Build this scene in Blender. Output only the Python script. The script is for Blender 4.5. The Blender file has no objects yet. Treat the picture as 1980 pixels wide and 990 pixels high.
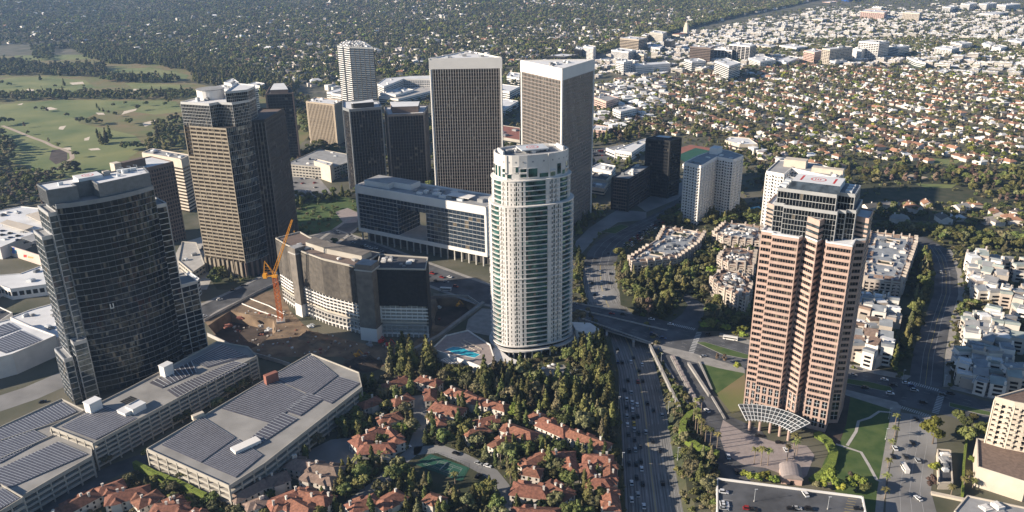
import bpy, bmesh, math, random
import numpy as np
from math import sin, cos, tan, pi, radians, degrees, atan2, hypot, sqrt
from mathutils import Vector, Matrix
from mathutils.geometry import tessellate_polygon
random.seed(7); rng = np.random.default_rng(7)
S = bpy.context.scene
COL = S.collection

# ---------------------------------------------------------------- camera
F, CX, CY, HC = 1540.0, 990.0, 495.0, 285.0
_p = radians(21.03); _r = atan2(60.0, 4005.0)
_f = np.array([0, cos(_p), -sin(_p)]); _r0 = np.array([1.0, 0, 0]); _u0 = np.cross(_r0, _f)
RT = _r0*cos(_r) - _u0*sin(_r); UP = _r0*sin(_r) + _u0*cos(_r)
cd = bpy.data.cameras.new("camera"); cam = bpy.data.objects.new("camera", cd); COL.objects.link(cam)
cam.matrix_world = Matrix(((RT[0], UP[0], -_f[0], 0), (RT[1], UP[1], -_f[1], 0), (RT[2], UP[2], -_f[2], HC), (0, 0, 0, 1)))
cd.sensor_width = 36; cd.lens = 36*F/1980; cd.clip_start = 1; cd.clip_end = 40000
S.camera = cam
def P(x, y, z=0.0):
    "ground point (at height z) seen at a pixel of the photograph"
    d = _f*F + RT*(x-CX) - UP*(y-CY); t = (z-HC)/d[2]
    return (float(d[0]*t), float(d[1]*t))
def Q(x, y, z=0.0):
    v = np.array([x, y, z-HC]); c = float(v @ _f)
    return (CX + F*float(v @ RT)/c, CY - F*float(v @ UP)/c) if c > 1 else (-9999, -9999)
def zat(xy, ypx):
    lo, hi = -10, 280
    for _ in range(40):
        m = (lo+hi)/2
        if Q(xy[0], xy[1], m)[1] > ypx: lo = m
        else: hi = m
    return lo
def solveh(x, yt, yb):
    lo, hi = 1, 250
    for _ in range(40):
        m = (lo+hi)/2; w = P(x, yt, m)
        if Q(w[0], w[1])[1] > yb: hi = m
        else: lo = m
    return lo

# ---------------------------------------------------------------- light
EL, AZ = radians(21), radians(12)
w = bpy.data.worlds.new("World"); S.world = w; w.use_nodes = True
nt = w.node_tree; bg = nt.nodes["Background"]; sk = nt.nodes.new("ShaderNodeTexSky")
sk.sky_type = 'NISHITA'; sk.sun_disc = False; sk.sun_elevation = EL; sk.sun_rotation = radians(258)
sk.air_density = 1.0; sk.dust_density = 0.2; sk.ozone_density = 4.0
nt.links.new(sk.outputs[0], bg.inputs[0]); bg.inputs[1].default_value = 0.062
ld = bpy.data.lights.new("sun", 'SUN'); ld.energy = 5.0; ld.angle = radians(0.5); ld.color = (1.0, 0.87, 0.71)
sun = bpy.data.objects.new("sun", ld); COL.objects.link(sun)
sun.rotation_euler = Vector((cos(AZ)*cos(EL), sin(AZ)*cos(EL), -sin(EL))).to_track_quat('-Z', 'Y').to_euler()
sun.location = (0, 0, 600)
S.view_settings.view_transform = 'Standard'; S.view_settings.look = 'None'; S.view_settings.exposure = 0.97
S.render.engine = 'CYCLES'
S.cycles.max_bounces = 5; S.cycles.volume_bounces = 0; S.cycles.diffuse_bounces = 2; S.cycles.glossy_bounces = 3

# ---------------------------------------------------------------- materials
def M(name, c, rough=0.8, metal=0.0, var=0.12, sc=0.15, c2=None, bump=0.0, objvar=0.0, spec=0.4, coord='Object', detail=4, thr=None):
    m = bpy.data.materials.new(name); m.use_nodes = True; t = m.node_tree; b = t.nodes["Principled BSDF"]
    b.inputs["Roughness"].default_value = rough; b.inputs["Metallic"].default_value = metal
    b.inputs["Specular IOR Level"].default_value = spec if name != 'black_glass' else 0.25
    tc = t.nodes.new("ShaderNodeTexCoord"); n = t.nodes.new("ShaderNodeTexNoise")
    n.inputs["Scale"].default_value = sc; n.inputs["Detail"].default_value = detail
    if coord == 'World':
        g = t.nodes.new("ShaderNodeNewGeometry"); t.links.new(g.outputs["Position"], n.inputs["Vector"])
    else: t.links.new(tc.outputs[coord], n.inputs["Vector"])
    r = t.nodes.new("ShaderNodeValToRGB"); t.links.new(n.outputs["Fac"], r.inputs["Fac"])
    a, d = (thr if thr else (0.32, 0.68)); r.color_ramp.elements[0].position = a; r.color_ramp.elements[1].position = d
    cc2 = c2 if c2 else tuple(min(1, x*(1+var)) for x in c); cc1 = c if c2 else tuple(x*(1-var) for x in c)
    r.color_ramp.elements[0].color = (*cc1, 1); r.color_ramp.elements[1].color = (*cc2, 1)
    out = r.outputs[0]
    if objvar:
        oi = t.nodes.new("ShaderNodeObjectInfo"); h = t.nodes.new("ShaderNodeHueSaturation")
        mp = t.nodes.new("ShaderNodeMapRange"); mp.inputs[3].default_value = 1-objvar; mp.inputs[4].default_value = 1+objvar
        t.links.new(oi.outputs["Random"], mp.inputs[0]); t.links.new(mp.outputs[0], h.inputs["Value"])
        ml = t.nodes.new("ShaderNodeMath"); ml.operation = 'MULTIPLY'; ml.inputs[1].default_value = 7.31
        fr = t.nodes.new("ShaderNodeMath"); fr.operation = 'FRACT'; t.links.new(oi.outputs["Random"], ml.inputs[0]); t.links.new(ml.outputs[0], fr.inputs[0])
        mh = t.nodes.new("ShaderNodeMapRange"); rd = c[0] > c[1]*1.35; mh.inputs[3].default_value = 0.5-(0 if rd else objvar*0.09); mh.inputs[4].default_value = 0.5+(0.007 if rd else objvar*0.05)
        t.links.new(fr.outputs[0], mh.inputs[0]); t.links.new(mh.outputs[0], h.inputs["Hue"])
        t.links.new(out, h.inputs["Color"]); out = h.outputs[0]
    t.links.new(out, b.inputs["Base Color"])
    if bump:
        bp = t.nodes.new("ShaderNodeBump"); bp.inputs["Strength"].default_value = bump; bp.inputs["Distance"].default_value = 0.3
        n2 = t.nodes.new("ShaderNodeTexNoise"); n2.inputs["Scale"].default_value = sc*9
        t.links.new(tc.outputs["Object"], n2.inputs["Vector"]); t.links.new(n2.outputs[0], bp.inputs["Height"]); t.links.new(bp.outputs[0], b.inputs["Normal"])
    return m
def GL(name, c, rough=0.06, metal=0.75, var=0.35, sc=0.22):
    return M(name, c, rough, metal, var, sc, spec=0.7)
G_DARK = GL("dark_tinted_glass", (0.020, 0.028, 0.036), var=0.6)
G_BLACK = GL("black_glass", (0.008, 0.009, 0.011), 0.25, 0.0)
G_POOLG = GL("deep_green_glass", (0.05, 0.13, 0.12), 0.08, 0.5, 0.8, 0.2)
M_TANG = M("grey_tan_stone_grid", (0.29, 0.245, 0.185), 0.55, var=0.16, sc=0.2)
G_TEAL = GL("green_glass", (0.07, 0.15, 0.14), 0.08, 0.6, 0.6, 0.3)
G_BRONZE = GL("bronze_glass", (0.06, 0.048, 0.036), 0.12, 0.5, 0.4, 0.12)
G_CLEAR = GL("grey_glass", (0.10, 0.125, 0.14), 0.08, 0.6, 0.5, 0.25)
G_BLUE = GL("blue_grey_glass", (0.05, 0.075, 0.11), 0.1, 0.6, 0.4)
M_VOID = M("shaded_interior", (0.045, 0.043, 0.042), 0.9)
M_WHITE = M("white_concrete", (0.71, 0.68, 0.64), 0.8, var=0.07, sc=0.05)
M_STONE = M("pale_stone", (0.68, 0.65, 0.61), 0.75, var=0.10, sc=0.12)
M_CREAM = M("cream_stucco", (0.56, 0.49, 0.40), 0.85, var=0.08)
M_BEIGE = M("beige_concrete", (0.40, 0.37, 0.32), 0.85, var=0.12, sc=0.06)
M_TANP = M("tan_stone_panel", (0.40, 0.33, 0.25), 0.6, var=0.12, sc=0.2)
M_PINK = M("pink_granite", (0.42, 0.305, 0.255), 0.5, var=0.10, sc=0.3)
M_PINKL = M("pale_pink_joint", (0.60, 0.42, 0.35), 0.6)
M_ALU = M("brushed_aluminium", (0.52, 0.52, 0.52), 0.45, 0.5, var=0.08)
M_ALUM = M("dull_aluminium_trim", (0.26, 0.27, 0.28), 0.5, 0.3, var=0.1)
M_ALUD = M("grey_metal_cladding", (0.20, 0.21, 0.22), 0.5, 0.4, var=0.12, sc=0.4)
M_FIN = M("pale_metal_fin", (0.60, 0.57, 0.53), 0.5, 0.1, var=0.06)
M_FIND = M("dark_bronze_fin", (0.22, 0.20, 0.19), 0.5, 0.3)
M_BROWN = M("brown_concrete", (0.16, 0.12, 0.10), 0.8)
M_ROOFW = M("white_roof_membrane", (0.66, 0.66, 0.66), 0.8, var=0.10, sc=0.06)
M_ROOFG = M("grey_gravel_roof", (0.30, 0.30, 0.30), 0.95, var=0.18, sc=0.12)
M_ROOFD = M("dark_tar_roof", (0.07, 0.07, 0.075), 0.9, var=0.3)
M_CONC = M("light_concrete", (0.42, 0.40, 0.37), 0.85, var=0.14, sc=0.15)
M_ASPH = M("asphalt", (0.080, 0.082, 0.088), 0.9, var=0.45, sc=0.07, detail=8)
M_ASPL = M("worn_concrete_roadway", (0.215, 0.21, 0.205), 0.9, var=0.3, sc=0.03, detail=8)
M_WALK = M("concrete_pavement", (0.28, 0.265, 0.245), 0.9, var=0.15, sc=0.2)
M_TANREFL = M("painted_tan_reflection_pane", (0.13, 0.112, 0.088), 0.35, 0.2, var=0.5, sc=0.3)  # tan reflections painted into scattered panes, also read as drawn blinds
M_CONDO = M("warm_condominium_stucco", (0.47, 0.41, 0.35), 0.85, var=0.1, objvar=0.12)
M_DECK = M("parking_deck_concrete", (0.27, 0.26, 0.245), 0.9, var=0.2, sc=0.06, detail=8)
M_ROOFB = M("blue_grey_flat_roof", (0.26, 0.28, 0.30), 0.9, var=0.2, sc=0.15)
M_LINE = M("white_road_paint", (0.42, 0.42, 0.41), 0.8)
M_LINEY = M("yellow_road_paint", (0.55, 0.42, 0.12), 0.8)
M_GRASS = M("mown_lawn", (0.040, 0.080, 0.018), 0.95, c2=(0.085, 0.12, 0.035), sc=0.12, detail=6)
M_FAIR = M("golf_fairway_grass", (0.10, 0.14, 0.045), 0.95, c2=(0.22, 0.225, 0.085), sc=0.012, detail=7)
M_ROUGH = M("dry_rough_grass", (0.21, 0.155, 0.08), 0.95, c2=(0.12, 0.145, 0.045), sc=0.02, detail=7)
M_SAND = M("bunker_sand", (0.62, 0.53, 0.42), 0.95)
M_PATH = M("pale_path", (0.42, 0.34, 0.26), 0.95)
M_SOIL = M("bare_soil", (0.10, 0.07, 0.048), 0.95, c2=(0.26, 0.185, 0.12), sc=0.09, detail=9, bump=0.6)
M_SOILD = M("dark_soil", (0.065, 0.048, 0.038), 0.95, var=0.4, sc=0.08, bump=0.5)  # soil in a darker, mottled brown
M_GROUND = M("garden_ground", (0.055, 0.062, 0.035), 0.95, c2=(0.15, 0.135, 0.10), sc=0.02, detail=10)
M_GARD = M("planted_ground", (0.030, 0.042, 0.018), 0.95, c2=(0.075, 0.07, 0.04), sc=0.09, detail=8)
M_PAVE = M("brown_plaza_paving", (0.29, 0.245, 0.23), 0.85, var=0.12, sc=0.3)
M_TILE = M("terracotta_roof_tile", (0.215, 0.090, 0.060), 0.85, var=0.38, sc=0.7, objvar=0.25, bump=0.5)
M_TILEB = M("brown_roof_tile", (0.21, 0.145, 0.115), 0.85, var=0.22, sc=0.6, objvar=0.25, bump=0.5)
M_VWALL = M("pale_villa_stucco", (0.60, 0.55, 0.48), 0.85, var=0.06, objvar=0.12)
M_HROOF = M("grey_house_roof", (0.26, 0.24, 0.22), 0.9, objvar=0.6)
M_HROOFR = M("red_house_roof", (0.30, 0.155, 0.10), 0.9, objvar=0.45)
M_HROOFW = M("pale_house_roof", (0.74, 0.73, 0.71), 0.9, objvar=0.22)
M_HWALL = M("house_wall", (0.64, 0.59, 0.52), 0.85, objvar=0.25)
M_SOLAR = M("solar_cells", (0.075, 0.073, 0.088), 0.35, 0.0, var=0.25, sc=0.8, spec=0.8)
M_SEDGE = M("panel_frame", (0.32, 0.33, 0.36), 0.4, 0.4)
M_HEDGE = M("clipped_hedge", (0.07, 0.115, 0.018), 0.95, c2=(0.22, 0.27, 0.045), sc=1.6, detail=8, bump=1.0)
M_WATER = M("pool_water", (0.03, 0.33, 0.42), 0.08, 0.0, var=0.2, sc=0.4, spec=0.6)
M_COURT = M("green_court_surface", (0.02, 0.085, 0.055), 0.8)
M_BARK = M("bark", (0.13, 0.10, 0.075), 0.9)
M_PALMT = M("palm_trunk", (0.22, 0.17, 0.13), 0.9)
M_YEL = M("yellow_crane_paint", (0.72, 0.33, 0.03), 0.5)
M_ORANGE = M("orange_mast_paint", (0.55, 0.15, 0.03), 0.5)
M_MESHN = M("dark_scaffold_netting", (0.05, 0.044, 0.038), 0.9, c2=(0.10, 0.088, 0.075), sc=0.25, detail=9)
M_NETB = M("black_netting", (0.02, 0.02, 0.022), 0.9, var=0.3, sc=0.4)
M_RED = M("red_paint", (0.55, 0.05, 0.04), 0.6)
M_BLUEP = M("blue_paint", (0.02, 0.10, 0.42), 0.4)
M_BRICK = M("red_brick", (0.27, 0.11, 0.08), 0.85)
M_BLACKP = M("black_trim", (0.02, 0.02, 0.02), 0.5)
M_SILV = M("weathered_white_metal", (0.58, 0.60, 0.61), 0.5, 0.1)
def leafmat(n, c, c2): return M(n, c, 0.75, 0, c2=c2, sc=0.35, objvar=0.55, detail=5, spec=0.25)
L_CON = leafmat("conifer_foliage", (0.042, 0.058, 0.018), (0.16, 0.165, 0.05))
L_BRD = leafmat("broadleaf_foliage", (0.042, 0.062, 0.018), (0.16, 0.17, 0.052))
L_OLV = leafmat("grey_green_foliage", (0.08, 0.085, 0.038), (0.20, 0.19, 0.09))
L_YEL = leafmat("yellow_green_foliage", (0.11, 0.15, 0.022), (0.24, 0.28, 0.05))
L_BRN = leafmat("bare_brown_foliage", (0.10, 0.075, 0.05), (0.19, 0.145, 0.10))
L_PALM = leafmat("palm_fronds", (0.075, 0.085, 0.025), (0.19, 0.19, 0.06))

# ---------------------------------------------------------------- object helpers
class MB:
    def __init__(s): s.v = []; s.f = []; s.mi = []
    def add(s, vs, fs, mi=0):
        n = len(s.v); s.v += [tuple(map(float, q)) for q in vs]; s.f += [tuple(i+n for i in f) for f in fs]; s.mi += [mi]*len(fs)
    def box(s, cx, cy, z0, z1, sx, sy, az=0.0, mi=0):
        c, n = cos(az), sin(az); q = []
        for z in (z0, z1):
            for a, b in ((-1, -1), (1, -1), (1, 1), (-1, 1)):
                u, v = a*sx/2, b*sy/2; q.append((cx+u*c-v*n, cy+u*n+v*c, z))
        s.add(q, [(3, 2, 1, 0), (4, 5, 6, 7), (0, 1, 5, 4), (1, 2, 6, 5), (2, 3, 7, 6), (3, 0, 4, 7)], mi)
    def fbox(s, p, d, n, u0, u1, z0, z1, w0, w1, mi=0):
        q = []
        for z in (z0, z1):
            for u, v in ((u0, w1), (u1, w1), (u1, w0), (u0, w0)): q.append((p[0]+d[0]*u+n[0]*v, p[1]+d[1]*u+n[1]*v, z))
        s.add(q, [(3, 2, 1, 0), (4, 5, 6, 7), (0, 1, 5, 4), (1, 2, 6, 5), (2, 3, 7, 6), (3, 0, 4, 7)], mi)
    def prism(s, poly, z0, z1, mi=0, top=True):
        n = len(poly); s.add([(x, y, z0) for x, y in poly]+[(x, y, z1) for x, y in poly], [], mi)
        b = len(s.v)-2*n
        for i in range(n): j = (i+1) % n; s.f.append((b+i, b+j, b+n+j, b+n+i)); s.mi.append(mi)
        if top:
            for t in tess(poly): s.f.append(tuple(b+n+i for i in t)); s.mi.append(mi); s.f.append(tuple(b+i for i in reversed(t))); s.mi.append(mi)
    def sheet(s, poly, z, mi=0):
        zz = z if callable(z) else (lambda x, y: z)
        s.add([(x, y, zz(x, y)) for x, y in poly], tess(poly), mi)
    def tube(s, a, b, r0, r1=None, k=6, mi=0):
        a, b = Vector(a), Vector(b); r1 = r0 if r1 is None else r1; d = (b-a).normalized()
        x = d.orthogonal().normalized(); y = d.cross(x); q = []
        for c, r in ((a, r0), (b, r1)):
            for i in range(k): t = 2*pi*i/k; q.append(c+x*cos(t)*r+y*sin(t)*r)
        s.add(q, [(i, (i+1) % k, k+(i+1) % k, k+i) for i in range(k)]+[tuple(range(k-1, -1, -1)), tuple(range(k, 2*k))], mi)
    def mesh(s, name, mats, off=(0, 0, 0), smooth=False):
        me = bpy.data.meshes.new(name); o = off
        me.from_pydata([(a-o[0], b-o[1], c-o[2]) for a, b, c in s.v], [], s.f)
        for m in (mats if isinstance(mats, (list, tuple)) else [mats]): me.materials.append(m)
        if any(s.mi): me.polygons.foreach_set("material_index", s.mi)
        if smooth: me.polygons.foreach_set("use_smooth", [True]*len(me.polygons))
        return me
def tess(poly):
    tr = tessellate_polygon([[Vector((x, y, 0)) for x, y in poly]]); out = []
    for a, b, c in tr:
        ar = (poly[b][0]-poly[a][0])*(poly[c][1]-poly[a][1])-(poly[b][1]-poly[a][1])*(poly[c][0]-poly[a][0])
        if abs(ar) > 1e-9: out.append((a, b, c) if ar > 0 else (a, c, b))
    return out
def ccw(poly):
    a = sum(poly[i][0]*poly[(i+1) % len(poly)][1]-poly[(i+1) % len(poly)][0]*poly[i][1] for i in range(len(poly)))
    return list(poly) if a > 0 else list(reversed(poly))
LOC = {}
def tag(o, label=None, cat=None, group=None, kind=None):
    if label: o["label"] = label
    if cat: o["category"] = cat
    if group: o["group"] = group
    if kind: o["kind"] = kind
    return o
def thing(name, label, cat, loc, group=None, rz=0):
    o = bpy.data.objects.new(name, None); COL.objects.link(o); o.empty_display_size = 1
    loc = (loc[0], loc[1], loc[2] if len(loc) > 2 else 0); o.location = loc; o.rotation_euler = (0, 0, rz); LOC[o.name] = loc
    return tag(o, label, cat, group)
def root(o):
    while o.parent: o = o.parent
    return o
def part(name, mb, mats, parent, label=None, kind=None, smooth=False):
    me = mb.mesh(name, mats, LOC[root(parent).name], smooth); o = bpy.data.objects.new(name, me); COL.objects.link(o); o.parent = parent
    return tag(o, label, kind=kind)
def single(name, mb, mats, label, cat, loc=(0, 0, 0), group=None, smooth=False):
    loc = (loc[0], loc[1], loc[2] if len(loc) > 2 else 0)
    o = bpy.data.objects.new(name, mb.mesh(name, mats, loc, smooth)); COL.objects.link(o); o.location = loc; LOC[o.name] = loc
    return tag(o, label, cat, group)
def struct(name, mb, mats, kind='structure'):
    o = bpy.data.objects.new(name, mb.mesh(name, mats)); COL.objects.link(o); o["kind"] = kind; LOC[o.name] = (0, 0, 0); return o
def mpart(name, me, parent, label=None, loc=None):
    o = bpy.data.objects.new(name, me); COL.objects.link(o); o.parent = parent
    if loc: o.location = loc
    return tag(o, label)
def copytree(o, loc, rz=0, sc=(1, 1, 1)):
    r = o.copy(); COL.objects.link(r); r.location = loc; r.rotation_euler = (0, 0, rz); r.scale = sc; LOC[r.name] = tuple(loc)
    for ch in o.children:
        c = ch.copy(); COL.objects.link(c); c.parent = r
        for g in ch.children: d = g.copy(); COL.objects.link(d); d.parent = c
    return r
def offs(poly, d):
    "mitred outward offset of a ccw polygon"
    n = len(poly); out = []
    for i in range(n):
        a, b, c = poly[i-1], poly[i], poly[(i+1) % n]
        d1 = Vector((b[0]-a[0], b[1]-a[1])).normalized(); d2 = Vector((c[0]-b[0], c[1]-b[1])).normalized()
        n1 = Vector((d1.y, -d1.x)); n2 = Vector((d2.y, -d2.x)); k = 1+n1.dot(n2)
        m = (n1+n2)/max(k, 0.35); out.append((b[0]+m.x*d, b[1]+m.y*d))
    return out
def faces(poly):
    n = len(poly)
    for i in range(n):
        p, q = poly[i], poly[(i+1) % n]; L = hypot(q[0]-p[0], q[1]-p[1])
        if L < 0.01: continue
        d = ((q[0]-p[0])/L, (q[1]-p[1])/L); yield i, p, q, L, d, (d[1], -d[0])
def inside(pt, poly):
    x, y = pt; c = False; j = len(poly)-1
    for i in range(len(poly)):
        xi, yi = poly[i]; xj, yj = poly[j]
        if (yi > y) != (yj > y) and x < (xj-xi)*(y-yi)/(yj-yi)+xi: c = not c
        j = i
    return c
def inside_np(X, Y, poly):
    c = np.zeros(len(X), bool); j = len(poly)-1
    for i in range(len(poly)):
        xi, yi = poly[i]; xj, yj = poly[j]
        if yi != yj: c ^= ((yi > Y) != (yj > Y)) & (X < (xj-xi)*(Y-yi)/(yj-yi)+xi)
        j = i
    return c
FOOT = []          # footprints nothing may grow in
def PP(pts, z=0): return ccw([P(x, y, z) for x, y in pts])
def RP(pts, z=0): return [P(x, y, z) for x, y in pts]
def cen(poly): return (sum(p[0] for p in poly)/len(poly), sum(p[1] for p in poly)/len(poly))
def quad3(a, b, c, h):
    "parallelogram footprint from the left, nearest and right roof corners"
    A, B, C = P(*a, h), P(*b, h), P(*c, h); return ccw([A, B, C, (A[0]+C[0]-B[0], A[1]+C[1]-B[1])])
PB = 0.05  # share of panes in the second material, mostly painted tan reflections
def panes(mb, p, d, n, L, z0, z1, w, tilt=0.02, out=0.0, mi=0):
    k = max(1, int(round(L/w))); w = L/k
    for i in range(k):
        tt = tilt*(2.6 if random.random() < .12 else 1); a = random.uniform(-tt, tt); b = random.uniform(-tt, tt); q = []; mj = 1 if random.random() < PB else mi
        for u, z, e in ((i*w, z0, -a-b), ((i+1)*w, z0, a-b), ((i+1)*w, z1, a+b), (i*w, z1, -a+b)):
            q.append((p[0]+d[0]*u+n[0]*(out+e*w/2), p[1]+d[1]*u+n[1]*(out+e*w/2), z))
        mb.add(q, [(0, 1, 2, 3)], mj)

def storeys(th, poly, z0, z1, nfl, mg, ms, sf=0.42, off=0.35, pier=None, pw=0.35, po=None, mp=None, pane=None, tilt=0.02,
            sname='spandrel', wname='window_band', top=1.2, mr=None, pname='mullion', roof=True, core_in=0.5, skip=(), sepface=False, foot=True):
    "stacked window bands and spandrels round a footprint, each storey its own pieces"
    poly = ccw(poly); fh = (z1-z0-top)/nfl; mp = mp or ms; po = off+0.05 if po is None else po
    if foot: FOOT.append(poly)
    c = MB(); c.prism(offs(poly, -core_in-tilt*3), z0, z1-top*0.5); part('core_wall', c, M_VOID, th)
    so = offs(poly, off)
    for k in range(nfl):
        a = z0+k*fh; b = a+fh*(1-sf)
        mgl = [mg, M_TANREFL]
        if pane:
            if sepface:
                for i, p, q, L, d, n in faces(poly):
                    if i in skip: continue
                    g = MB(); panes(g, p, d, n, L, a, b, pane, tilt); part(wname, g, mgl, th)
            else:
                g = MB()
                for i, p, q, L, d, n in faces(poly): panes(g, p, d, n, L, a, b, pane, tilt)
                part(wname, g, mgl, th)
        else:
            g = MB(); g.prism(poly, a, b, top=False); part(wname, g, mg, th)
        s = MB(); s.prism(so, b, a+fh if k < nfl-1 else z1); part(sname, s, ms, th)
    if pier:
        g = MB()
        for i, p, q, L, d, n in faces(poly):
            m = max(1, int(round(L/pier))); st = L/m
            for j in range(m+1):
                if j == m and len(poly) < 9 and False: continue
                g.fbox(p, d, n, j*st-pw/2, j*st+pw/2, z0, z1-top, -0.3, po)
        o = part(pname, g, mp, th); o["kind"] = 'stuff'
    if roof:
        r = MB(); r.prism(offs(poly, -0.4), z1-0.05, z1+0.15); ro = part('roof', r, mr or M_ROOFG, th); LASTROOF[th.name] = ro
        e = MB()
        for i, p, q, L, d, n in faces(poly): e.fbox(p, d, n, 0, L, z1+0.003, z1+1.1, -0.4, off*0.98)
        part('parapet', e, ms, ro)
    return poly
LASTROOF = {}
def units(th, poly, z, n=6, mats=(None,), hmin=1, hmax=3, smin=2, smax=5):
    c = cen(poly); q = offs(poly, -4); az = atan2(poly[1][1]-poly[0][1], poly[1][0]-poly[0][0])
    xs = [p[0] for p in poly]; ys = [p[1] for p in poly]; k = 0; t = 0
    while k < n and t < 200:
        t += 1; x = random.uniform(min(xs), max(xs)); y = random.uniform(min(ys), max(ys))
        if not inside((x, y), q): continue
        b = MB(); sx, sy, h = random.uniform(smin, smax), random.uniform(smin, smax), random.uniform(hmin, hmax)
        b.box(x, y, z+0.15, z+h, sx, sy, az); b.box(x, y, z+h, z+h+0.3, sx*0.6, sy*0.6, az)
        part('rooftop_unit', b, random.choice([M_SILV, M_ROOFG, M_ALUD, M_WHITE]), LASTROOF.get(th.name, th)); k += 1
def helipad(th, c, z, r, az=0.0, bars=False):
    g = MB(); n = 28
    for i in range(n):
        a, b = 2*pi*i/n, 2*pi*(i+1)/n
        g.add([(c[0]+cos(t)*q, c[1]+sin(t)*q, z) for t, q in ((a, r), (b, r), (b, r*0.84), (a, r*0.84))], [(0, 1, 2, 3)])
    dx = (cos(az), sin(az)); dy = (-dx[1], dx[0])
    for u0, u1, v0, v1 in ((-.45, -.33, -.35, .35), (-.15, -.03, -.35, .35), (-.03, .3, .25, .35), (-.03, .3, -.35, -.25), (.18, .3, -.25, .25)):
        g.add([(c[0]+dx[0]*u*r+dy[0]*v*r, c[1]+dx[1]*u*r+dy[1]*v*r, z) for u, v in ((u0, v0), (u1, v0), (u1, v1), (u0, v1))], [(0, 1, 2, 3)])
    if bars:
        for s in (-1, 1):
            g.add([(c[0]+dx[0]*u+dy[0]*v, c[1]+dx[1]*u+dy[1]*v, z) for u, v in ((s*r*2.1-.6, -r*1.3), (s*r*2.1+.6, -r*1.3), (s*r*2.1+.6, r*1.3), (s*r*2.1-.6, r*1.3))], [(0, 1, 2, 3)])
    part('helipad_marking', g, M_RED, th)
# ================================================================ ground, roads, lawns
def sstep(t): t = min(1, max(0, t)); return t*t*(3-2*t)
def gz(x, y):
    if y < 2500: return 0.0
    k = sstep((y-2500)/3600)*(0.35+0.65*sstep((1500-x)/2600))
    return k*(120+55*sin(x*0.0021+1.3)*cos(y*0.0017)+28*sin(x*0.006+y*0.004)) - 0.15*k
def ribbon(pts, w, z=0.0, px=True):
    W = [P(*q) for q in pts] if px else pts; n = len(W); L = []; R = []
    for i in range(n):
        a = W[max(0, i-1)]; b = W[min(n-1, i+1)]; d = Vector((b[0]-a[0], b[1]-a[1])).normalized()
        ww = w[i] if isinstance(w, (list, tuple)) else w
        L.append((W[i][0]-d.y*ww/2, W[i][1]+d.x*ww/2)); R.append((W[i][0]+d.y*ww/2, W[i][1]-d.x*ww/2))
    return L, R
def road(name, pts, w, mat, z=0.04, walk=None, dash=True):
    L, R = ribbon(pts, w); m = MB()
    for i in range(len(L)-1): m.add([(*R[i], z), (*R[i+1], z), (*L[i+1], z), (*L[i], z)], [(0, 1, 2, 3)])
    struct(name, m, mat); ROADS.append(L+R[::-1])
    if walk:
        for s in (-1, 1):
            ww = (w if not isinstance(w, (list, tuple)) else sum(w)/len(w)); c = MB()
            A, B = ribbon([P(*q) for q in pts], ww, px=False); A2, B2 = ribbon([P(*q) for q in pts], ww+2*walk, px=False)
            E0, E1 = (A, A2) if s > 0 else (B2, B)
            for i in range(len(A)-1):
                q = [E0[i], E0[i+1], E1[i+1], E1[i]]
                c.prism(ccw(q), 0.0, 0.15)
            struct('pavement', c, M_WALK)
ROADS = []
def inroad(p): return any(inside(p, r) for r in ROADS)
# --- sunken avenue
TL = [(1212, 1200, -6), (1210, 990, -6), (1205, 900, -6), (1200, 800, -6), (1192, 720, -6), (1172, 660, -6), (1150, 620, -6), (1131, 577, -4.5), (1127, 540, -2.5), (1128, 505, -0.2)]
TR = [(1362, 1200, -6), (1322, 990, -6), (1309, 930, -6), (1298, 860, -6), (1287, 780, -6), (1272, 725, -6), (1254, 665, -6), (1224, 610, -6), (1203, 580, -4.5), (1190, 545, -2.5), (1190, 505, -0.2)]
def lane_pt(a, i): x, y, z = a[i]; return (*P(x, y, z), z)
tl = [lane_pt(TL, i) for i in range(len(TL))]; tr_ = [lane_pt(TR, i) for i in range(len(TR))]
def resamp(c, n):
    d = [0]
    for i in range(1, len(c)): d.append(d[-1]+math.dist(c[i], c[i-1]))
    return [tuple(float(np.interp(d[-1]*k/(n-1), d, [p[j] for p in c])) for j in range(3)) for k in range(n)]
tl = resamp(tl, 16); tr_ = resamp(tr_, 16)
av = MB()
for i in range(15): av.add([tl[i], tr_[i], tr_[i+1], tl[i+1]], [(0, 1, 2, 3)])
struct('avenue', av, M_ASPL)
def cross2(a, b, t): return tuple(a[k]*(1-t)+b[k]*t for k in range(3))
lm = MB(); ly = MB()
for t in (0.14, 0.27, 0.40, 0.66, 0.79, 0.91):
    for i in range(15):
        a0 = cross2(tl[i], tr_[i], t); a1 = cross2(tl[i+1], tr_[i+1], t)
        for s in (0.05, 0.55):
            p, q = cross2(a0, a1, s), cross2(a0, a1, s+0.22)
            lm.add([(p[0]-.09, p[1], p[2]+.03), (p[0]+.09, p[1], p[2]+.03), (q[0]+.09, q[1], q[2]+.03), (q[0]-.09, q[1], q[2]+.03)], [(0, 1, 2, 3)])
for t in (0.03, 0.53, 0.97):
    for i in range(15):
        p, q = cross2(tl[i], tr_[i], t), cross2(tl[i+1], tr_[i+1], t)
        for e in ((-.25,), (.25,)) if t == 0.53 else ((0,),):
            (ly if t == 0.53 else lm).add([(p[0]+e[0]-.09, p[1], p[2]+.03), (p[0]+e[0]+.09, p[1], p[2]+.03), (q[0]+e[0]+.09, q[1], q[2]+.03), (q[0]+e[0]-.09, q[1], q[2]+.03)], [(0, 1, 2, 3)])
wm = MB()
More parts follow.
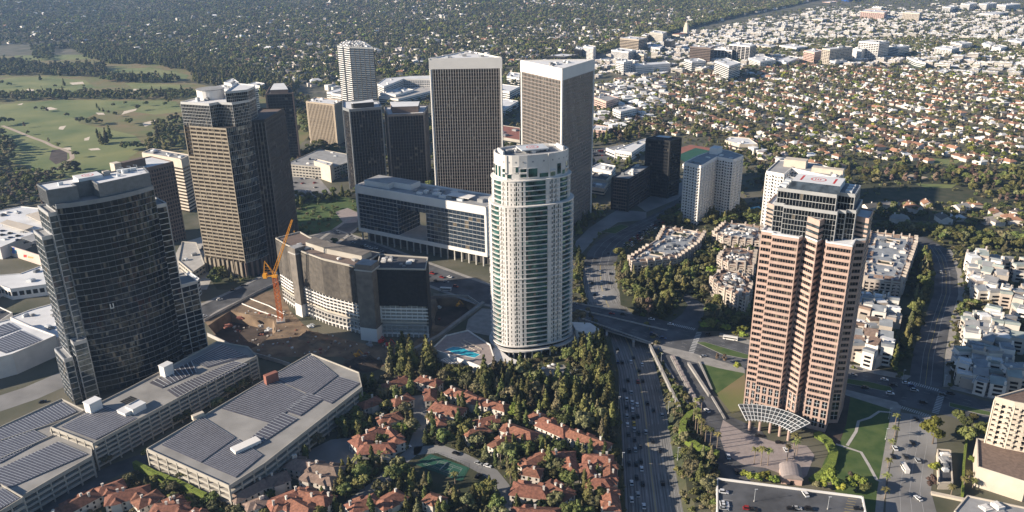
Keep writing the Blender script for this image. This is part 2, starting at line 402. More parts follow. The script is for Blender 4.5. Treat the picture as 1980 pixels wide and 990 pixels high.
for t in (0.08, 0.205, 0.335, 0.465, 0.60, 0.725, 0.85, 0.94):
    for i in range(15):
        p, q = cross2(tl[i], tr_[i], t), cross2(tl[i+1], tr_[i+1], t)
        for e in (-.75, .75): wm.add([(p[0]+e-.38, p[1], p[2]+.012), (p[0]+e+.38, p[1], p[2]+.012), (q[0]+e+.38, q[1], q[2]+.012), (q[0]+e-.38, q[1], q[2]+.012)], [(0, 1, 2, 3)])
struct('tyre_worn_track', wm, M("tyre_darkened_concrete", (0.15, 0.147, 0.143), 0.9, var=.35, sc=.08))
struct('lane_marking', lm, M_LINE); struct('centre_line', ly, M_LINEY)
def lip(c, s, w=5.5):
    out = []
    for i in range(len(c)):
        a, b = c[max(0, i-1)], c[min(len(c)-1, i+1)]; d = Vector((b[0]-a[0], b[1]-a[1])).normalized()
        k = w*min(1, -c[i][2]/6+0.05); out.append((c[i][0]-d.y*k*s, c[i][1]+d.x*k*s, 0.0))
    return out
ll = lip(tl, 1); lr = lip(tr_, -1)
sl = MB()
for i in range(15):
    sl.add([tl[i], tl[i+1], ll[i+1], ll[i]], [(0, 1, 2, 3)]); sl.add([tr_[i+1], tr_[i], lr[i], lr[i+1]], [(0, 1, 2, 3)])
struct('embankment', sl, M_GARD)
TRENCH = [(p[0], p[1]) for p in ll]+[(p[0], p[1]) for p in reversed(lr)]
ROADS.append(TRENCH)
gm = MB()
PITS = [([(402, 630), (445, 601), (528, 618), (535, 640), (500, 668), (475, 678), (425, 662)], -9.0), ([(843, 577), (903, 577), (922, 594), (860, 632), (840, 628), (834, 604)], -7.0)]
pw = [PP(q) for q, z in PITS]
outer = [(-2600, 60), (2600, 60), (2600, 2500), (-2600, 2500)]; hole = [(p[0], p[1]) for p in TRENCH]
allp = outer+hole+pw[0]+pw[1]
tri = tessellate_polygon([[Vector((x, y, 0)) for x, y in outer], [Vector((x, y, 0)) for x, y in hole]]+[[Vector((x, y, 0)) for x, y in q] for q in pw])
gm.add([(x, y, 0) for x, y in allp], [])
for a, b, c in tri:
    A, B, C = allp[a], allp[b], allp[c]; ar = (B[0]-A[0])*(C[1]-A[1])-(B[1]-A[1])*(C[0]-A[0])
    if abs(ar) > 1e-6: gm.f.append((a, b, c) if ar > 0 else (a, c, b)); gm.mi.append(0)
struct('ground', gm, M_GROUND)
for (q, z), pl in zip(PITS, pw):
    g = MB(); g.sheet(offs(pl, -2.2), z)
    struct('pit_floor', g, M_SOILD); g = MB(); o2 = offs(pl, -2.2); n_ = len(pl)
    g.add([(x, y, .06) for x, y in pl]+[(x, y, z) for x, y in o2], [(i, (i+1) % n_, n_+(i+1) % n_, n_+i) for i in range(n_)]); struct('pit_side', g, M_SOIL); ROADS.append(pl)
hm = MB(); nx, ny = 90, 70; X = np.linspace(-14000, 14000, nx+1); Y = 2500+np.linspace(0, 1, ny+1)**1.6*17500
hm.add([(x, y, gz(x, y) if y < 9000 else gz(x, 9000)*max(0, 1-(y-9000)/9000)) for y in Y for x in X], [(j*(nx+1)+i, j*(nx+1)+i+1, (j+1)*(nx+1)+i+1, (j+1)*(nx+1)+i) for j in range(ny) for i in range(nx)])
for s in (-1, 1): hm.add([(s*2600, 60, 0), (s*14000, 60, 0), (s*14000, 2500, 0), (s*2600, 2500, 0)], [(0, 1, 2, 3) if s > 0 else (3, 2, 1, 0)])
struct('hills', hm, M_GROUND)

AZN = 0.0
def area(name, pts, mat, z=0.03, keep=False, kind='structure'):
    global AZN; AZN += .0009; z += AZN
    pl = PP(pts); m = MB(); m.sheet(pl, z); struct(name, m, mat, kind)
    if keep: ROADS.append(pl)
    return pl
# planted ground of the near blocks
area('garden_ground', [(560, 1010), (700, 760), (860, 690), (1180, 650), (1196, 720), (1200, 860), (1200, 1010)], M_GARD, 0.02)
area('garden_ground', [(1190, 470), (1330, 400), (1480, 390), (1480, 640), (1340, 640), (1200, 590)], M_GARD, 0.02)
area('garden_ground', [(1620, 430), (1990, 430), (2060, 780), (1640, 720)], M_GARD, 0.02)
area('garden_ground', [(1295, 690), (1330, 700), (1400, 830), (1385, 990), (1330, 960)], M_GARD, 0.02)
area('garden_ground', [(80, 1010), (300, 900), (480, 960), (560, 1010)], M_GARD, 0.021)
area('garden_ground', [(380, 500), (560, 380), (700, 380), (700, 470), (600, 500), (480, 560), (420, 560)], M_GARD, 0.022)
area('garden_ground', [(1620, 300), (2000, 300), (2000, 430), (1650, 425)], M_GARD, 0.022)
# golf course
GOLF = area('golf_course', [(-260, 150), (-40, 92), (60, 92), (140, 84), (220, 96), (375, 128), (372, 160), (520, 190), (585, 215), (600, 260), (570, 290), (340, 300), (280, 330), (190, 345), (60, 352), (-60, 350), (-320, 420)], M_ROUGH, 0.02)
for q in ([(-40, 205), (120, 193), (340, 196), (352, 215), (300, 222), (230, 212), (180, 222), (150, 238), (210, 250), (262, 262), (280, 285), (250, 305), (190, 312), (140, 315), (100, 325), (40, 318), (-60, 300)],
          [(-60, 168), (20, 150), (90, 148), (165, 155), (185, 170), (130, 180), (40, 183), (-60, 184)],
          [(240, 160), (350, 164), (356, 172), (260, 173)], [(215, 132), (290, 131), (365, 145), (360, 153), (280, 155), (225, 148)],
          [(30, 98), (150, 88), (150, 104), (190, 108), (185, 114), (60, 118), (28, 112)],
          [(60, 320), (140, 292), (235, 300), (260, 312), (170, 345), (80, 350)], [(-60, 118), (25, 125), (30, 140), (-60, 140)], [(560, 225), (596, 222), (604, 240), (575, 250)]):
    area('fairway', q, M_FAIR, 0.06)
for q in ([(83, 209), (98, 207), (112, 211), (95, 213)], [(115, 245), (128, 243), (122, 251), (113, 250)], [(185, 218), (200, 218), (203, 222), (190, 222)],
          [(170, 288), (190, 286), (195, 290), (176, 291)], [(38, 201), (45, 199), (42, 203), (33, 203)], [(275, 238), (300, 232), (300, 238), (280, 245)],
          [(52, 172), (66, 173), (64, 177), (50, 177)], [(134, 160), (160, 158), (163, 162), (140, 164)], [(163, 268), (174, 264), (172, 271), (163, 272)],
          [(240, 215), (265, 210), (262, 214), (235, 222)], [(122, 286), (136, 285), (138, 290), (126, 290)], [(258, 172), (275, 172), (272, 175), (258, 175)]):
    area('sand_bunker', q, M_SAND, 0.10)
for pts in ([(4, 243), (30, 253), (62, 266), (85, 274), (105, 284), (120, 288), (138, 296), (140, 306), (115, 325), (90, 332), (30, 342)],):
    L, R = ribbon(pts, 6.5); m = MB()
    for i in range(len(L)-1): m.add([(*R[i], .2), (*R[i+1], .2), (*L[i+1], .2), (*L[i], .2)], [(0, 1, 2, 3)])
    struct('cart_path', m, M_PATH)
area('bare_earth', [(100, 290), (122, 288), (130, 296), (130, 310), (108, 318), (95, 308)], M_SOILD, 0.08)
# boulevard over the bridge
BU = [(1000, 566), (1108, 586), (1180, 600), (1300, 623), (1350, 640), (1440, 664), (1640, 713), (1760, 738), (1830, 754), (1905, 775), (2120, 815)]
BLo = [(1000, 596), (1112, 613), (1170, 637), (1258, 664), (1340, 686), (1440, 715), (1640, 755), (1735, 783), (1800, 795), (1905, 825), (2120, 880)]
bu = RP(BU); bl = RP(BLo); m = MB()
for i in range(len(bu)-1): m.add([(*bl[i], .05), (*bl[i+1], .05), (*bu[i+1], .05), (*bu[i], .05)], [(0, 1, 2, 3)])
struct('boulevard', m, M_ASPH); ROADS.append(bu+bl[::-1])
def lerp(a, b, t): return tuple(a[i]*(1-t)+b[i]*t for i in range(len(a)))
m = MB(); my = MB()
for t in (0.2, 0.33, 0.68, 0.82):
    for i in range(len(bu)-1):
        a, b = lerp(bl[i], bu[i], t), lerp(bl[i+1], bu[i+1], t); L = math.dist(a, b); n = int(L/9)
        for k in range(n):
            if 5 <= i <= 5 and False: continue
            p, q = lerp(a, b, k/n), lerp(a, b, (k+.35)/n); m.add([(p[0], p[1]-.1, .09), (q[0], q[1]-.1, .09), (q[0], q[1]+.1, .09), (p[0], p[1]+.1, .09)], [(0, 1, 2, 3)])
struct('lane_marking', m, M_LINE)
def kerbed(name, pts, mat, h=0.15, top=None, z=0.0):
    pl = PP(pts); m = MB(); m.prism(pl, z, h); struct(name, m, M_WALK)
    if mat is not M_WALK:
        g = MB(); g.sheet(offs(pl, -0.4), h+0.03); struct(name+'_planting', g, mat)
    return pl
kerbed('median', [(1345, 662), (1362, 661), (1440, 684), (1470, 692), (1440, 694), (1395, 685)], M_GRASS)
kerbed('median', [(1610, 728), (1680, 738), (1722, 748), (1728, 755), (1712, 757), (1640, 742), (1605, 735)], M_GRASS)
kerbed('median', [(1835, 778), (1900, 793), (1990, 812), (1990, 818), (1890, 800), (1835, 786)], M_GRASS)
for q in ([(1265, 665), (1330, 680), (1440, 712), (1440, 722), (1390, 712), (1330, 697), (1262, 672)], [(1610, 747), (1735, 778), (1745, 790), (1725, 800), (1722, 792), (1612, 757)],
          [(1390, 650), (1440, 664), (1640, 713), (1752, 735), (1762, 727), (1640, 703), (1440, 655), (1392, 643)], [(1838, 752), (1905, 769), (2100, 806), (2100, 797), (1905, 761), (1836, 744)],
          [(1722, 800), (1742, 792), (1712, 940), (1706, 1010), (1690, 1010), (1696, 950)]):
    kerbed('pavement', q, M_WALK)
# the right-hand streets
def fillroad(name, Lp, Rp, mat=M_ASPH, z=0.045):
    a, b = RP(Lp), RP(Rp); m = MB()
    for i in range(len(a)-1): m.add([(*a[i], z), (*b[i], z), (*b[i+1], z), (*a[i+1], z)], [(0, 1, 2, 3)])
    m.f = [f if True else f for f in m.f]; struct(name, m, mat); ROADS.append(a+b[::-1]); return a, b
RL = [(1757, 738), (1766, 680), (1786, 620), (1806, 565), (1808, 525), (1798, 495), (1782, 474), (1745, 455)]
RR = [(1822, 750), (1826, 690), (1838, 620), (1853, 570), (1851, 530), (1842, 500), (1832, 482), (1790, 458)]
ra, rb = fillroad('side_street', RL, RR)
for s in (0.33, 0.5, 0.66):
    m = MB()
    for i in range(len(ra)-2):
        a, b = lerp(ra[i], rb[i], s), lerp(ra[i+1], rb[i+1], s); m.add([(a[0]-.1, a[1], .09), (a[0]+.1, a[1], .09), (b[0]+.1, b[1], .09), (b[0]-.1, b[1], .09)], [(0, 1, 2, 3)])
    struct('lane_marking', m, M_LINE if s != .5 else M_LINEY)
kerbed('pavement', [(1824, 748), (1838, 748), (1840, 690), (1850, 640), (1866, 590), (1866, 560), (1858, 520), (1846, 496), (1838, 482), (1832, 482), (1842, 500), (1851, 530), (1853, 570), (1838, 620), (1827, 690)], M_WALK)
DL = [(1742, 798), (1735, 850), (1722, 900), (1714, 950), (1708, 1080)]
DR = [(1808, 806), (1812, 860), (1806, 900), (1800, 950), (1835, 1080)]
da, db = fillroad('side_street', DL, DR, M_ASPL)
for s in (0.3, 0.52, 0.75):
    m = MB()
    for i in range(len(da)-1):
        a, b = lerp(da[i], db[i], s), lerp(da[i+1], db[i+1], s); m.add([(a[0]-.09, a[1], .08), (a[0]+.09, a[1], .08), (b[0]+.09, b[1], .08), (b[0]-.09, b[1], .08)], [(0, 1, 2, 3)])
    struct('lane_marking', m, M_LINE)
def zebra(a, b, w, n, z=0.10):
    A, B = P(*a), P(*b); d = Vector((B[0]-A[0], B[1]-A[1])); L = d.length; d.normalize(); nn = (d.y, -d.x); m = MB()
    for k in range(n): u = L*(k+.25)/n; m.fbox(A, d, nn, u, u+L/n*.5, z-.02, z, -w/2, w/2)
    struct('zebra_crossing', m, M_LINE)
zebra((1758, 739), (1815, 755), 4, 14); zebra((1822, 758), (1808, 800), 4, 14); zebra((1738, 786), (1800, 806), 4, 15); zebra((1304, 628), (1344, 637), 4, 12); zebra((1352, 642), (1336, 683), 4, 14)
# small street at the centre
fillroad('side_street', [(1298, 622), (1318, 608), (1330, 590), (1318, 572)], [(1348, 640), (1360, 610), (1362, 590), (1328, 568)])
# avenue beyond, running to the upper right
fillroad('avenue_north', [(1128, 512), (1136, 488), (1153, 468), (1180, 452), (1213, 438), (1248, 422), (1277, 408), (1313, 380), (1330, 365)],
         [(1190, 512), (1196, 488), (1210, 470), (1228, 456), (1258, 443), (1285, 428), (1302, 412), (1328, 385), (1345, 370)], M_ASPH)
fillroad('access_road', [(1110, 470), (1140, 440), (1170, 420), (1195, 405), (1250, 410)], [(1125, 490), (1150, 462), (1172, 445), (1195, 430), (1250, 425)], M_ASPL, 0.035)
m = MB()
for t in (0.25, 0.5, 0.75):
    A = RP([(1128, 512), (1136, 488), (1153, 468), (1180, 452), (1213, 438), (1248, 422), (1277, 408)]); B = RP([(1190, 512), (1196, 488), (1210, 470), (1228, 456), (1258, 443), (1285, 428), (1302, 412)])
    for i in range(len(A)-1): a, b = lerp(A[i], B[i], t), lerp(A[i+1], B[i+1], t); m.add([(a[0]-.1, a[1], .09), (a[0]+.1, a[1], .09), (b[0]+.1, b[1], .09), (b[0]-.1, b[1], .09)], [(0, 1, 2, 3)])
struct('lane_marking', m, M_LINE)
kerbed('median', [(1160, 448), (1200, 434), (1216, 438), (1190, 452)], M_GRASS)
# streets round the building site and the office slab
road('cross_street', [(250, 700), (400, 598), (470, 566), (545, 528), (610, 485), (700, 420)], 20, M_ASPH, walk=4)
road('avenue_of_offices', [(560, 480), (640, 455), (700, 480), (790, 515), (870, 545), (945, 572), (1010, 582)], 34, M_ASPH, z=0.055, walk=4)
road('service_street', [(-60, 800), (60, 760), (140, 725), (230, 690)], 24, M_ASPL)
road('service_street', [(60, 990), (230, 905), (330, 870), (440, 800), (530, 735)], 14, M_ASPH)
road('far_boulevard', [(1060, 140), (1145, 112), (1225, 88), (1330, 60), (1500, 25), (1660, -3), (1800, -22)], 34, M_ASPL)
area('forecourt', [(350, 470), (400, 455), (425, 505), (400, 560), (345, 560), (335, 500)], M_CONC, 0.05, True)
area('forecourt', [(932, 596), (950, 598), (950, 650), (900, 640), (905, 618)], M_WALK, 0.035)
area('parking_lot', [(540, 330), (610, 335), (640, 372), (600, 385), (545, 372)], M_ASPL, 0.05, True)
area('parking_lot', [(1145, 290), (1170, 285), (1190, 300), (1175, 320), (1145, 318)], M_ASPH, 0.05, True)
area('parking_lot', [(1215, 385), (1300, 345), (1345, 350), (1310, 385), (1250, 410)], M_ASPL, 0.03)
area('park_lawn', [(555, 415), (600, 385), (660, 378), (694, 388), (694, 405), (672, 425), (640, 448), (600, 452), (560, 440)], M_GRASS, 0.05)
area('plaza', [(648, 410), (672, 402), (694, 412), (690, 430), (665, 432)], M_PAVE, 0.06, True)
# village drives
for q in ([(590, 875), (640, 850), (690, 845), (700, 900), (650, 920), (600, 905)],): area('driveway', q, M_ASPL, 0.04, True)
road('village_lane', [(640, 1010), (700, 960), (745, 925), (770, 895), (800, 872), (815, 830), (812, 790), (805, 765)], 9, M_ASPL)
road('village_lane', [(800, 872), (850, 868), (900, 888), (950, 915), (970, 940), (985, 1010)], 9, M_ASPL)
# tennis court
TC = PP([(800, 897), (832, 878), (908, 905), (893, 932)]); m = MB(); m.sheet(TC, 0.10); struct('tennis_court', m, M_COURT); ROADS.append(TC)
m = MB(); c0, c1, c2, c3 = P(800, 897), P(893, 932), P(908, 905), P(832, 878)
def bil(u, v): a, b = lerp(c0, c1, u), lerp(c3, c2, u); return lerp(a, b, v)
def seg(mb, a, b, w, z):
    d = Vector((b[0]-a[0], b[1]-a[1])); L = d.length; d.normalize(); mb.fbox(a, d, (d.y, -d.x), 0, L, z-.02, z, -w/2, w/2)
for a, b in (((.14, .2), (.86, .2)), ((.14, .8), (.86, .8)), ((.14, .2), (.14, .8)), ((.86, .2), (.86, .8)), ((.14, .3), (.86, .3)), ((.14, .7), (.86, .7)), ((.33, .3), (.33, .7)), ((.67, .3), (.67, .7)), ((.33, .5), (.67, .5))):
    seg(m, bil(*a), bil(*b), 0.11, 0.15)
struct('court_lines', m, M_LINE)
fth = thing('court_fence', 'dark mesh fence round the green tennis court', 'fence', (*cen(TC), 0))
for i, p, q, L, d, n in faces(TC):
    g = MB(); k = int(L/3)
    for j in range(k+1): g.tube((p[0]+d[0]*j*L/k, p[1]+d[1]*j*L/k, 0), (p[0]+d[0]*j*L/k, p[1]+d[1]*j*L/k, 3.2), .06, k=4)
    for z in (1.0, 2.0, 3.2): g.fbox(p, d, n, 0, L, z-.05, z, 0, .05)
    part('fence_side', g, M_BLACKP, fth)
nth = thing('tennis_net', 'white tennis net across the green court', 'net', (*bil(.5, .5), 0)); g = MB(); seg(g, bil(.5, .15), bil(.5, .85), .05, .9); g.v = [(x, y, (0.1 if z < .89 else .95)) for x, y, z in g.v]; part('net_band', g, M_SILV, nth)
for v in (.15, .85): g = MB(); g.tube((*bil(.5, v), 0.1), (*bil(.5, v), 1.1), .06, k=5); part('net_post', g, M_BLACKP, nth)
# round lawn and lawns by the pink tower
area('lawn', [(1356, 703), (1364, 697), (1440, 716), (1438, 725), (1385, 762), (1368, 740)], M_GRASS, 0.06, True)
area('lawn', [(1385, 762), (1440, 720), (1445, 790), (1415, 800)], M_ROUGH, 0.05, True)
area('lawn', [(1640, 765), (1655, 768), (1728, 795), (1700, 945), (1698, 1010), (1620, 960), (1590, 900), (1618, 840)], M_GRASS, 0.06, True)
area('bare_earth', [(1612, 757), (1645, 764), (1636, 820), (1622, 862), (1585, 852), (1608, 790)], M_SOILD, 0.07, True)
for pts in ([(1724, 798), (1700, 796), (1682, 808), (1660, 815), (1655, 835), (1638, 862)], [(1616, 859), (1638, 866), (1665, 875), (1680, 900), (1695, 928), (1704, 932)]):
    L, R = ribbon(pts, 1.8); m = MB()
    for i in range(len(L)-1): m.add([(*R[i], .2), (*R[i+1], .2), (*L[i+1], .2), (*L[i], .2)], [(0, 1, 2, 3)])
    struct('footpath', m, M_CONC)
area('driveway', [(1258, 668), (1335, 685), (1352, 700), (1378, 760), (1400, 800), (1470, 830), (1500, 870), (1480, 920), (1400, 945), (1386, 900), (1345, 800), (1300, 730)], M_ASPH, 0.03, True)
area('plaza', [(1398, 812), (1440, 838), (1500, 855), (1560, 862), (1575, 880), (1560, 920), (1545, 930), (1480, 905), (1440, 900), (1404, 880), (1390, 840)], M_PAVE, 0.06, True)
for (a, b, w, h) in [((1256, 672), (1318, 802), 1.2, 3.0), ((1300, 690), (1352, 790), 3.5, 1.0), ((1331, 705), (1372, 768), 1.5, 2.0), ((1352, 700), (1376, 755), 1.0, .9), ((1376, 768), (1402, 812), 1.0, .9), ((1286, 705), (1340, 800), 0.8, .9)]:
    A, B = P(*a), P(*b); m = MB(); d = Vector((B[0]-A[0], B[1]-A[1])); L = d.length; d.normalize(); m.fbox(A, d, (d.y, -d.x), 0, L, 0, h, -w/2, w/2)
    th = thing('retaining_wall', 'long pale concrete %s on the ramps beside the sunken avenue, running from near pixel-left to the plaza' % 'wall', 'wall', (*A, 0))
    th['label'] = {672: 'tallest pale concrete retaining wall edging the sunken avenue on its right', 690: 'broad low concrete divider with planters between the two dark ramps', 705: 'pale concrete wall between the right ramp and the triangular lawn', 700: 'thin kerb wall curving along the triangular green lawn', 768: 'low pale wall beside the driveway in front of the pink tower', 770: 'low wall'}.get(a[1], 'thin low wall between the left ramp and the avenue edge')
    part('wall_body', m, M_DECK, th); c = MB(); c.fbox(A, d, (d.y, -d.x), 0, L, h, h+.25, -w/2-.15, w/2+.15); part('coping', c, M_WALK, th)
    if w > 3:
        for k in range(9): g = MB(); u = L*(k+.5)/9; g.fbox(A, d, (d.y, -d.x), u-3, u+3, h+.25, h+.9, -1, 1); part('planter', g, M_PAVE, th)
# bridge deck edge
bth = thing('overpass_bridge', 'concrete road bridge carrying the boulevard over the sunken avenue', 'bridge', (*P(1210, 640), 0))
for A, B, nm in ((P(1125, 617), P(1262, 665), 'parapet'), (P(1112, 587), P(1222, 607), 'parapet'), (P(1120, 600), P(1290, 640), 'median_barrier')):
    d = Vector((B[0]-A[0], B[1]-A[1])); L = d.length; d.normalize(); g = MB(); g.fbox(A, d, (d.y, -d.x), 0, L, 0.06, 1.1, -.3, .3); part(nm, g, M_CONC, bth)
g = MB(); q = [P(1135, 589), P(1224, 608), P(1258, 664), P(1172, 637)]; g.prism(ccw(q), -1.4, 0.0); part('deck', g, M_CONC, bth)
for y0, y1 in (((1150, 640), (1262, 668)),):
    A, B = P(*y0), P(*y1)
    for s in (0.28, 0.75): p = lerp(A, B, s); g = MB(); g.box(p[0], p[1]+22, -6, -1.4, 1.6, 40, radians(-8)); part('pier', g, M_CONC, bth)
# ================================================================ towers
LM = []   # landmarks (name, px, py) used to word labels
def lmk(n, x, y): LM.append((n, x, y))
def arc3(a, b, c, n):
    "points on the circle through a, b, c from a to c"
    ax, ay = a; bx, by = b; cx, cy = c; d = 2*(ax*(by-cy)+bx*(cy-ay)+cx*(ay-by))
    ux = ((ax*ax+ay*ay)*(by-cy)+(bx*bx+by*by)*(cy-ay)+(cx*cx+cy*cy)*(ay-by))/d; uy = ((ax*ax+ay*ay)*(cx-bx)+(bx*bx+by*by)*(ax-cx)+(cx*cx+cy*cy)*(bx-ax))/d
    r = hypot(ax-ux, ay-uy); t0 = atan2(ay-uy, ax-ux); t1 = atan2(by-uy, bx-ux); t2 = atan2(cy-uy, cx-ux)
    def nrm(t): return (t-t0) % (2*pi)
    e = nrm(t2) if nrm(t1) < nrm(t2) else nrm(t2)-2*pi
    return [(ux+r*cos(t0+e*k/n), uy+r*sin(t0+e*k/n)) for k in range(n+1)]
# --- 1 dark glass tower, left
def glass_left():
    h = 138.0; A = P(107, 398, h); B = P(297, 358, h); C = P(323, 398, h)
    c = ((A[0]+B[0])/2, (A[1]+B[1])/2)
    A = (-287, 482); D = (-262, 559)                  # left corner of the bowed front, right end
    Bc = (-243, 523); dirf = Vector((Bc[0]-A[0], Bc[1]-A[1])).normalized(); nrm = Vector((dirf.y, -dirf.x))
    mid = ((A[0]+Bc[0])/2+nrm.x*6, (A[1]+Bc[1])/2+nrm.y*6)
    front = arc3(A, mid, Bc, 14); back = [(Bc[0]-nrm.x*22, Bc[1]-nrm.y*22), (A[0]-nrm.x*22, A[1]-nrm.y*22)]
    poly = ccw(front+back); th = thing('glass_office_tower', 'tall dark glass tower with bowed front and white floor lines, nearest on the left', 'office tower', (*cen(poly), 0))
    towers.append(('dark bowed glass tower', 240, 560))
    NF = 33
    tower_poly = poly
    storeys(th, poly, 3, h, NF, G_DARK, M_ALUM, sf=0.08, off=0.22, pier=3.2, pw=0.07, po=0.1, pane=1.6, tilt=0.085, top=1.5, pname='mullion', core_in=1.0)
    # left slab and stepped wings
    u = dirf; v = -nrm
    def loc(a, b): return (A[0]+u.x*a+v.x*b, A[1]+u.y*a+v.y*b)
    LW = Vector((Bc[0]-A[0], Bc[1]-A[1])).length
    for poly2, zt, nf in ((ccw([loc(-5, 2), loc(0, 2), loc(0, 26), loc(-5, 26)]), 133, 32), (ccw([loc(-11, 5), loc(-5, 5), loc(-5, 24), loc(-11, 24)]), 118, 28),
                          (ccw([loc(LW, 1), loc(LW+7, 1), loc(LW+7, 25), loc(LW, 25)]), 124, 30), (ccw([loc(LW+7, 2), loc(LW+19, 2), loc(LW+19, 24), loc(LW+7, 24)]), 62, 15),
                          (ccw([loc(-16, 0), loc(-11, 0), loc(-11, 22), loc(-16, 22)]), 34, 8), (ccw([loc(-9, -3), loc(-1, -3), loc(-1, 4), loc(-9, 4)]), 45, 11)):
        storeys(th, poly2, 0, zt, nf, G_CLEAR if poly2[0][0] < A[0]+2 else G_DARK, M_ALU, sf=0.12, off=0.2, pier=6.0, pw=0.14, po=0.35, pane=2.0, tilt=0.06, top=1.0)
    # crown box and its notch
    cr = ccw([loc(-2, 2), loc(18, 2), loc(18, 10), loc(30, 10), loc(30, 1), loc(LW-2, 1), loc(LW-2, 22), loc(-2, 24)])
    cr = ccw([loc(-3, 3), loc(14, .5), loc(14, 9), loc(25, 9), loc(25, -4.6), loc(LW-1, -.6), loc(LW+3, 21), loc(-3, 24)])
    g = MB(); g.prism(cr, h, h+9.5); part('crown_wall', g, M_ALUD, th)
    for i, p, q, L, d, n in faces(cr):
        k = int(L/1.2)
        g = MB()
        for j in range(k+1): g.fbox(p, d, n, j*L/k-.06, j*L/k+.06, h+.2, h+9.7, 0, .15)
        g.fbox(p, d, n, 0, L, h+9.5, h+10.4, -.5, .2); o = part('crown_fins', g, M_ALUD, th); o["kind"] = 'stuff'
    g = MB(); g.prism(offs(cr, -1), h+9.4, h+9.62); part('roof', g, M_ROOFW, th)
    pc = loc(LW*.42, 15); g = MB(); az = atan2(u.y, u.x); g.box(*pc, h+9.6, h+12.4, 15, 12, az); part('helipad', g, M_ROOFW, th); helipad(th, pc, h+12.43, 3.6, az)
    for a, b, s in ((8, 13, 2), (LW*.62, 17, 3), (LW*.8, 14, 2.5), (LW*.7, 8, 1.5)): g = MB(); g.box(*loc(a, b), h+9.6, h+9.6+s, s*1.4, s, az); part('rooftop_unit', g, M_BEIGE if s == 3 else M_SILV, th)
    for a in (LW*.78, LW*.86, LW*.93):
        g = MB(); q = loc(a, 12); g.tube((*q, h+9.6), (*q, h+14), .18); q2 = loc(a-2.2, 12); g.tube((*q, h+14), (*q2, h+14.4), .18); part('davit_arm', g, M_SILV, th)
    g = MB(); g.box(*loc(LW*.84, 17), h+10, h+11.6, 12, 3.0, az-.2); part('louvre_screen', g, M_SILV, th)
    # small white U shape set off the glass
    i, t = 5, 0; p, q = front[4], front[5]; d = Vector((q[0]-p[0], q[1]-p[1])).normalized(); n = (d.y, -d.x); z0 = zat(p, 597); g = MB()
    for a, b, c0, c1 in ((0, .6, 0, 3.6), (1.8, 2.4, 0, 3.6), (0, 2.4, 0, .6)): g.fbox(p, d, n, a, b, z0+c0, z0+c1, .3, .6)
    part('letter_shape', g, M_WHITE, th)
towers = []
glass_left()
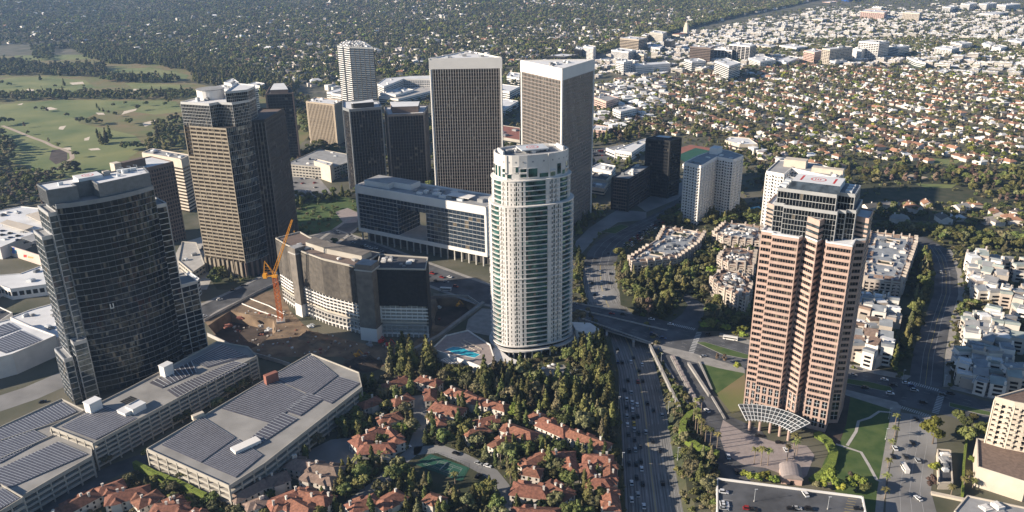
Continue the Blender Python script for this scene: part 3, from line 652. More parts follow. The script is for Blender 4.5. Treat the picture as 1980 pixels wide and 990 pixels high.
# --- 2 tan grid tower
def tan_tower():
    h = 162.0; A = (-293, 712); d = Vector((cos(radians(-22)), sin(radians(-22)))); L = 47.0; B = (A[0]+d.x*L, A[1]+d.y*L)
    nin = Vector((-d.y, d.x))
    R = arc3(B, (B[0]+15, B[1]+21), (B[0]+14, B[1]+50), 10); back = (A[0]+nin.x*46, A[1]+nin.y*46)
    poly = ccw([A]+R+[back]); th = thing('stone_office_tower', 'tower with tan stone grid face and curved mirror glass side behind the dark glass tower', 'office tower', (*cen(poly), 0))
    towers.append(('tan stone grid tower', 430, 380))
    hb = 142.0; FOOT.append(poly)
    NF = 36; z0 = 15.0; fh = (hb-z0)/NF
    c = MB(); c.prism(offs(poly, -.7), 0, hb); part('core_wall', c, M_VOID, th)
    fac = list(faces(poly)); fi = [f for f in fac if f[3] > 44 and abs(f[4][0]*d.x+f[4][1]*d.y) > .98 and f[5][1] < 0][0]
    i, p, q, LL, dd, n = fi
    for k in range(NF):
        z = z0+k*fh; g = MB()
        for f in fac:
            if f[0] == i: continue
            panes(g, f[1], f[4], f[5], f[3], z, z+fh, 1.6, .05)
        part('glass_storey', g, [G_DARK if k % 7 else G_CLEAR, M_TANREFL], th)
        g = MB(); panes(g, p, dd, n, LL, z, z+fh*.58, 1.5, .03); part('window_band', g, [G_BRONZE, M_TANREFL], th)
        s = MB(); s.fbox(p, dd, n, 6 if k > 27 else 0, LL, z+fh*.58, z+fh, -.2, .35); part('stone_spandrel', s, M_TANG, th)
        if k % 2 == 0:
            g = MB()
            for f in fac:
                if f[0] != i: g.fbox(f[1], f[4], f[5], 0, f[3], z-.12, z+.12, -.1, .25)
            part('transom', g, M_ALU, th)
    g = MB()
    for k in range(8): g.fbox(p, dd, n, k*LL/7-.3, k*LL/7+.3, 0, hb, -.2, .42)
    part('stone_pier', g, M_TANG, th)
    g = MB()
    for f in fac:
        if f[0] == i: continue
        m = max(1, int(f[3]/1.6))
        for j in range(m): g.fbox(f[1], f[4], f[5], j*f[3]/m-.05, j*f[3]/m+.05, z0, hb, 0, .12)
    o = part('mullion', g, M_ALU, th); o["kind"] = 'stuff'
    for f in fac:                                     # tall stone arcade at the base
        m = max(1, int(round(f[3]/5)))
        for j in range(m): g = MB(); g.fbox(f[1], f[4], f[5], j*f[3]/m-1.1, j*f[3]/m+1.1, 0, z0, -.3, 1.0); part('arcade_pier', g, M_TANG if f[0] == i else M_BROWN, th)
    # glass top, cut back at the front corner
    top = ccw([A, (A[0]+d.x*32, A[1]+d.y*32), (A[0]+d.x*34+nin.x*9, A[1]+d.y*34+nin.y*9), (B[0]+nin.x*9+2, B[1]+nin.y*9), R[5], R[8], R[10], back])
    storeys(th, offs(top, -.1), hb, h, 7, G_DARK, M_ALU, sf=.1, off=.12, pier=1.7, pw=.14, po=.2, pane=1.7, tilt=.05, top=.8, mr=M_ROOFW, foot=False)
    cc = (A[0]+20, A[1]+22); r = 12; cy = [(cc[0]+cos(t*pi/12)*r, cc[1]+sin(t*pi/12)*r) for t in range(24)]
    g = MB(); g.prism(cy, h, h+8.5); part('rooftop_drum', g, M_STONE, th); g = MB(); g.prism(offs(cy, .5), h+8.5, h+9.0); part('drum_roof', g, M_ROOFG, th)
    hi = ccw([(B[0]-6+nin.x*14, B[1]+nin.y*14), R[5], R[8], R[10], (cc[0]+18, cc[1]+22)])
    storeys(th, hi, h+.2, h+9, 3, G_DARK, M_ALU, sf=.1, off=.12, pier=1.7, pw=.12, po=.2, pane=1.7, tilt=.05, top=.6, mr=M_ROOFW, foot=False)
    units(th, offs(top, -2), h, 6, hmin=1.5, hmax=4)
    # lower dark wing at its right
    wq = quad3((478, 207), (482, 207.5), (518, 198), 140); wq = ccw([(R[10][0]-4, R[10][1]-30), (R[10][0]+12, R[10][1]-22), (R[10][0]+15, R[10][1]+34), (R[10][0]-8, R[10][1]+34)])
    th2 = thing('dark_office_tower', 'dark bronze tower with fine vertical ribs close behind the tan stone tower', 'office tower', (*cen(wq), 0))
    storeys(th2, wq, 0, 143, 34, G_BLACK, M_BLACKP, sf=.35, off=.15, pier=3, pw=.5, po=.5, mp=M_FIND, pane=3, mr=M_BROWN); towers.append(('dark ribbed wing tower', 510, 300))
tan_tower()
# --- generic ribbed tower
def ribbed(name, label, poly, z0, h, crown, nfl, fin, mf, mg, ms, fw=.5, fo=.9, crm=None, gname='dark_office_tower', base=6, mr=None, sf=.3, sep=True, cw=1.6):
    poly = ccw(poly); th = thing(gname, label, 'office tower', (*cen(poly), 0)); FOOT.append(poly)
    zt = h-crown
    storeys(th, poly, z0, zt, nfl, mg, ms, sf=sf, off=.1, top=.2, roof=False, pane=fin, tilt=.02)
    for i, p, q, L, d, n in faces(poly):
        k = max(2, int(round(L/fin)))
        if sep and (n[1] < .35):
            b = MB(); b.fbox((0, 0), (1, 0), (0, -1), -fw/2, fw/2, 0, zt-z0, -.2, fo); me = b.mesh('fin', mf)
            for j in range(1, k):
                o = bpy.data.objects.new('fin', me); COL.objects.link(o); o.parent = th
                o.location = (p[0]+d[0]*L*j/k-LOC[th.name][0], p[1]+d[1]*L*j/k-LOC[th.name][1], z0); o.rotation_euler = (0, 0, atan2(d[1], d[0]))
        else:
            b = MB()
            for j in range(1, k): b.fbox(p, d, n, L*j/k-fw/2, L*j/k+fw/2, z0, zt, -.2, fo)
            o = part('rear_fins', b, mf, th); o["kind"] = 'stuff'
        b = MB(); b.fbox(p, d, n, -.9, cw, 0, zt, -.5, fo+.15); b.fbox(p, d, n, L-cw, L+.9, 0, zt, -.5, fo+.152); part('corner_column', b, crm or mf, th)
    if crown > 0:
        b = MB(); b.prism(offs(poly, fo+.2), zt, h); part('crown_band', b, crm or mf, th)
    b = MB(); b.prism(offs(poly, -1.2), h-.1, h+.1); part('roof', b, mr or M_ROOFW, th)
    for i, p, q, L, d, n in faces(offs(poly, fo+.2)): b = MB(); b.fbox(p, d, n, 0, L, h+.003, h+1.3, -1.0, 0); part('parapet', b, crm or mf, th)
    return th
S3 = 78.0; k3 = S3*sqrt(3)/2
tA = [(-86.9, 892.6), (-8.8, 892.6), (-47.8, 892.6+k3)]
t = ribbed('twin', 'left of two matching triangular towers, flat ribbed front and white crown', tA, 2, 174, 10.5, 43, 2.75, M_FIN, G_BRONZE, M_BROWN, crm=M_WHITE, gname='triangular_office_tower', fw=.36, fo=.5)
units(t, tA, 174.2, 9, hmin=1, hmax=2.5)
tB = [(12.8, 866.5), (52.1, 798.0), (90.5, 866.0)]
t = ribbed('twin', 'right of two matching triangular towers, showing two ribbed sides and white crown', tB, 2, 174, 10.5, 43, 2.75, M_FIN, G_BRONZE, M_BROWN, crm=M_WHITE, gname='triangular_office_tower', fw=.32, fo=.36)
units(t, tB, 174.2, 9, hmin=1, hmax=2.5)
towers += [('left triangular tower', 900, 230), ('right triangular tower', 1077, 230)]
# --- dark towers between
def low_band(t, poly, h, hh, inset, m): q = offs(ccw(poly), -inset); b = MB(); b.prism(q, h, h+hh); part('penthouse', b, m, t); b = MB(); b.prism(offs(q, .15), h+hh, h+hh+.4); part('penthouse_roof', b, M_ROOFW, t)
q = quad3((666, 212), (671, 213), (736, 208), 104); q = ccw([P(664, 209, 104), P(676, 213, 104), P(737, 208, 104), P(731, 197, 104), P(664, 197, 104)])
t = ribbed('d1', 'black tower with thin pale vertical ribs, left of the two near the triangular towers', q, 0, 104, 2, 26, 3.6, M_FIND, G_BLACK, M_BLACKP, crm=M_ALUM, fw=.3, cw=.5); low_band(t, [q[0], q[1], q[2], q[3]], 104.1, 6, 8, M_BLACKP)
t = ribbed('d2', 'dark brown ribbed tower with setback penthouse, directly left of the triangular towers', [P(750, 223, 93), P(819, 220, 93), P(826, 205, 93), P(744, 208, 93)], 0, 93, 1.5, 23, 3.4, M_FIND, G_BLACK, M_BLACKP, crm=M_FIND, fw=.35, cw=.6); low_band(t, [P(756, 220, 93), P(812, 218, 93), P(815, 208, 93), P(752, 209, 93)], 93.1, 8, 2, M_BROWN)
q = [P(514, 183, 100), P(567, 181, 100), P(557, 166, 100), P(523, 168, 100)]
t = ribbed('d3', 'black slab tower with sloping grey roof edge standing behind the curved glass side', q, 0, 100, 0, 25, 4, M_BLACKP, G_BLACK, M_BLACKP, fw=.3, fo=.3, crm=M_BROWN, mr=M_ROOFD); low_band(t, q, 100.1, 5, 6, M_BROWN)
q = quad3((593, 197), (646, 203), (663, 195), 66)
t = ribbed('d4', 'beige stone tower with close vertical ribs and green roof edge beyond the dark towers', q, 3, 66, 1.2, 17, 3.0, M_TANP, G_BRONZE, M_BROWN, fw=1.3, fo=.9, crm=M_TANP, gname='ribbed_office_tower'); units(t, q, 66, 7)
towers += [('black ribbed tower', 705, 280), ('brown ribbed tower', 785, 280), ('black slab tower', 545, 240), ('beige ribbed tower', 628, 240)]
q = [P(652, 88, 140), P(676, 91, 140), P(722, 93, 140), P(704, 81, 140), P(668, 80, 140)]
th = thing('residential_tower', 'slim blue grey glass tower with white banded side, left of the triangular towers', 'apartment tower', (*cen(q), 0)); towers.append(('slim green glass tower', 688, 140))
storeys(th, q, 0, 140, 40, G_BLUE, M_ALUD, sf=.14, off=.25, pier=9, pw=1.2, po=.32, mp=M_BLACKP, mr=M_ROOFW)
for i, p, q_, L, d, n in faces(ccw(q)):
    if n[0] < -.55 and n[1] < -.3:
        for k in range(40): g = MB(); g.fbox(p, d, n, .3, L*.42, k*3.47+2.0, k*3.47+3.3, .2, .5); g.fbox(p, d, n, L*.55, L-.3, k*3.47+2.0, k*3.47+3.3, .2, .5); o = part('white_band', g, M_WHITE, th); o['kind'] = 'stuff'; units(th, q, 140, 4)
# dark blocks right of the twins
q = quad3((1250, 269), (1296, 274), (1317, 268), 70); q[0], q[0]
t = ribbed('b2', 'black glass block tower right of the triangular towers', q, 0, 70, 0, 18, 3, M_BLACKP, G_BLACK, M_BLACKP, fw=.15, fo=.2, crm=M_BLACKP, mr=M_ROOFD); low_band(t, q, 70.1, 2.5, 7, M_ROOFD)
q = quad3((1184, 344), (1216, 348), (1258, 322), 38)
t = ribbed('b3', 'low black office block with grey gravel roof beside the avenue bend', q, 0, 38, 0, 10, 3, M_BROWN, G_BLACK, M_BROWN, fw=.3, fo=.25, crm=M_BLACKP, mr=M_ROOFG, gname='dark_office_block'); units(t, q, 38, 8)
towers += [('black block tower', 1285, 320), ('low black office block', 1220, 370)]
# --- dark grid tower and banded tower left
q = ccw([P(285, 326, 84), P(334, 314, 84), P(292, 304, 84), P(240, 314, 84)])
th = thing('grid_office_tower', 'dark brown tower with square window grid, partly hidden behind the dark glass tower', 'office tower', (*cen(q), 0)); towers.append(('dark window-grid tower', 325, 390))
storeys(th, q, 0, 84, 20, G_BLACK, M_BROWN, sf=.35, off=.5, pier=3, pw=.9, po=.55, mp=M_BROWN, mr=M_ROOFW)
b = MB(); c = cen([P(223, 322, 92), P(281, 308, 92)]); a = P(223, 322, 90); e = P(281, 309, 90); d = Vector((e[0]-a[0], e[1]-a[1])); L = d.length; d.normalize(); b.fbox(a, d, (d.y, -d.x), 0, L, 84, 92, -7, 0); part('penthouse', b, M_BROWN, th)
b = MB(); b.fbox(a, d, (d.y, -d.x), -1, 6, 80, 93, -8, .5); part('stair_tower', b, M_CREAM, th)
q = quad3((276, 296), (350, 309), (367, 301), 64)
th = thing('banded_office_tower', 'cream banded office building with blank top storey beside the tan stone tower', 'office building', (*cen(q), 0)); towers.append(('cream banded office', 350, 350))
storeys(th, q, 0, 64, 14, G_BRONZE, M_CREAM, sf=.45, off=.9, top=8, mr=M_ROOFG); units(th, q, 64, 8, hmax=3, smax=7)
# --- slab with the square opening
def gate_slab():
    zt = 60.0; ax = radians(-31); u = (cos(ax), sin(ax)); A = (-159.5, 793); Ln = 158.0; D = 36.0; n = (u[1], -u[0])
    def lc(a, b): return (A[0]+u[0]*a-n[0]*b, A[1]+u[1]*a-n[1]*b)
    th = thing('gateway_office_building', 'long white framed office slab with square opening in front of the triangular towers', 'office building', (*lc(Ln/2, D/2), 0)); towers.append(('white gateway office slab', 790, 440))
    FOOT.append(ccw([lc(0, 0), lc(Ln, 0), lc(Ln, D), lc(0, D)]))
    def blk(a0, a1, z0, z1, nf):
        storeys(th, ccw([lc(a0, 0), lc(a1, 0), lc(a1, D), lc(a0, D)]), z0, z1, nf, G_BLUE, M_ALU, sf=.12, off=.25, pier=4.5, pw=.1, po=.2, top=.05, roof=False, pane=4.5, tilt=.03, foot=False)
    blk(1.5, 52, 15, 53, 9); blk(88, Ln-1.5, 15, 53, 9); blk(52, 88, 44, 53, 2)
    for z0, z1, o in ((53, zt, 1.0), (11, 15, .8)):
        b = MB(); b.prism(offs(ccw([lc(0, 0), lc(Ln, 0), lc(Ln, D), lc(0, D)]), o), z0, z1); part('frame_band', b, M_WHITE, th)
    for a in (0, Ln): b = MB(); b.box(*lc(a, D/2), 11, 53, 2.2, D+1.5, ax); part('frame_end', b, M_WHITE, th)
    b = MB(); b.prism(ccw([lc(54, -1), lc(87, -1), lc(87, D), lc(54, D)]), 15.01, 15.4); part('terrace', b, M_CONC, th)
    b = MB(); b.box(*lc(88, D/2), 15, 53, .8, D-1, ax); part('opening_wall', b, M_TANP, th)
    for k in range(19): b = MB(); b.box(*lc(2+k*8.4, 1.5), 0, 11, 1.2, 1.2, ax); part('column', b, M_CONC, th)
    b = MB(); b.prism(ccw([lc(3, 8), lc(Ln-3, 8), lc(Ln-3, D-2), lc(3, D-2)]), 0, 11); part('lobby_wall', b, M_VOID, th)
    b = MB(); b.prism(ccw([lc(1, 1), lc(Ln-1, 1), lc(Ln-1, D-1), lc(1, D-1)]), zt-.1, zt+.1); part('roof', b, M_ROOFG, th)
    for i, p, q, L, d, nn in faces(ccw([lc(-1, -1), lc(Ln+1, -1), lc(Ln+1, D+1), lc(-1, D+1)])): b = MB(); b.fbox(p, d, nn, 0, L, zt+.003, zt+1.2, -1, 0); part('parapet', b, M_WHITE, th)
    b = MB(); b.prism(ccw([lc(6, 6), lc(38, 6), lc(38, 14), lc(60, 14), lc(60, D-6), lc(6, D-6)]), zt, zt+5.5); part('penthouse', b, M_WHITE, th)
    b = MB(); b.prism(ccw([lc(7, 7), lc(37, 7), lc(37, 15), lc(59, 15), lc(59, D-7), lc(7, D-7)]), zt+5.5, zt+5.8); part('penthouse_roof', b, M_ROOFG, th)
    for k in range(22): b = MB(); a = random.uniform(66, 150); bb = random.uniform(6, D-6); b.box(*lc(a, bb), zt, zt+random.uniform(1, 3.4), random.uniform(2, 9), random.uniform(2, 6), ax); part('rooftop_unit', b, random.choice([M_WHITE, M_ROOFG, M_SILV]), th)
    b = MB(); b.prism(ccw([lc(108, 8), lc(134, 8), lc(134, 20), lc(108, 20)]), zt+3.0, zt+3.5); part('plant_screen', b, M_WHITE, th)
gate_slab()
# --- white curved residential tower
def century():
    C = (14.5, 551.0); ax = radians(17); ca, sa = cos(ax), sin(ax)
    def E(t, a, b, p=2.5): x = a*abs(cos(t))**(2/p)*(1 if cos(t) >= 0 else -1); y = b*abs(sin(t))**(2/p)*(1 if sin(t) >= 0 else -1); return (C[0]+x*ca-y*sa, C[1]+x*sa+y*ca)
    def ring(a, b, n=56): return [E(2*pi*k/n, a, b) for k in range(n)]
    th = thing('curved_apartment_tower', 'tall white oval apartment tower with green windows and balconies in the centre', 'apartment tower', (*C, 0)); towers.append(('white oval apartment tower', 1025, 520))
    FOOT.append(ring(34, 26, 20))
    tiers = [(10, 118, 31.0, 21.0, 30), (118, 136, 28.5, 18.5, 5), (136, 152, 26.5, 16.0, 0)]
    for z0, z1, a, b, nf in tiers:
        R0 = ring(a-1.3, b-1.3); c = MB(); c.prism(ring(a-2.6, b-2.6), z0, z1-.5); part('core_wall', c, M_STONE, th)
        if nf:
            fh = (z1-z0)/nf
            for k in range(nf):
                z = z0+k*fh; g = MB()
                for i, p, q, L, d, n in faces(R0): panes(g, p, d, n, L, z, z+fh*.87, 1.8, .05)
                part('window_band', g, [G_POOLG, M_TANREFL], th)
                g = MB(); g.prism(ring(a, b), z+fh*.87, z+fh); part('floor_band', g, M_STONE, th)
        # stone walls with windows between open balcony bays
        g = MB(); Rn = ring(a-.15, b-.15, 112); seg_ = [f for f in faces(Rn)]; nseg = len(seg_)
        pat = "WWwWWwWBBBBBBBWWwWwWWBBBBBBBBWwWWwWW"
        for s, (i, p, q, L, d, n) in enumerate(seg_):
            ch = pat[(s*3//2) % len(pat)] if z0 > 20 else pat[s % len(pat)]
            ch = pat[s % len(pat)]
            if nf == 0: continue
            if ch == 'B' and g.f: part('stone_pier', g, M_STONE, th); g = MB()
            if ch == 'W' and s % 2 == 0: g.fbox(p, d, n, 0, L*1.02, z0, z1, -1.4, 0.0)
            elif ch == 'W': g.fbox(p, d, n, 0, L*.5, z0, z1, -1.4, 0.0); [g.fbox(p, d, n, L*.5, L*1.02, z0+(z1-z0)/nf*kk+(z1-z0)/nf*.5, z0+(z1-z0)/nf*(kk+1), -1.4, -.02) for kk in range(nf)]
            elif ch == 'w': g.fbox(p, d, n, 0, L*.25, z0, z1, -1.4, 0.0)
        if nf and g.f: part('stone_pier', g, M_STONE, th)
        if nf > 8:
            run = []; sbay = []
            for s in range(nseg):
                if pat[s % len(pat)] == 'B': run.append(s)
                elif run: sbay.append(run); run = []
            for rn in sbay:
                a0 = seg_[rn[0]][1]; mid = seg_[rn[len(rn)//2]][5]
                if mid[1] > .45: continue
                for k in range(nf):
                    z = z0+k*fh; g = MB()
                    for s in rn: i, p, q, L, d, n = seg_[s]; g.fbox(p, d, n, 0, L*1.03, z-.12, z+.1, -.9, .8); g.fbox(p, d, n, 0, L*1.04, z+.1, z+.35, .68, .8)
                    part('balcony', g, M_STONE, th)
        for zz, o in ((z0, .9), ((z0+z1)/2, .35)) if nf > 8 else ((z0, 2.6),):
            g = MB(); g.prism(ring(a+o, b+o), zz-.5, zz+.35); part('cornice', g, M_STONE, th)
    # crown
    z0, z1, a, b = 136, 152, 26.5, 16.0; g = MB(); g.prism(ring(a, b, 28), z0, z1); part('crown_wall', g, M_STONE, th)
    for s, (i, p, q, L, d, n) in enumerate(faces(ring(a+.04, b+.04, 28))):
        if n[1] > .5: continue
        g = MB(); tall = s % 2 == 0
        zz0, zz1 = random.choice(((z0+2, z0+9.5), (z0+5.5, z0+9.5), (z0+1.2, z0+4.2), (z0+2, z0+8)))
        panes(g, (p[0]+d[0]*.8+n[0]*.2, p[1]+d[1]*.8+n[1]*.2), d, n, L-1.6, zz0, zz1, 1.4, .04); g.fbox(p, d, n, .6, L-.6, zz0-.3, zz0, -.1, .5, 1); g.fbox(p, d, n, .6, L-.6, zz1, zz1+.3, -.1, .4, 1)
        part('tall_window', g, [G_POOLG, M_STONE], th)
        g = MB(); g.fbox(p, d, n, L*.42, L*.58, z0+12.2, z0+13.2, 0, .12); part('crown_vent', g, M_ROOFG, th)
        
        if s % 5 == 2: g = MB(); g.fbox(p, d, n, -.7, .7, z0, z1+1.5, -.2, .5); part('crown_pier', g, M_STONE, th)
        if s % 3 == 1: g = MB(); g.fbox(p, d, n, .3, L-.3, z0+4.6, z0+5.6, 0, 1.3); part('crown_balcony', g, M_STONE, th)
    g = MB(); g.prism(ring(a-1, b-1, 28), z1-.02, z1+.15); part('roof', g, M_ROOFG, th)
    for i, p, q, L, d, n in faces(ring(a, b, 28)): g = MB(); g.fbox(p, d, n, 0, L, z1+.004, z1+1.5, -.7, 0); part('parapet', g, M_STONE, th)
    units(th, ring(a-4, b-4, 16), z1, 22, hmin=1, hmax=2.2, smin=1.2, smax=4)
    g = MB(); g.box(C[0]+1, C[1]+1, z1+2.2, z1+3.0, 20, 14, ax); part('helipad', g, M_SILV, th); helipad(th, (C[0]+1, C[1]+1), z1+3.05, 4.4, ax)
    for s in (-1, 1): g = MB(); g.box(C[0]+s*22*ca, C[1]+s*22*sa, z1, z1+3.2, 1.2, 13, ax); part('roof_screen', g, M_STONE, th)
    # podium
    g = MB(); g.prism(ring(30, 20.0, 40), 0, 10); part('lobby_glass', g, G_DARK, th)
    for k in range(40): p = E(2*pi*k/40, 31.5, 21.6); g = MB(); g.box(*p, 0, 6.2, 1.0, 1.0, ax); part('column', g, M_STONE, th)
    g = MB(); g.prism(ring(33, 23.5, 40), 6.0, 7.0); part('podium_band', g, M_STONE, th)
    g = MB(); q = ccw([P(946, 683, 7), P(951, 696, 7), P(990, 716, 3), P(1004, 706, 3), P(985, 690, 7), P(958, 668, 7)]); g.prism(q, 0, 6.6); part('podium_wing', g, M_STONE, th, 'stone podium wing')
    g = MB(); q2 = ccw([(48, 548), (58, 541), (66, 549), (60, 560), (46, 562)]); g.prism(q2, 0, 13); part('side_pavilion', g, M_STONE, th); FOOT.append(q2); FOOT.append(q)
    for i, p, q, L, d, n in faces(q2):
        for z in (2, 6, 10):
            for t in (.25, .65): g = MB(); g.fbox(p, d, n, L*t-.8, L*t+.8, z, z+1.8, 0, .08); part('window', g, G_DARK, th)
century()
# --- pink granite tower
def fox():
    A = Vector((149.5, 451.5)); ax = radians(-30.5); u = Vector((cos(ax), sin(ax))); v = Vector((-u.y, u.x))
    def lc(a, b): q = A+u*a+v*b; return (q.x, q.y)
    base = [(0, 3), (7, 3), (7, 0), (24, 0), (31, 9.5), (32.5, 4), (35.5, 8.5), (35, 0), (51.5, 0), (51.5, 12), (56, 15), (56, 36), (49, 42), (7, 42), (0, 36)]
    base = [(0, 3), (7, 3), (7, 0), (22.5, 0), (24, 5.5), (33, -1), (35.5, 7.5), (38, 0), (52, 0), (52, 12), (57, 15), (57, 36), (50, 42), (7, 42), (0, 36)]
    poly = ccw([lc(*q) for q in base]); th = thing('pink_office_tower', 'tall pink granite tower with notched front, glass crown and rooftop helipad on the right', 'office tower', (*lc(27, 20), 0)); towers.append(('pink granite tower', 1540, 620)); lmk('pink tower', 1540, 700)
    FOOT.append(offs(poly, 2))
    zb, zw, zt = 22.0, 124.0, 150.0
    NF = 25; fh = (zw-zb)/NF  # storeys
    c = MB(); c.prism(offs(poly, -1.0), 0, zw-.5); part('core_wall', c, M_VOID, th)
    for k in range(NF):
        z = zb+k*fh
        for i, p, q, L, d, n in faces(poly):
            if n[1] > .75: continue
            g = MB(); e = min(.6, L*.1); panes(g, (p[0]+d[0]*e, p[1]+d[1]*e), d, n, L-2*e, z, z+fh*.52, 1.55, .03, -.25); part('window_band', g, [G_BLACK if L > 12 else G_DARK, M_TANREFL], th)
        g = MB(); g.prism(offs(poly, .1), z+fh*.52, z+fh); part('granite_spandrel', g, M_PINK, th)
        g = MB()
        for i, p, q, L, d, n in faces(poly):
            if n[1] > .75: continue
            g.fbox(p, d, n, .05, L-.05, z+fh*.74, z+fh*.79, .09, .14)
        o = part('granite_joint', g, M_PINKL, th)
    g = MB()
    for i, p, q, L, d, n in faces(poly):
        if L > 4:
            m = max(2, int(L/1.55))
            for j in range(m+1): g.fbox(p, d, n, j*L/m-.06, j*L/m+.06, zb, zw-1, -.6, -.16)
        e = min(.6, L*.1); g.fbox(p, d, n, 0, e, zb, zw-1, -.5, .08); g.fbox(p, d, n, L-e, L, zb, zw-1, -.5, .081)
    o = part('window_mullion', g, M_PINK, th); o["kind"] = 'stuff'
    for i, p, q, L, d, n in faces(poly):               # double-height grid storeys at the foot
        if n[1] > .75: continue
        m = max(1, int(round(L/4.0)))
        for r, (z0, z1) in enumerate(((2.5, 8.5), (9.7, 15.2), (16.4, 21.2))):
            for j in range(m):
                e = .7; g = MB(); panes(g, (p[0]+d[0]*(j*L/m+e), p[1]+d[1]*(j*L/m+e)), d, n, L/m-2*e, z0, z1, 1.3, .03, -.3)
                g.fbox(p, d, n, j*L/m+e, (j+1)*L/m-e, (z0+z1)/2-.12, (z0+z1)/2+.12, -.3, -.15, 1)
                g.fbox(p, d, n, (j+.5)*L/m-.1, (j+.5)*L/m+.1, z0, z1, -.3, -.152, 1); part('tall_window', g, [G_DARK, M_SILV], th)
        g = MB()
        for j in range(m+1): g.fbox(p, d, n, max(0, j*L/m-.7), min(L, j*L/m+.7), 0, zb, -.8, .1)
        for z0, z1 in ((0, 2.5), (8.5, 9.7), (15.2, 16.4), (21.2, zb+.02)): g.fbox(p, d, n, 0, L, z0, z1, -.8, .104)
        part('base_frame', g, M_PINK, th)
    g = MB(); g.prism(offs(poly, -.3), zw-.1, zw+.12); part('setback_roof', g, M_ROOFW, th)
    for i, p, q, L, d, n in faces(poly): g = MB(); g.fbox(p, d, n, 0, L, zw+.003, zw+.9, -.7, .1); part('parapet', g, M_ROOFW, th)
    # crown with white glazing grid
    cr = ccw([lc(*q) for q in ((5, 7), (11, 7), (11, 4.5), (41, 4.5), (41, 9), (45, 9), (45, 12), (50, 12), (50, 36), (44, 38), (5, 38))])
    storeys(th, cr, zw+.1, 141, 5, G_DARK, M_ALU, sf=.09, off=.15, pier=1.8, pw=.13, po=.18, mp=M_ALU, top=.6, pane=1.8, tilt=.03, roof=True, mr=M_ROOFG, foot=False)
    cr2 = ccw([lc(*q) for q in ((6, 8), (39, 8), (39, 14), (48, 14), (48, 35), (6, 36))])
    storeys(th, cr2, 141, zt, 2, G_DARK, M_ALU, sf=.1, off=.15, pier=1.8, pw=.13, po=.18, mp=M_ALU, top=.6, pane=1.8, tilt=.03, mr=M_ROOFG, foot=False)
    # wedge rising over the notch, rear shoulders
    for pl, z1, nf in (([(24, 5.4), (33, -.9), (35.5, 7.4), (35.5, 14), (24, 14)], 136, 3), ([(-.5, 14), (5.5, 10), (5.5, 34), (-.5, 34)], 138, 5), ([(49.5, 18), (57, 16), (57, 35), (49.5, 36)], 136, 4)):
        storeys(th, ccw([lc(*q) for q in pl]), zw+.1, z1, nf, G_CLEAR, M_PINK, sf=.5, off=.1, top=.5, pane=1.8, tilt=.03, mr=M_ROOFW, foot=False)
    pc = lc(26, 22); g = MB(); g.box(*pc, zt+1.2, zt+5.0, 27, 19, ax); part('helipad', g, M_ROOFW, th); helipad(th, pc, zt+5.04, 4.4, ax, True)
    for s, m_ in ((-1, M_SILV),): g = MB(); q0, q1 = lc(12.5, 12.4), lc(39.5, 12.4); d = u; g.add([(*lc(12.5, 12.4), zt+5), (*lc(39.5, 12.4), zt+5), (*lc(40.5, 8.6), zt+.8), (*lc(11.5, 8.6), zt+.8)], [(3, 2, 1, 0)]); part('sloping_glazed_edge', g, G_CLEAR, th)
    for a, b in ((8, 14), (8, 20), (8, 26), (44, 18), (44, 24), (44, 30)): g = MB(); g.box(*lc(a, b), zt, zt+2.0, 3.6, 3.6, ax); part('cooling_unit', g, M_SILV, th)
    # fan canopy on columns
    c = lc(24, -11); cc = lc(22, -42); R0, R1 = 24, 38; a0, a1 = radians(90)-.62+ax, radians(90)+.62+ax
    can = thing('entrance_canopy', 'fan shaped white and glass canopy on stone columns at the foot of the pink tower', 'canopy', (*c, 0)); nb = 16
    def pt(t, r, z): th_ = a0+(a1-a0)*t; return (cc[0]+cos(th_)*r, cc[1]+sin(th_)*r, z)
    for k in range(nb+1): g = MB(); g.tube(pt(k/nb, R0-1, 8.0), pt(k/nb, R1, 10.6), .26, k=4); part('rib', g, M_ROOFW, can)
    for k in range(nb): g = MB(); g.add([pt((k+.04)/nb, R0, 8.25), pt((k+.96)/nb, R0, 8.25), pt((k+.96)/nb, R1-.4, 10.7), pt((k+.04)/nb, R1-.4, 10.7)], [(3, 2, 1, 0)]); part('glass_pane', g, G_CLEAR, can)
    for r in (R0, R0+3.5, R0+7, R0+10.5, R1):
        g = MB(); z = 8.35+(r-R0)/(R1-R0)*2.4
        for k in range(nb): g.tube(pt(k/nb, r, z), pt((k+1)/nb, r, z), .22, k=4)
        part('purlin', g, M_SILV, can)
    for t in (.1, .3, .5, .7, .9): g = MB(); p = pt(t, R0+1, 0); g.tube((p[0], p[1], 0), (p[0], p[1], 8.2), .85, k=12); part('column', g, M_PINK, can)
fox()
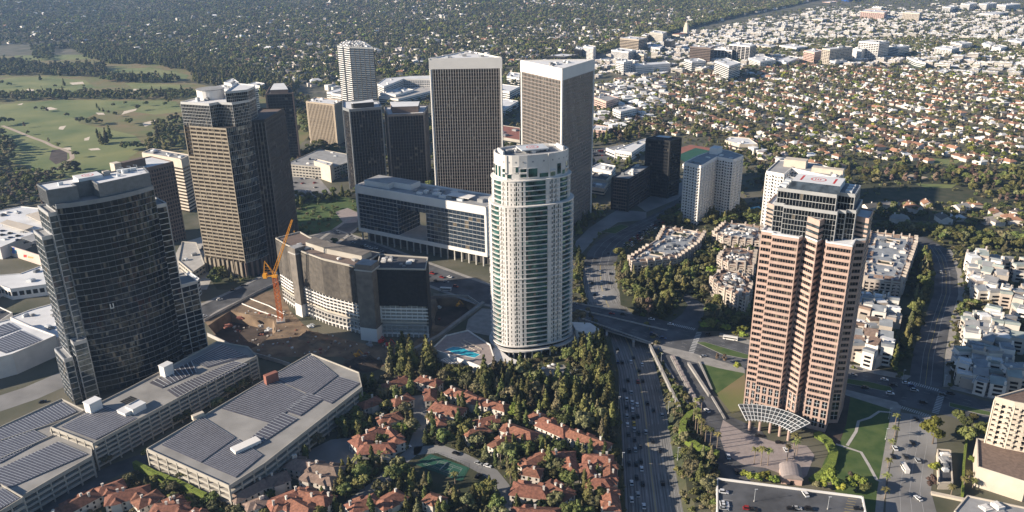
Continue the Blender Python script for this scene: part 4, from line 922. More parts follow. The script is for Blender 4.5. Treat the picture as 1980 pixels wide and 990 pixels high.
# ================================================================ hotel under construction, crane, pit
M_NETL = M('pale_netting', (0.13, 0.115, 0.10), 0.9, c2=(0.20, 0.175, 0.15), sc=0.2, detail=9)
M_NETN = M('faded_scaffold_netting', (0.075, 0.066, 0.057), 0.9, c2=(0.125, 0.11, 0.092), sc=0.3, detail=9)
def hotel():
    zt = 58.0; fr = [(-201, 639), (-188, 623), (-172, 607), (-151, 589), (-123, 572), (-117, 569.5)]; bk = [(-106, 599), (-122, 608), (-151, 624), (-172, 640), (-184, 655)]
    P1 = ccw(fr+bk); P2 = ccw([(-104, 566), (-66, 563), (-66.5, 588), (-106, 597)])
    th = thing('curved_hotel', 'curved hotel under reconstruction with dark netting over white balcony rows', 'hotel', (-130, 595, 0)); towers.append(('curved hotel under construction', 680, 570)); lmk('netted hotel', 680, 560)
    for pl in (P1, P2):
        FOOT.append(pl); g = MB(); g.prism(offs(pl, -1.6), 0, zt); part('core_wall', g, M_BEIGE, th)
        g = MB(); g.prism(offs(pl, -.3), zt-.1, zt+.12); part('roof', g, M_ROOFD if pl is P2 else M_BROWN, th)
        for i, p, q, L, d, n in faces(pl):
            g = MB(); g.fbox(p, d, n, 0, L, zt+.004, zt+1.2, -.6, .1); part('parapet', g, M_BEIGE, th)
            if n[1] > .3: 
                g = MB(); g.fbox(p, d, n, 0, L, 0, zt, -1.7, -.2); part('rear_wall', g, M_MESHN, th); continue
            end = L > 15 and abs(n[0]) > .9
            zlo = 4.0; m = max(1, int(round(L/4.2)))
            for k in range(5):
                z = 13+k*2.9
                if end and n[0] > 0: break
                g = MB(); g.fbox(p, d, n, 0, L, z, z+.35, -1.7, 0); g.fbox(p, d, n, 0, L, z+.35, z+1.15, -.2, 0)
                for j in range(m+1): g.fbox(p, d, n, max(0, j*L/m-.2), min(L, j*L/m+.2), z+.35, z+2.9, -1.7, -.05)
                part('balcony_row', g, M_WHITE if k > 0 else M_CREAM, th)
            for k in range(3):
                g = MB(); z = 3.2+k*3.6; g.fbox(p, d, n, 0, L, z, z+.9, -1.7, .0)
                for j in range(m+1): g.fbox(p, d, n, max(0, j*L/m-.35), min(L, j*L/m+.35), z-2.7, z, -1.7, -.1)
                part('stripped_floor', g, M_CONC if k else M_WHITE, th)
            k2 = max(1, int(round(L/8)))
            z0n = 27.6 if not end else 0
            for j in range(k2):
                g = MB(); w0 = random.uniform(0, .5); g.fbox(p, d, n, j*L/k2+.04, (j+1)*L/k2-.04, z0n+random.uniform(-.5, .4), zt-.6, -.3, .25+random.uniform(0, .12)); part('netting_sheet', g, M_NETB if pl is P2 else random.choice((M_MESHN, M_MESHN, M_MESHN, M_NETN)), th)
    # lift cores
    for (cx, cy, sx, sy, z1) in ((-176, 612, 9, 10, 61), (-111, 566, 14, 12, 64)):
        g = MB(); az = radians(-42 if cx < -150 else -18); g.box(cx, cy, 0, z1, sx, sy, az); part('lift_core', g, M_NETL, th); FOOT.append([(cx-9, cy-9), (cx+9, cy-9), (cx+9, cy+9), (cx-9, cy+9)])
        g = MB(); g.box(cx, cy, z1-5, z1-4, sx+1.2, sy+1.2, az); part('core_collar', g, M_CONC, th)
        g = MB(); g.box(cx, cy, z1+.01, z1+.2, sx-1, sy-1, az); part('core_roof', g, M_ROOFG, th)
        g = MB(); g.box(cx, cy, 0, 11, sx+.5, sy+.5, az); part('patched_base', g, M_WHITE, th)
    pt = ccw([(-170, 618), (-150, 602), (-118, 584), (-112, 594), (-148, 614), (-166, 630)]); g = MB(); g.prism(pt, zt, zt+4.5); part('penthouse', g, M_BEIGE, th); g = MB(); g.prism(offs(pt, .3), zt+4.5, zt+4.8); part('penthouse_roof', g, M_NETL, th)
    units(th, P2, zt, 9, hmax=1.5); units(th, P1, zt, 8, hmax=1.5)
hotel()
def crane():
    B = P(543, 622); th = thing('tower_crane', 'yellow luffing tower crane with orange mast standing in the building pit', 'crane', (*B, 0)); lmk('yellow crane', 543, 580)
    zp = 41.0
    g = MB(); g.box(*B, 0, 1.6, 7, 7, .3); part('crane_base', g, M_CONC, th)
    s = 1.7; sec = 11
    for k in range(sec):
        z0 = 1.6+(zp-2.5)*k/sec; z1 = 1.6+(zp-2.5)*(k+1)/sec; g = MB(); c = [(B[0]+a*s, B[1]+b*s) for a, b in ((-1, -1), (1, -1), (1, 1), (-1, 1))]
        for i in range(4):
            a, b = c[i], c[(i+1) % 4]; g.tube((*a, z0), (*a, z1), .26, k=4); g.tube((*a, z0), (*b, z1), .17, k=4); g.tube((*b, z0), (*a, z1), .11, k=4); g.tube((*a, z1), (*b, z1), .12, k=4)
        part('mast_section', g, M_ORANGE, th)
    jb = Vector((B[0], B[1], zp+1)); tip = Vector((-172, 596, 89)); 
    dj = (tip-jb); hd = Vector((dj.x, dj.y, 0)).normalized(); sd = Vector((-hd.y, hd.x, 0)); dn = dj.normalized(); up = dn.cross(sd)*-1
    if up.z < 0: up = -up
    g = MB(); g.box(*B, zp-1, zp+.6, 4.2, 3.2, atan2(hd.y, hd.x)); g.box(B[0]-hd.x*5, B[1]-hd.y*5, zp, zp+.5, 10, 3.0, atan2(hd.y, hd.x)); part('slewing_deck', g, M_YEL, th)
    g = MB(); g.box(B[0]-hd.x*8, B[1]-hd.y*8, zp-1.8, zp+2, 3, 3.2, atan2(hd.y, hd.x)); part('counterweight', g, M_YEL, th)
    g = MB(); g.box(B[0]+sd.x*2.2, B[1]+sd.y*2.2, zp, zp+2.4, 2.2, 1.6, atan2(hd.y, hd.x)); part('cab', g, [M_SILV], th)
    n = 15; w_ = 1.35
    def jp(t, a, b): wv = w_*(1-.5*t); q = jb+dj*t+sd*(a*wv)+up*(b*wv*1.6); return tuple(q)
    for k in range(n):
        t0, t1 = k/n, (k+1)/n; g = MB()
        for a, b in ((-1, 0), (1, 0), (0, 1)): g.tube(jp(t0, a, b), jp(t1, a, b), .26, k=4)
        g.tube(jp(t0, -1, 0), jp(t1, 1, 0), .16, k=4); g.tube(jp(t0, 1, 0), jp(t1, 0, 1), .1, k=4); g.tube(jp(t0, -1, 0), jp(t1, 0, 1), .1, k=4); g.tube(jp(t1, -1, 0), jp(t1, 1, 0), .16, k=4)
        part('jib_section', g, M_YEL, th)
    ap = jb-hd*7+Vector((0, 0, 12)); g = MB()
    for a in (-1, 1): g.tube(tuple(jb+sd*a*1.3), tuple(ap), .2, k=4); g.tube(tuple(jb-hd*9+sd*a*1.3), tuple(ap), .16, k=4)
    for k in range(1, 5): q0 = (jb-hd*9).lerp(ap, k/5); q1 = jb.lerp(ap, k/5); g.tube(tuple(q0), tuple(q1), .1, k=4)
    part('a_frame', g, M_YEL, th)
    g = MB(); g.tube(tuple(ap), tuple(tip), .07, k=4); g.tube(tuple(tip), (tip.x, tip.y, tip.z-9), .06, k=4); part('cable', g, M_BLACKP, th)
    g = MB(); g.box(tip.x, tip.y, tip.z-10.2, tip.z-9, .8, .8); part('hook_block', g, M_YEL, th)
crane()
def blocked0(x, y): return any(inside((x, y), f) for f in FOOT)
# building site ground
PO = PP([(395, 622), (500, 566), (545, 560), (560, 600), (600, 640), (720, 668), (800, 662), (825, 640), (833, 572), (905, 572), (932, 596), (860, 645), (800, 680), (720, 718), (660, 690), (520, 690), (440, 672)])
ap = PO+pw[0]+pw[1]; g = MB(); g.add([(x, y, .07) for x, y in ap], [])
for a_, b_, c_ in tessellate_polygon([[Vector((x, y, 0)) for x, y in q] for q in (PO, pw[0], pw[1])]):
    A_, B_, C_ = ap[a_], ap[b_], ap[c_]; ar = (B_[0]-A_[0])*(C_[1]-A_[1])-(B_[1]-A_[1])*(C_[0]-A_[0])
    if abs(ar) > 1e-6: g.f.append((a_, b_, c_) if ar > 0 else (a_, c_, b_)); g.mi.append(0)
struct('building_site_soil', g, M_SOIL); ROADS.append(PO)
g = MB()
for k in range(420):
    x, y = random.uniform(-235, -60), random.uniform(490, 620)
    if not inside((x, y), PO) or blocked0(x, y): continue
    zz = -9 if inside((x, y), pw[0]) else -7 if inside((x, y), pw[1]) else .05; s_ = random.uniform(.4, 2.2); g.box(x, y, zz, zz+random.uniform(.2, 1.4), s_, s_*random.uniform(.3, 1), random.uniform(0, 3), random.randrange(4))
struct('site_debris', g, [M_CONC, M_BRICK, M_BROWN, M_SILV], 'stuff')
def mound(px, py, r, h, mat, name='soil_heap', lab='', n=14):
    c = P(px, py); g = MB(); rings = 5; pts = [(c[0], c[1], h)]
    for k in range(1, rings+1):
        for i in range(n): rr = r*k/rings*random.uniform(.85, 1.15); a = 2*pi*i/n; pts.append((c[0]+cos(a)*rr, c[1]+sin(a)*rr, 0.05 if k == rings else h*(1-(k/rings)**1.5)*random.uniform(.7, 1.15)))
    fs = [(0, 1+i, 1+(i+1) % n) for i in range(n)]
    for k in range(rings-1):
        for i in range(n): a = 1+k*n+i; b = 1+k*n+(i+1) % n; fs.append((a, a+n, b+n, b))
    g.add(pts, fs); single(name, g, mat, lab, 'soil heap', (*c, 0))
mound(597, 650, 8, 4, M_SOIL, lab='tallest sandy soil heap lit by the sun in front of the netted hotel')
mound(620, 664, 10, 2.5, M_SOIL, lab='broad low sandy heap between the crane and the hotel core')
mound(700, 705, 14, 5, M_SOILD, lab='dark soil heap behind the solar parking roof at the pit edge')
for i, (x, y, s, m_, l) in enumerate([(466, 618, 5, M_BRICK, 'red brown formwork stack in the left corner of the pit'), (440, 632, 6, M_BRICK, 'wide red brown formwork stack beside the pit wall'), (520, 640, 5, M_SILV, 'grey steel skip left of the crane base'), (505, 632, 4, M_CONC, 'pale rubble pile left of the crane base'),
        (735, 662, 6, M_RED, 'red demolition machine at the foot of the hotel right core'), (752, 668, 4, M_RED, 'small red loader by the right wing of the hotel'), (715, 668, 4, M_ROOFG, 'grey rubble stack by the hotel core'), (602, 632, 4, M_SILV, 'grey lorry trailer beside the curved hotel wall'),
        (690, 688, 4, M_YEL, 'yellow excavator on the soil behind the solar parking roof'), (885, 592, 4, M_YEL, 'yellow excavator in the dark square pit'), (850, 597, 2.6, M_WHITE, 'white pickup parked in the dark square pit')]):
    c = P(x, y); th = thing('site_machine' if m_ in (M_RED, M_YEL, M_SILV, M_WHITE) else 'material_stack', l, 'machine' if m_ in (M_RED, M_YEL, M_SILV, M_WHITE) else 'stack', (*c, 0))
    for k in range(4): g = MB(); g.box(c[0]+random.uniform(-1, 1)*s*.4, c[1]+random.uniform(-1, 1)*s*.4, .1+k*.5, 1+k*.55, s*random.uniform(.4, 1), s*random.uniform(.3, .6), random.uniform(0, 3)); part('block', g, m_, th)
    if m_ in (M_RED, M_YEL): g = MB(); g.tube((c[0], c[1], 2), (c[0]+2, c[1], 5.5), .3); g.tube((c[0]+2, c[1], 5.5), (c[0]+5, c[1]-1, 2), .25); part('boom', g, m_, th)
def wall_line(pts, h, w, mat, lab, name='site_wall', cat='wall', z=0, pier=0):
    W = [P(*q) for q in pts]; th = thing(name, lab, cat, (*W[0], z))
    for i in range(len(W)-1):
        d = Vector((W[i+1][0]-W[i][0], W[i+1][1]-W[i][1])); L = d.length; d.normalize(); g = MB(); g.fbox(W[i], d, (d.y, -d.x), 0, L, z, z+h, -w/2, w/2); part('wall_panel', g, mat, th)
wall_line([(395, 622), (445, 595), (500, 566), (545, 545)], 2.2, .3, M_CONC, 'pale hoarding between the pit and the cross street')
wall_line([(402, 650), (470, 682), (540, 702), (600, 722)], 3.0, .6, M_CONC, 'long pale retaining wall along the near edge of the pit')
wall_line([(468, 588), (505, 603), (545, 616)], .9, .5, M_WHITE, 'lower white barrier strip across the pit ramp', 'white_barrier', 'barrier')
wall_line([(483, 578), (520, 592), (553, 610)], .9, .5, M_WHITE, 'upper white barrier strip across the pit ramp', 'white_barrier', 'barrier')
wall_line([(838, 572), (905, 575), (930, 592)], 2, .5, M_CONC, 'pale wall along the back of the dark square pit')
wall_line([(800, 680), (850, 652), (905, 610), (935, 588)], 2.4, 3.0, M_WALK, 'broad white curved wall between the dark pit and the pool terrace')
# ---- parking structures with solar roofs
def solar(th, p4, z, nrow, gap=.3, axis=0):
    a, b, c, d = [P(x, y, z) for x, y in p4]
    if axis: a, b, c, d = b, c, d, a
    for k in range(nrow):
        t0, t1 = (k+gap/2)/nrow, (k+1-gap/2)/nrow
        q = [lerp(a, d, t0), lerp(b, c, t0), lerp(b, c, t1), lerp(a, d, t1)]
        g = MB(); zz = [z+.45, z+.45, z+.8, z+.8]
        g.add([(*q[i], zz[i]) for i in range(4)]+[(*q[i], zz[i]-.12) for i in range(4)], [(0, 1, 2, 3) if (q[1][0]-q[0][0])*(q[2][1]-q[0][1])-(q[1][1]-q[0][1])*(q[2][0]-q[0][0]) > 0 else (3, 2, 1, 0)], 0)
        g.add([(*q[i], zz[i]-.001) for i in range(4)]+[(*q[i], zz[i]-.14) for i in range(4)], [(0, 1, 5, 4), (1, 2, 6, 5), (2, 3, 7, 6), (3, 0, 4, 7), (4, 5, 6, 7)], 1)
        e0, e1 = lerp(q[3], q[0], -.02), lerp(q[2], q[1], -.02); f0, f1 = lerp(q[3], q[0], -.22), lerp(q[2], q[1], -.22)
        g.add([(*e0, z+.86), (*e1, z+.86), (*f1, z+.84), (*f0, z+.84)], [(0, 1, 2, 3), (3, 2, 1, 0)], 2)
        n = max(2, int(math.dist(q[0], q[1])/4))
        for j in range(1, n): e0, e1 = lerp(q[0], q[1], j/n), lerp(q[3], q[2], j/n); dd = Vector((e1[0]-e0[0], e1[1]-e0[1])); L = dd.length; dd.normalize(); g.add([(e0[0]-.06*dd.y, e0[1]+.06*dd.x, zz[0]+.02), (e0[0]+.06*dd.y, e0[1]-.06*dd.x, zz[0]+.02), (e1[0]+.06*dd.y, e1[1]-.06*dd.x, zz[2]+.02), (e1[0]-.06*dd.y, e1[1]+.06*dd.x, zz[2]+.02)], [(0, 1, 2, 3), (3, 2, 1, 0)], 1)
        part('solar_panel_row', g, [M_SOLAR, M_SEDGE, M_SILV], th)
def parkdeck(th, pl, h, nf, mr=M_DECK, ms=M_BEIGE, pier=7.5, sf=.42, foot=True, z0=0):
    pl = ccw(pl); 
    if foot: FOOT.append(pl)
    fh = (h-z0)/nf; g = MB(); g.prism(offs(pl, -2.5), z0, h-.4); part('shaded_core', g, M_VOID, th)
    for k in range(nf): g = MB(); g.prism(pl, z0+fh*(k+1)-fh*sf, z0+fh*(k+1)); part('deck_band', g, ms, th)
    for i, p, q, L, d, n in faces(pl):
        if n[1] > .8: continue
        m = max(1, int(round(L/pier)))
        for j in range(m+1): g = MB(); g.fbox(p, d, n, j*L/m-.35, j*L/m+.35, z0, h+.3, -.6, .25); part('pier', g, ms, th)
    g = MB(); g.prism(offs(pl, -.3), h-.02, h+.1); part('top_deck', g, mr, th)
    for i, p, q, L, d, n in faces(pl): g = MB(); g.fbox(p, d, n, 0, L, h+.003, h+1.1, -.35, .1); part('parapet', g, ms, th)
z = 18.0; t1 = thing('solar_parking_structure', 'long stepped parking structure with solar roof and open beige decks, at lower left', 'parking structure', (*P(330, 790), 0)); lmk('left solar parking roof', 300, 770)
parkdeck(t1, [P(98, 828, z), P(180, 860, z), P(267, 813, z), P(497, 690, z), P(480, 672, z), P(420, 662, z), P(250, 752, z)], z, 6)
parkdeck(t1, [P(x, y, 14) for x, y in ((-160, 900), (0, 828), (120, 773), (170, 798), (98, 834), (178, 868), (178, 884), (123, 915), (42, 962), (-120, 1030))], 14, 4)
parkdeck(t1, [P(x, y, 16) for x, y in ((-70, 965), (2, 938), (46, 964), (-30, 1010))], 16, 4, foot=False)
FOOT.append([P(-200, 900), P(-60, 1100), P(60, 1020), P(300, 880), P(560, 720), P(420, 690), P(120, 800)])
solar(t1, [(118, 827), (184, 852), (264, 811), (198, 784)], z, 20, .25); solar(t1, [(288, 742), (312, 752), (380, 722), (370, 700)], z, 10, .15); solar(t1, [(322, 756), (345, 772), (478, 706), (452, 700)], z, 22, .2)
solar(t1, [(370, 700), (400, 712), (480, 690), (430, 668)], z, 9, .08, 1)
solar(t1, [(-40, 848), (-2, 864), (148, 798), (120, 779)], 14, 26, .2); solar(t1, [(-60, 880), (-2, 898), (92, 848), (62, 832)], 14, 18, .2); solar(t1, [(-40, 925), (20, 944), (168, 880), (112, 856)], 14, 22, .2)
solar(t1, [(-40, 970), (-12, 992), (38, 966), (6, 946)], 16, 9, .2)
for a_, b_, c_, d_ in ((-40, 868, 156, 803), (-50, 912, 104, 843)):
    A_, B_ = P(a_, b_, 14), P(c_, d_, 14); dd = Vector((B_[0]-A_[0], B_[1]-A_[1])); LL_ = dd.length; dd.normalize(); g = MB(); g.fbox(A_, dd, (dd.y, -dd.x), 0, LL_, 14, 15.1, -.2, .2); part('ramp_wall', g, M_BEIGE, t1)
for x, y, s, h in ((178, 775, 8, 7), (320, 705, 7, 8), (248, 790, 10, 2.5), (262, 783, 9, 4)):
    c = P(x, y, z+h); g = MB(); g.box(*c, z, z+h, s, s*.8, radians(59)); part('stair_house', g, M_WHITE, t1); g = MB(); g.box(*c, z+h, z+h+.4, s+.6, s*.8+.6, radians(59)); part('stair_roof', g, M_ROOFW, t1)
c = P(258, 772, z+5); g = MB(); 
for k in range(5):
    g = MB(); q = (c[0]+k*1.6*cos(radians(59))-4, c[1]+k*1.6*sin(radians(59))-4); g.box(*q, z+5, z+5.2, 1.3, 7, radians(59)); part('louvre', g, M_BLACKP, t1)
z = 15.0; t2 = thing('solar_parking_structure', 'broad flat parking structure covered in solar rows, between the hedges and the pit', 'parking structure', (*P(480, 810), 0)); lmk('right solar parking roof', 520, 790)
pb = [P(284, 870, z), P(443, 942, z), P(512, 898, z), P(700, 750, z), P(694, 722, z), P(600, 685, z)]
parkdeck(t2, pb, z, 4, pier=9)
solar(t2, [(312, 862), (388, 896), (455, 848), (392, 808)], z, 22, .3); solar(t2, [(392, 898), (455, 925), (508, 882), (458, 850)], z, 20, .3)
solar(t2, [(428, 792), (522, 820), (598, 768), (520, 732)], z, 22, .3); solar(t2, [(470, 860), (492, 868), (575, 812), (545, 800)], z, 14, .2); solar(t2, [(548, 795), (580, 806), (627, 772), (592, 762)], z, 10, .2)
solar(t2, [(524, 730), (602, 766), (652, 728), (602, 688)], z, 20, .3); solar(t2, [(606, 768), (640, 782), (696, 742), (656, 730)], z, 14, .3)
for x, y, s, h, m_ in ((475, 858, 9, 2.5, M_WHITE), (523, 722, 5, 7, M_BRICK), (382, 800, 4, 3, M_CREAM)): c = P(x, y, z+h); g = MB(); g.box(*c, z-8 if m_ is M_BRICK else z, z+h, s*1.8, s*.7, radians(45)); part('stair_house', g, m_, t2)
# ivy-green hedge along the near edge
def hedge(pts, w, h, lab, z=0):
    L, R = ribbon(pts, w); th = thing('clipped_hedge', lab, 'hedge', (*P(*pts[0]), z))
    for i in range(len(L)-1):
        g = MB(); n = max(1, int(math.dist(L[i], L[i+1])/2.2))
        for k in range(n):
            a, b, c, d = lerp(L[i], L[i+1], k/n), lerp(L[i], L[i+1], (k+1)/n), lerp(R[i], R[i+1], (k+1)/n), lerp(R[i], R[i+1], k/n)
            g.prism(ccw([a, b, c, d]), z, z+h+random.uniform(-.2, .2))
        part('hedge_segment', g, M_HEDGE, th)
hedge([(446, 952), (515, 905)], 2.0, 14, 'tall ivy green hedge covering the near right wall of the solar parking structure')
hedge([(520, 902), (600, 850), (655, 815), (705, 775)], 3.5, 7, 'long dark hedge between the solar parking structure and the red roofed villas')
hedge([(262, 905), (300, 925), (350, 945), (400, 970)], 2.5, 5, 'yellow green hedge strip behind the long red villa at lower left')
# ---- mall buildings at the left edge
def lowblock(name, lab, pts, h, mw=M_WHITE, mr=M_ROOFW, nu=5, cat='building', bands=0, col=None, par=.9):
    pl = ccw([P(x, y, h) for x, y in pts]); FOOT.append(pl); th = thing(name, lab, cat, (*cen(pl), 0)); g = MB(); g.prism(pl, 0, h); part('wall', g, mw, th)
    g = MB(); g.prism(offs(pl, -.4), h, h+.12); part('roof', g, mr, th)
    for i, p, q, L, d, n in faces(pl):
        g = MB(); g.fbox(p, d, n, 0, L, h+.003, h+par, -.5, .15); part('parapet', g, mw, th)
        if bands and n[1] < .5:
            for k in range(bands):
                m = max(1, int(L/5)); z0 = h*(k+.35)/bands; z1 = h*(k+.75)/bands; e = L/m
                for j in range(m): g = MB(); g.fbox(p, d, n, j*e+e*.15, (j+1)*e-e*.15, z0, z1, -.1, .06); part('window', g, G_BLACK, th)
    units(th, pl, h, nu, hmin=.8, hmax=2.6, smax=6); return th, pl
lowblock('mall_building', 'white mall roof with curved front edge left of the dark glass tower', [(-80, 590), (0, 553), (20, 560), (112, 548), (120, 530), (78, 516), (40, 530), (-80, 540)], 10, nu=6, bands=1)
lowblock('mall_building', 'wide white roofed hall between the tower foot and the solar warehouse', [(20, 615), (110, 655), (145, 640), (125, 582), (60, 600)], 9, nu=9)
th, pl = lowblock('solar_warehouse', 'large pale blank walled warehouse with solar rows on its roof, at the left edge', [(-150, 730), (24, 686), (108, 650), (20, 618), (-120, 655)], 16, mw=M_STONE, nu=0); lmk('solar warehouse', 50, 680)
for q, n in (([(-30, 668), (10, 684), (82, 660), (40, 640)], 12), ([(-60, 650), (-10, 655), (38, 637), (18, 625)], 8)): solar(th, q, 16, n, .12)
lowblock('mall_building', 'white mall hall with large rooftop boxes above the mural wall', [(-100, 470), (0, 480), (95, 440), (90, 405), (40, 400), (-100, 430)], 12, nu=16)
for (q, h, lab) in (([(0, 432), (46, 446), (66, 438), (14, 425)], 15.5, 'left tilted cream canopy on the white mall roof'), ([(50, 416), (88, 434), (100, 425), (98, 412), (76, 409)], 16, 'right broad cream canopy on the white mall roof'), ([(40, 460), (62, 468), (92, 458), (88, 446)], 15, 'grey canopy in front of the two cream ones')):
    pl = ccw([P(x, y, h) for x, y in q]); c = cen(pl); th = thing('roof_canopy', lab, 'canopy', (*c, 12)); g = MB(); g.prism(pl, h, h+.4); part('canopy_sheet', g, M_CREAM if 'cream canopy' in lab else M_ROOFG, th)
    for p in offs(pl, -1.5): g = MB(); g.tube((*p, 12), (*p, h), .25); part('canopy_post', g, M_SILV, th)
th, pl = lowblock('mall_building', 'low roof with dark trellis at the far left edge below the mall', [(-80, 640), (0, 622), (24, 606), (0, 595), (-80, 610)], 6, mr=M_ROOFD, nu=2)
a, b = P(8, 490), P(112, 524); d = Vector((b[0]-a[0], b[1]-a[1])); L = d.length; d.normalize(); th = thing('mural_wall', 'long pale pink mall wall with bright blue and yellow mural', 'wall', (*a, 0))
g = MB(); g.fbox(a, d, (d.y, -d.x), 0, L, 0, 11, -1, 0); part('wall_panel', g, M("mural_plaster", (.55, .40, .34), .8, c2=(.62, .52, .46), sc=.05), th)
for u0, u1, z0, z1, m_ in ((17, 23, 3, 11, M_BLUEP), (15, 18, 5, 10, M("mural_yellow", (.6, .5, .1))), (22, 26, 4, 9, M("mural_cyan", (.1, .42, .6))), (38, 44, 3, 7, M_RED), (46, 56, 4, 7, M("mural_orange", (.6, .33, .12)))):
    g = MB(); n = (d.y, -d.x); q = [(u0, z0), (u1, z0+1), (u1+1.5, z1), (u0+1, z1-1)]; g.add([(a[0]+d.x*u+n[0]*.06, a[1]+d.y*u+n[1]*.06, zz) for u, zz in q], [(0, 1, 2, 3)]); part('painted_shape', g, m_, th)
lowblock('parking_building', 'mid height concrete parking block beside the tan stone tower', [(345, 505), (372, 528), (396, 512), (380, 470), (352, 468)], 9, mw=M_BEIGE, mr=M_CONC, nu=3, bands=2)
lowblock('glass_pavilion', 'small glass cornered building beside the cross street', [(350, 540), (372, 556), (386, 540), (366, 526)], 14, mw=M_SILV, nu=4, bands=4)
# low parking roof behind the black slab tower
th, pl = lowblock('parking_building', 'flat grey roofed parking building beyond the pit with open decks', [(552, 318), (640, 326), (672, 315), (678, 300), (618, 289)], 16, mw=M_BEIGE, mr=M_ROOFG, nu=8, bands=4)
lowblock('stair_block', 'small cream stair block on the front of the flat parking building', [(607, 312), (638, 322), (644, 316), (612, 308)], 22, mw=M_CREAM, nu=1)
# white hotel left of the triangular towers
def bldg(pts, h, lab, mw=M_WHITE, mg=G_CLEAR, nf=None, sf=.5, pier=None, mr=M_ROOFW, name='office_building', cat='office building', off=.3, nu=3, pw=.6, mp=None, top=1.5):
    pl = ccw([P(x, y, h) for x, y in pts]) if len(pts) > 3 else quad3(*pts, h)
    th = thing(name, lab, cat, (*cen(pl), 0)); nf = nf or max(2, int(h/3.9))
    storeys(th, pl, 0, h, nf, mg, mw, sf=sf, off=off, pier=pier, pw=pw, mp=mp or mw, mr=mr, top=top); units(th, pl, h, nu, hmax=3.5, smax=9); return th, pl
bldg([(730, 163), (742, 168), (780, 153), (860, 153), (860, 146), (790, 148), (745, 152)], 28, 'long white hotel with curved balcony front left of the triangular towers', sf=.4, pier=5, name='white_hotel', cat='hotel')
bldg([(732, 188), (770, 192), (850, 172), (850, 160), (770, 178), (745, 180)], 12, 'white banded parking building below the long white hotel', sf=.5, name='parking_building', cat='parking structure', mr=M_CONC)
bldg([(735, 180), (765, 184), (800, 174), (775, 170)], 16, 'pale low roof in front of the long white hotel', nu=9)
bldg([(632, 178), (660, 182), (724, 178), (718, 172), (660, 170)], 26, 'white windowed block behind the dark brown ribbed towers', pier=6, sf=.45)
bldg([(640, 181), (700, 190), (722, 186), (719, 178), (662, 176)], 36, 'grey topped office with white ribs close behind the black ribbed tower', mr=M_ROOFG, pier=4)
bldg([(407, 170), (455, 176), (498, 172), (494, 166), (440, 163)], 46, 'white banded building rising just behind the tan stone tower', sf=.45, off=.6, mg=G_BLUE, name='banded_building')
bldg([(433, 160), (448, 164), (462, 160), (450, 152)], 52, 'small white rooftop block beyond the tan stone tower', nu=4)
bldg([(480, 163), (502, 167), (512, 162), (494, 159)], 20, 'small white villa like building by the golf trees', nu=1)
# buildings between the two triangular towers and right of them
for pts, h, lab, kw in (
    ([(935, 170), (985, 178), (1005, 168), (960, 162)], 18, 'white office roof seen between the triangular towers, upper one', {}),
    ([(938, 205), (975, 212), (1002, 196), (960, 190)], 12, 'white low roof between the triangular towers, middle one', {}),
    ([(945, 262), (1005, 272), (1005, 248), (950, 240)], 9, 'brown roofed low hall between the triangular towers', dict(mw=M_BEIGE, mr=M_BRICK)),
    ([(980, 148), (1004, 152), (1005, 142), (985, 140)], 16, 'grey building just left of the right triangular tower', {}),
    ([(1147, 188), (1172, 197), (1196, 190), (1168, 182)], 20, 'pink brown apartment block right of the right triangular tower', dict(mw=M_PINKL, mr=M_ROOFG, pier=6)),
    ([(1185, 211), (1200, 217), (1230, 210), (1212, 204)], 17, 'white balconied apartment block in front of the brown one', dict(pier=5)),
    ([(1143, 252), (1176, 254), (1176, 245), (1150, 242)], 13, 'low pink block with parapet right of the right triangular tower', dict(mw=M_PINKL)),
    ([(1189, 291), (1221, 296), (1252, 275), (1250, 268), (1222, 278)], 12, 'long white school wing with window rows left of the black block tower', dict(pier=4, sf=.6)),
    ([(1172, 287), (1190, 294), (1222, 290), (1205, 281)], 10, 'white school hall wing with flat grey roof', dict(mr=M_ROOFG)),
    ([(1142, 325), (1182, 334), (1190, 322), (1160, 316)], 14, 'white roofed building beside the low black office block', {}),
    ([(1140, 345), (1172, 350), (1185, 336), (1150, 334)], 11, 'cream building with arches beside the low black office block', dict(mw=M_CREAM, mr=M_ROOFD, pier=3)),
    ([(1140, 362), (1168, 366), (1175, 355), (1148, 352)], 9, 'small grey roof behind the low black office block', dict(mw=M_CREAM, mr=M_ROOFG)),
    ([(1402, 272), (1430, 280), (1465, 280), (1448, 268), (1410, 265)], 11, 'cream apartment block beyond the two white zigzag towers', dict(mw=M_CREAM)),
    ([(1320, 318), (1330, 322), (1336, 318), (1326, 314)], 6, 'small white block at the foot of the black block tower', {}),
    ): bldg(pts, h, lab, **kw)
# school hall with red roof
c0 = P(1180, 283, 11); c1 = P(1218, 270, 11)
# white zigzag condominium towers
def condo(poly, h, lab):
    pl = ccw(poly); th = thing('white_apartment_tower', lab, 'apartment tower', (*cen(pl), 0))
    storeys(th, pl, 0, h, 20, G_BLACK, M_WHITE, sf=.42, off=.3, pier=3.4, pw=1.5, po=.35, mr=M_ROOFG)
    for i, p, q, L, d, n in faces(pl):
        if n[1] > .3: continue
        m = max(1, int(L/7))
        for j in range(m):
            g = MB()
            for k in range(20): z = (h-1.2)/20*(k+.6); g.fbox(p, d, n, (j+.2)*L/m, (j+.75)*L/m, z-.4, z+.7, .3, 1.5)
            part('balcony_stack', g, M_WHITE, th)
    units(th, pl, h, 6, hmax=2.5); return th
hz = 66; cz = [P(x, y, hz) for x, y in ((1324, 315), (1355, 322), (1386, 304), (1418, 310), (1437, 302), (1408, 292), (1385, 289), (1365, 297), (1350, 302))]
t = condo(cz, hz, 'white zigzag apartment tower with stacked balconies left of the pink tower'); towers.append(('white zigzag apartment tower', 1375, 360)); lmk('white zigzag tower', 1375, 360)
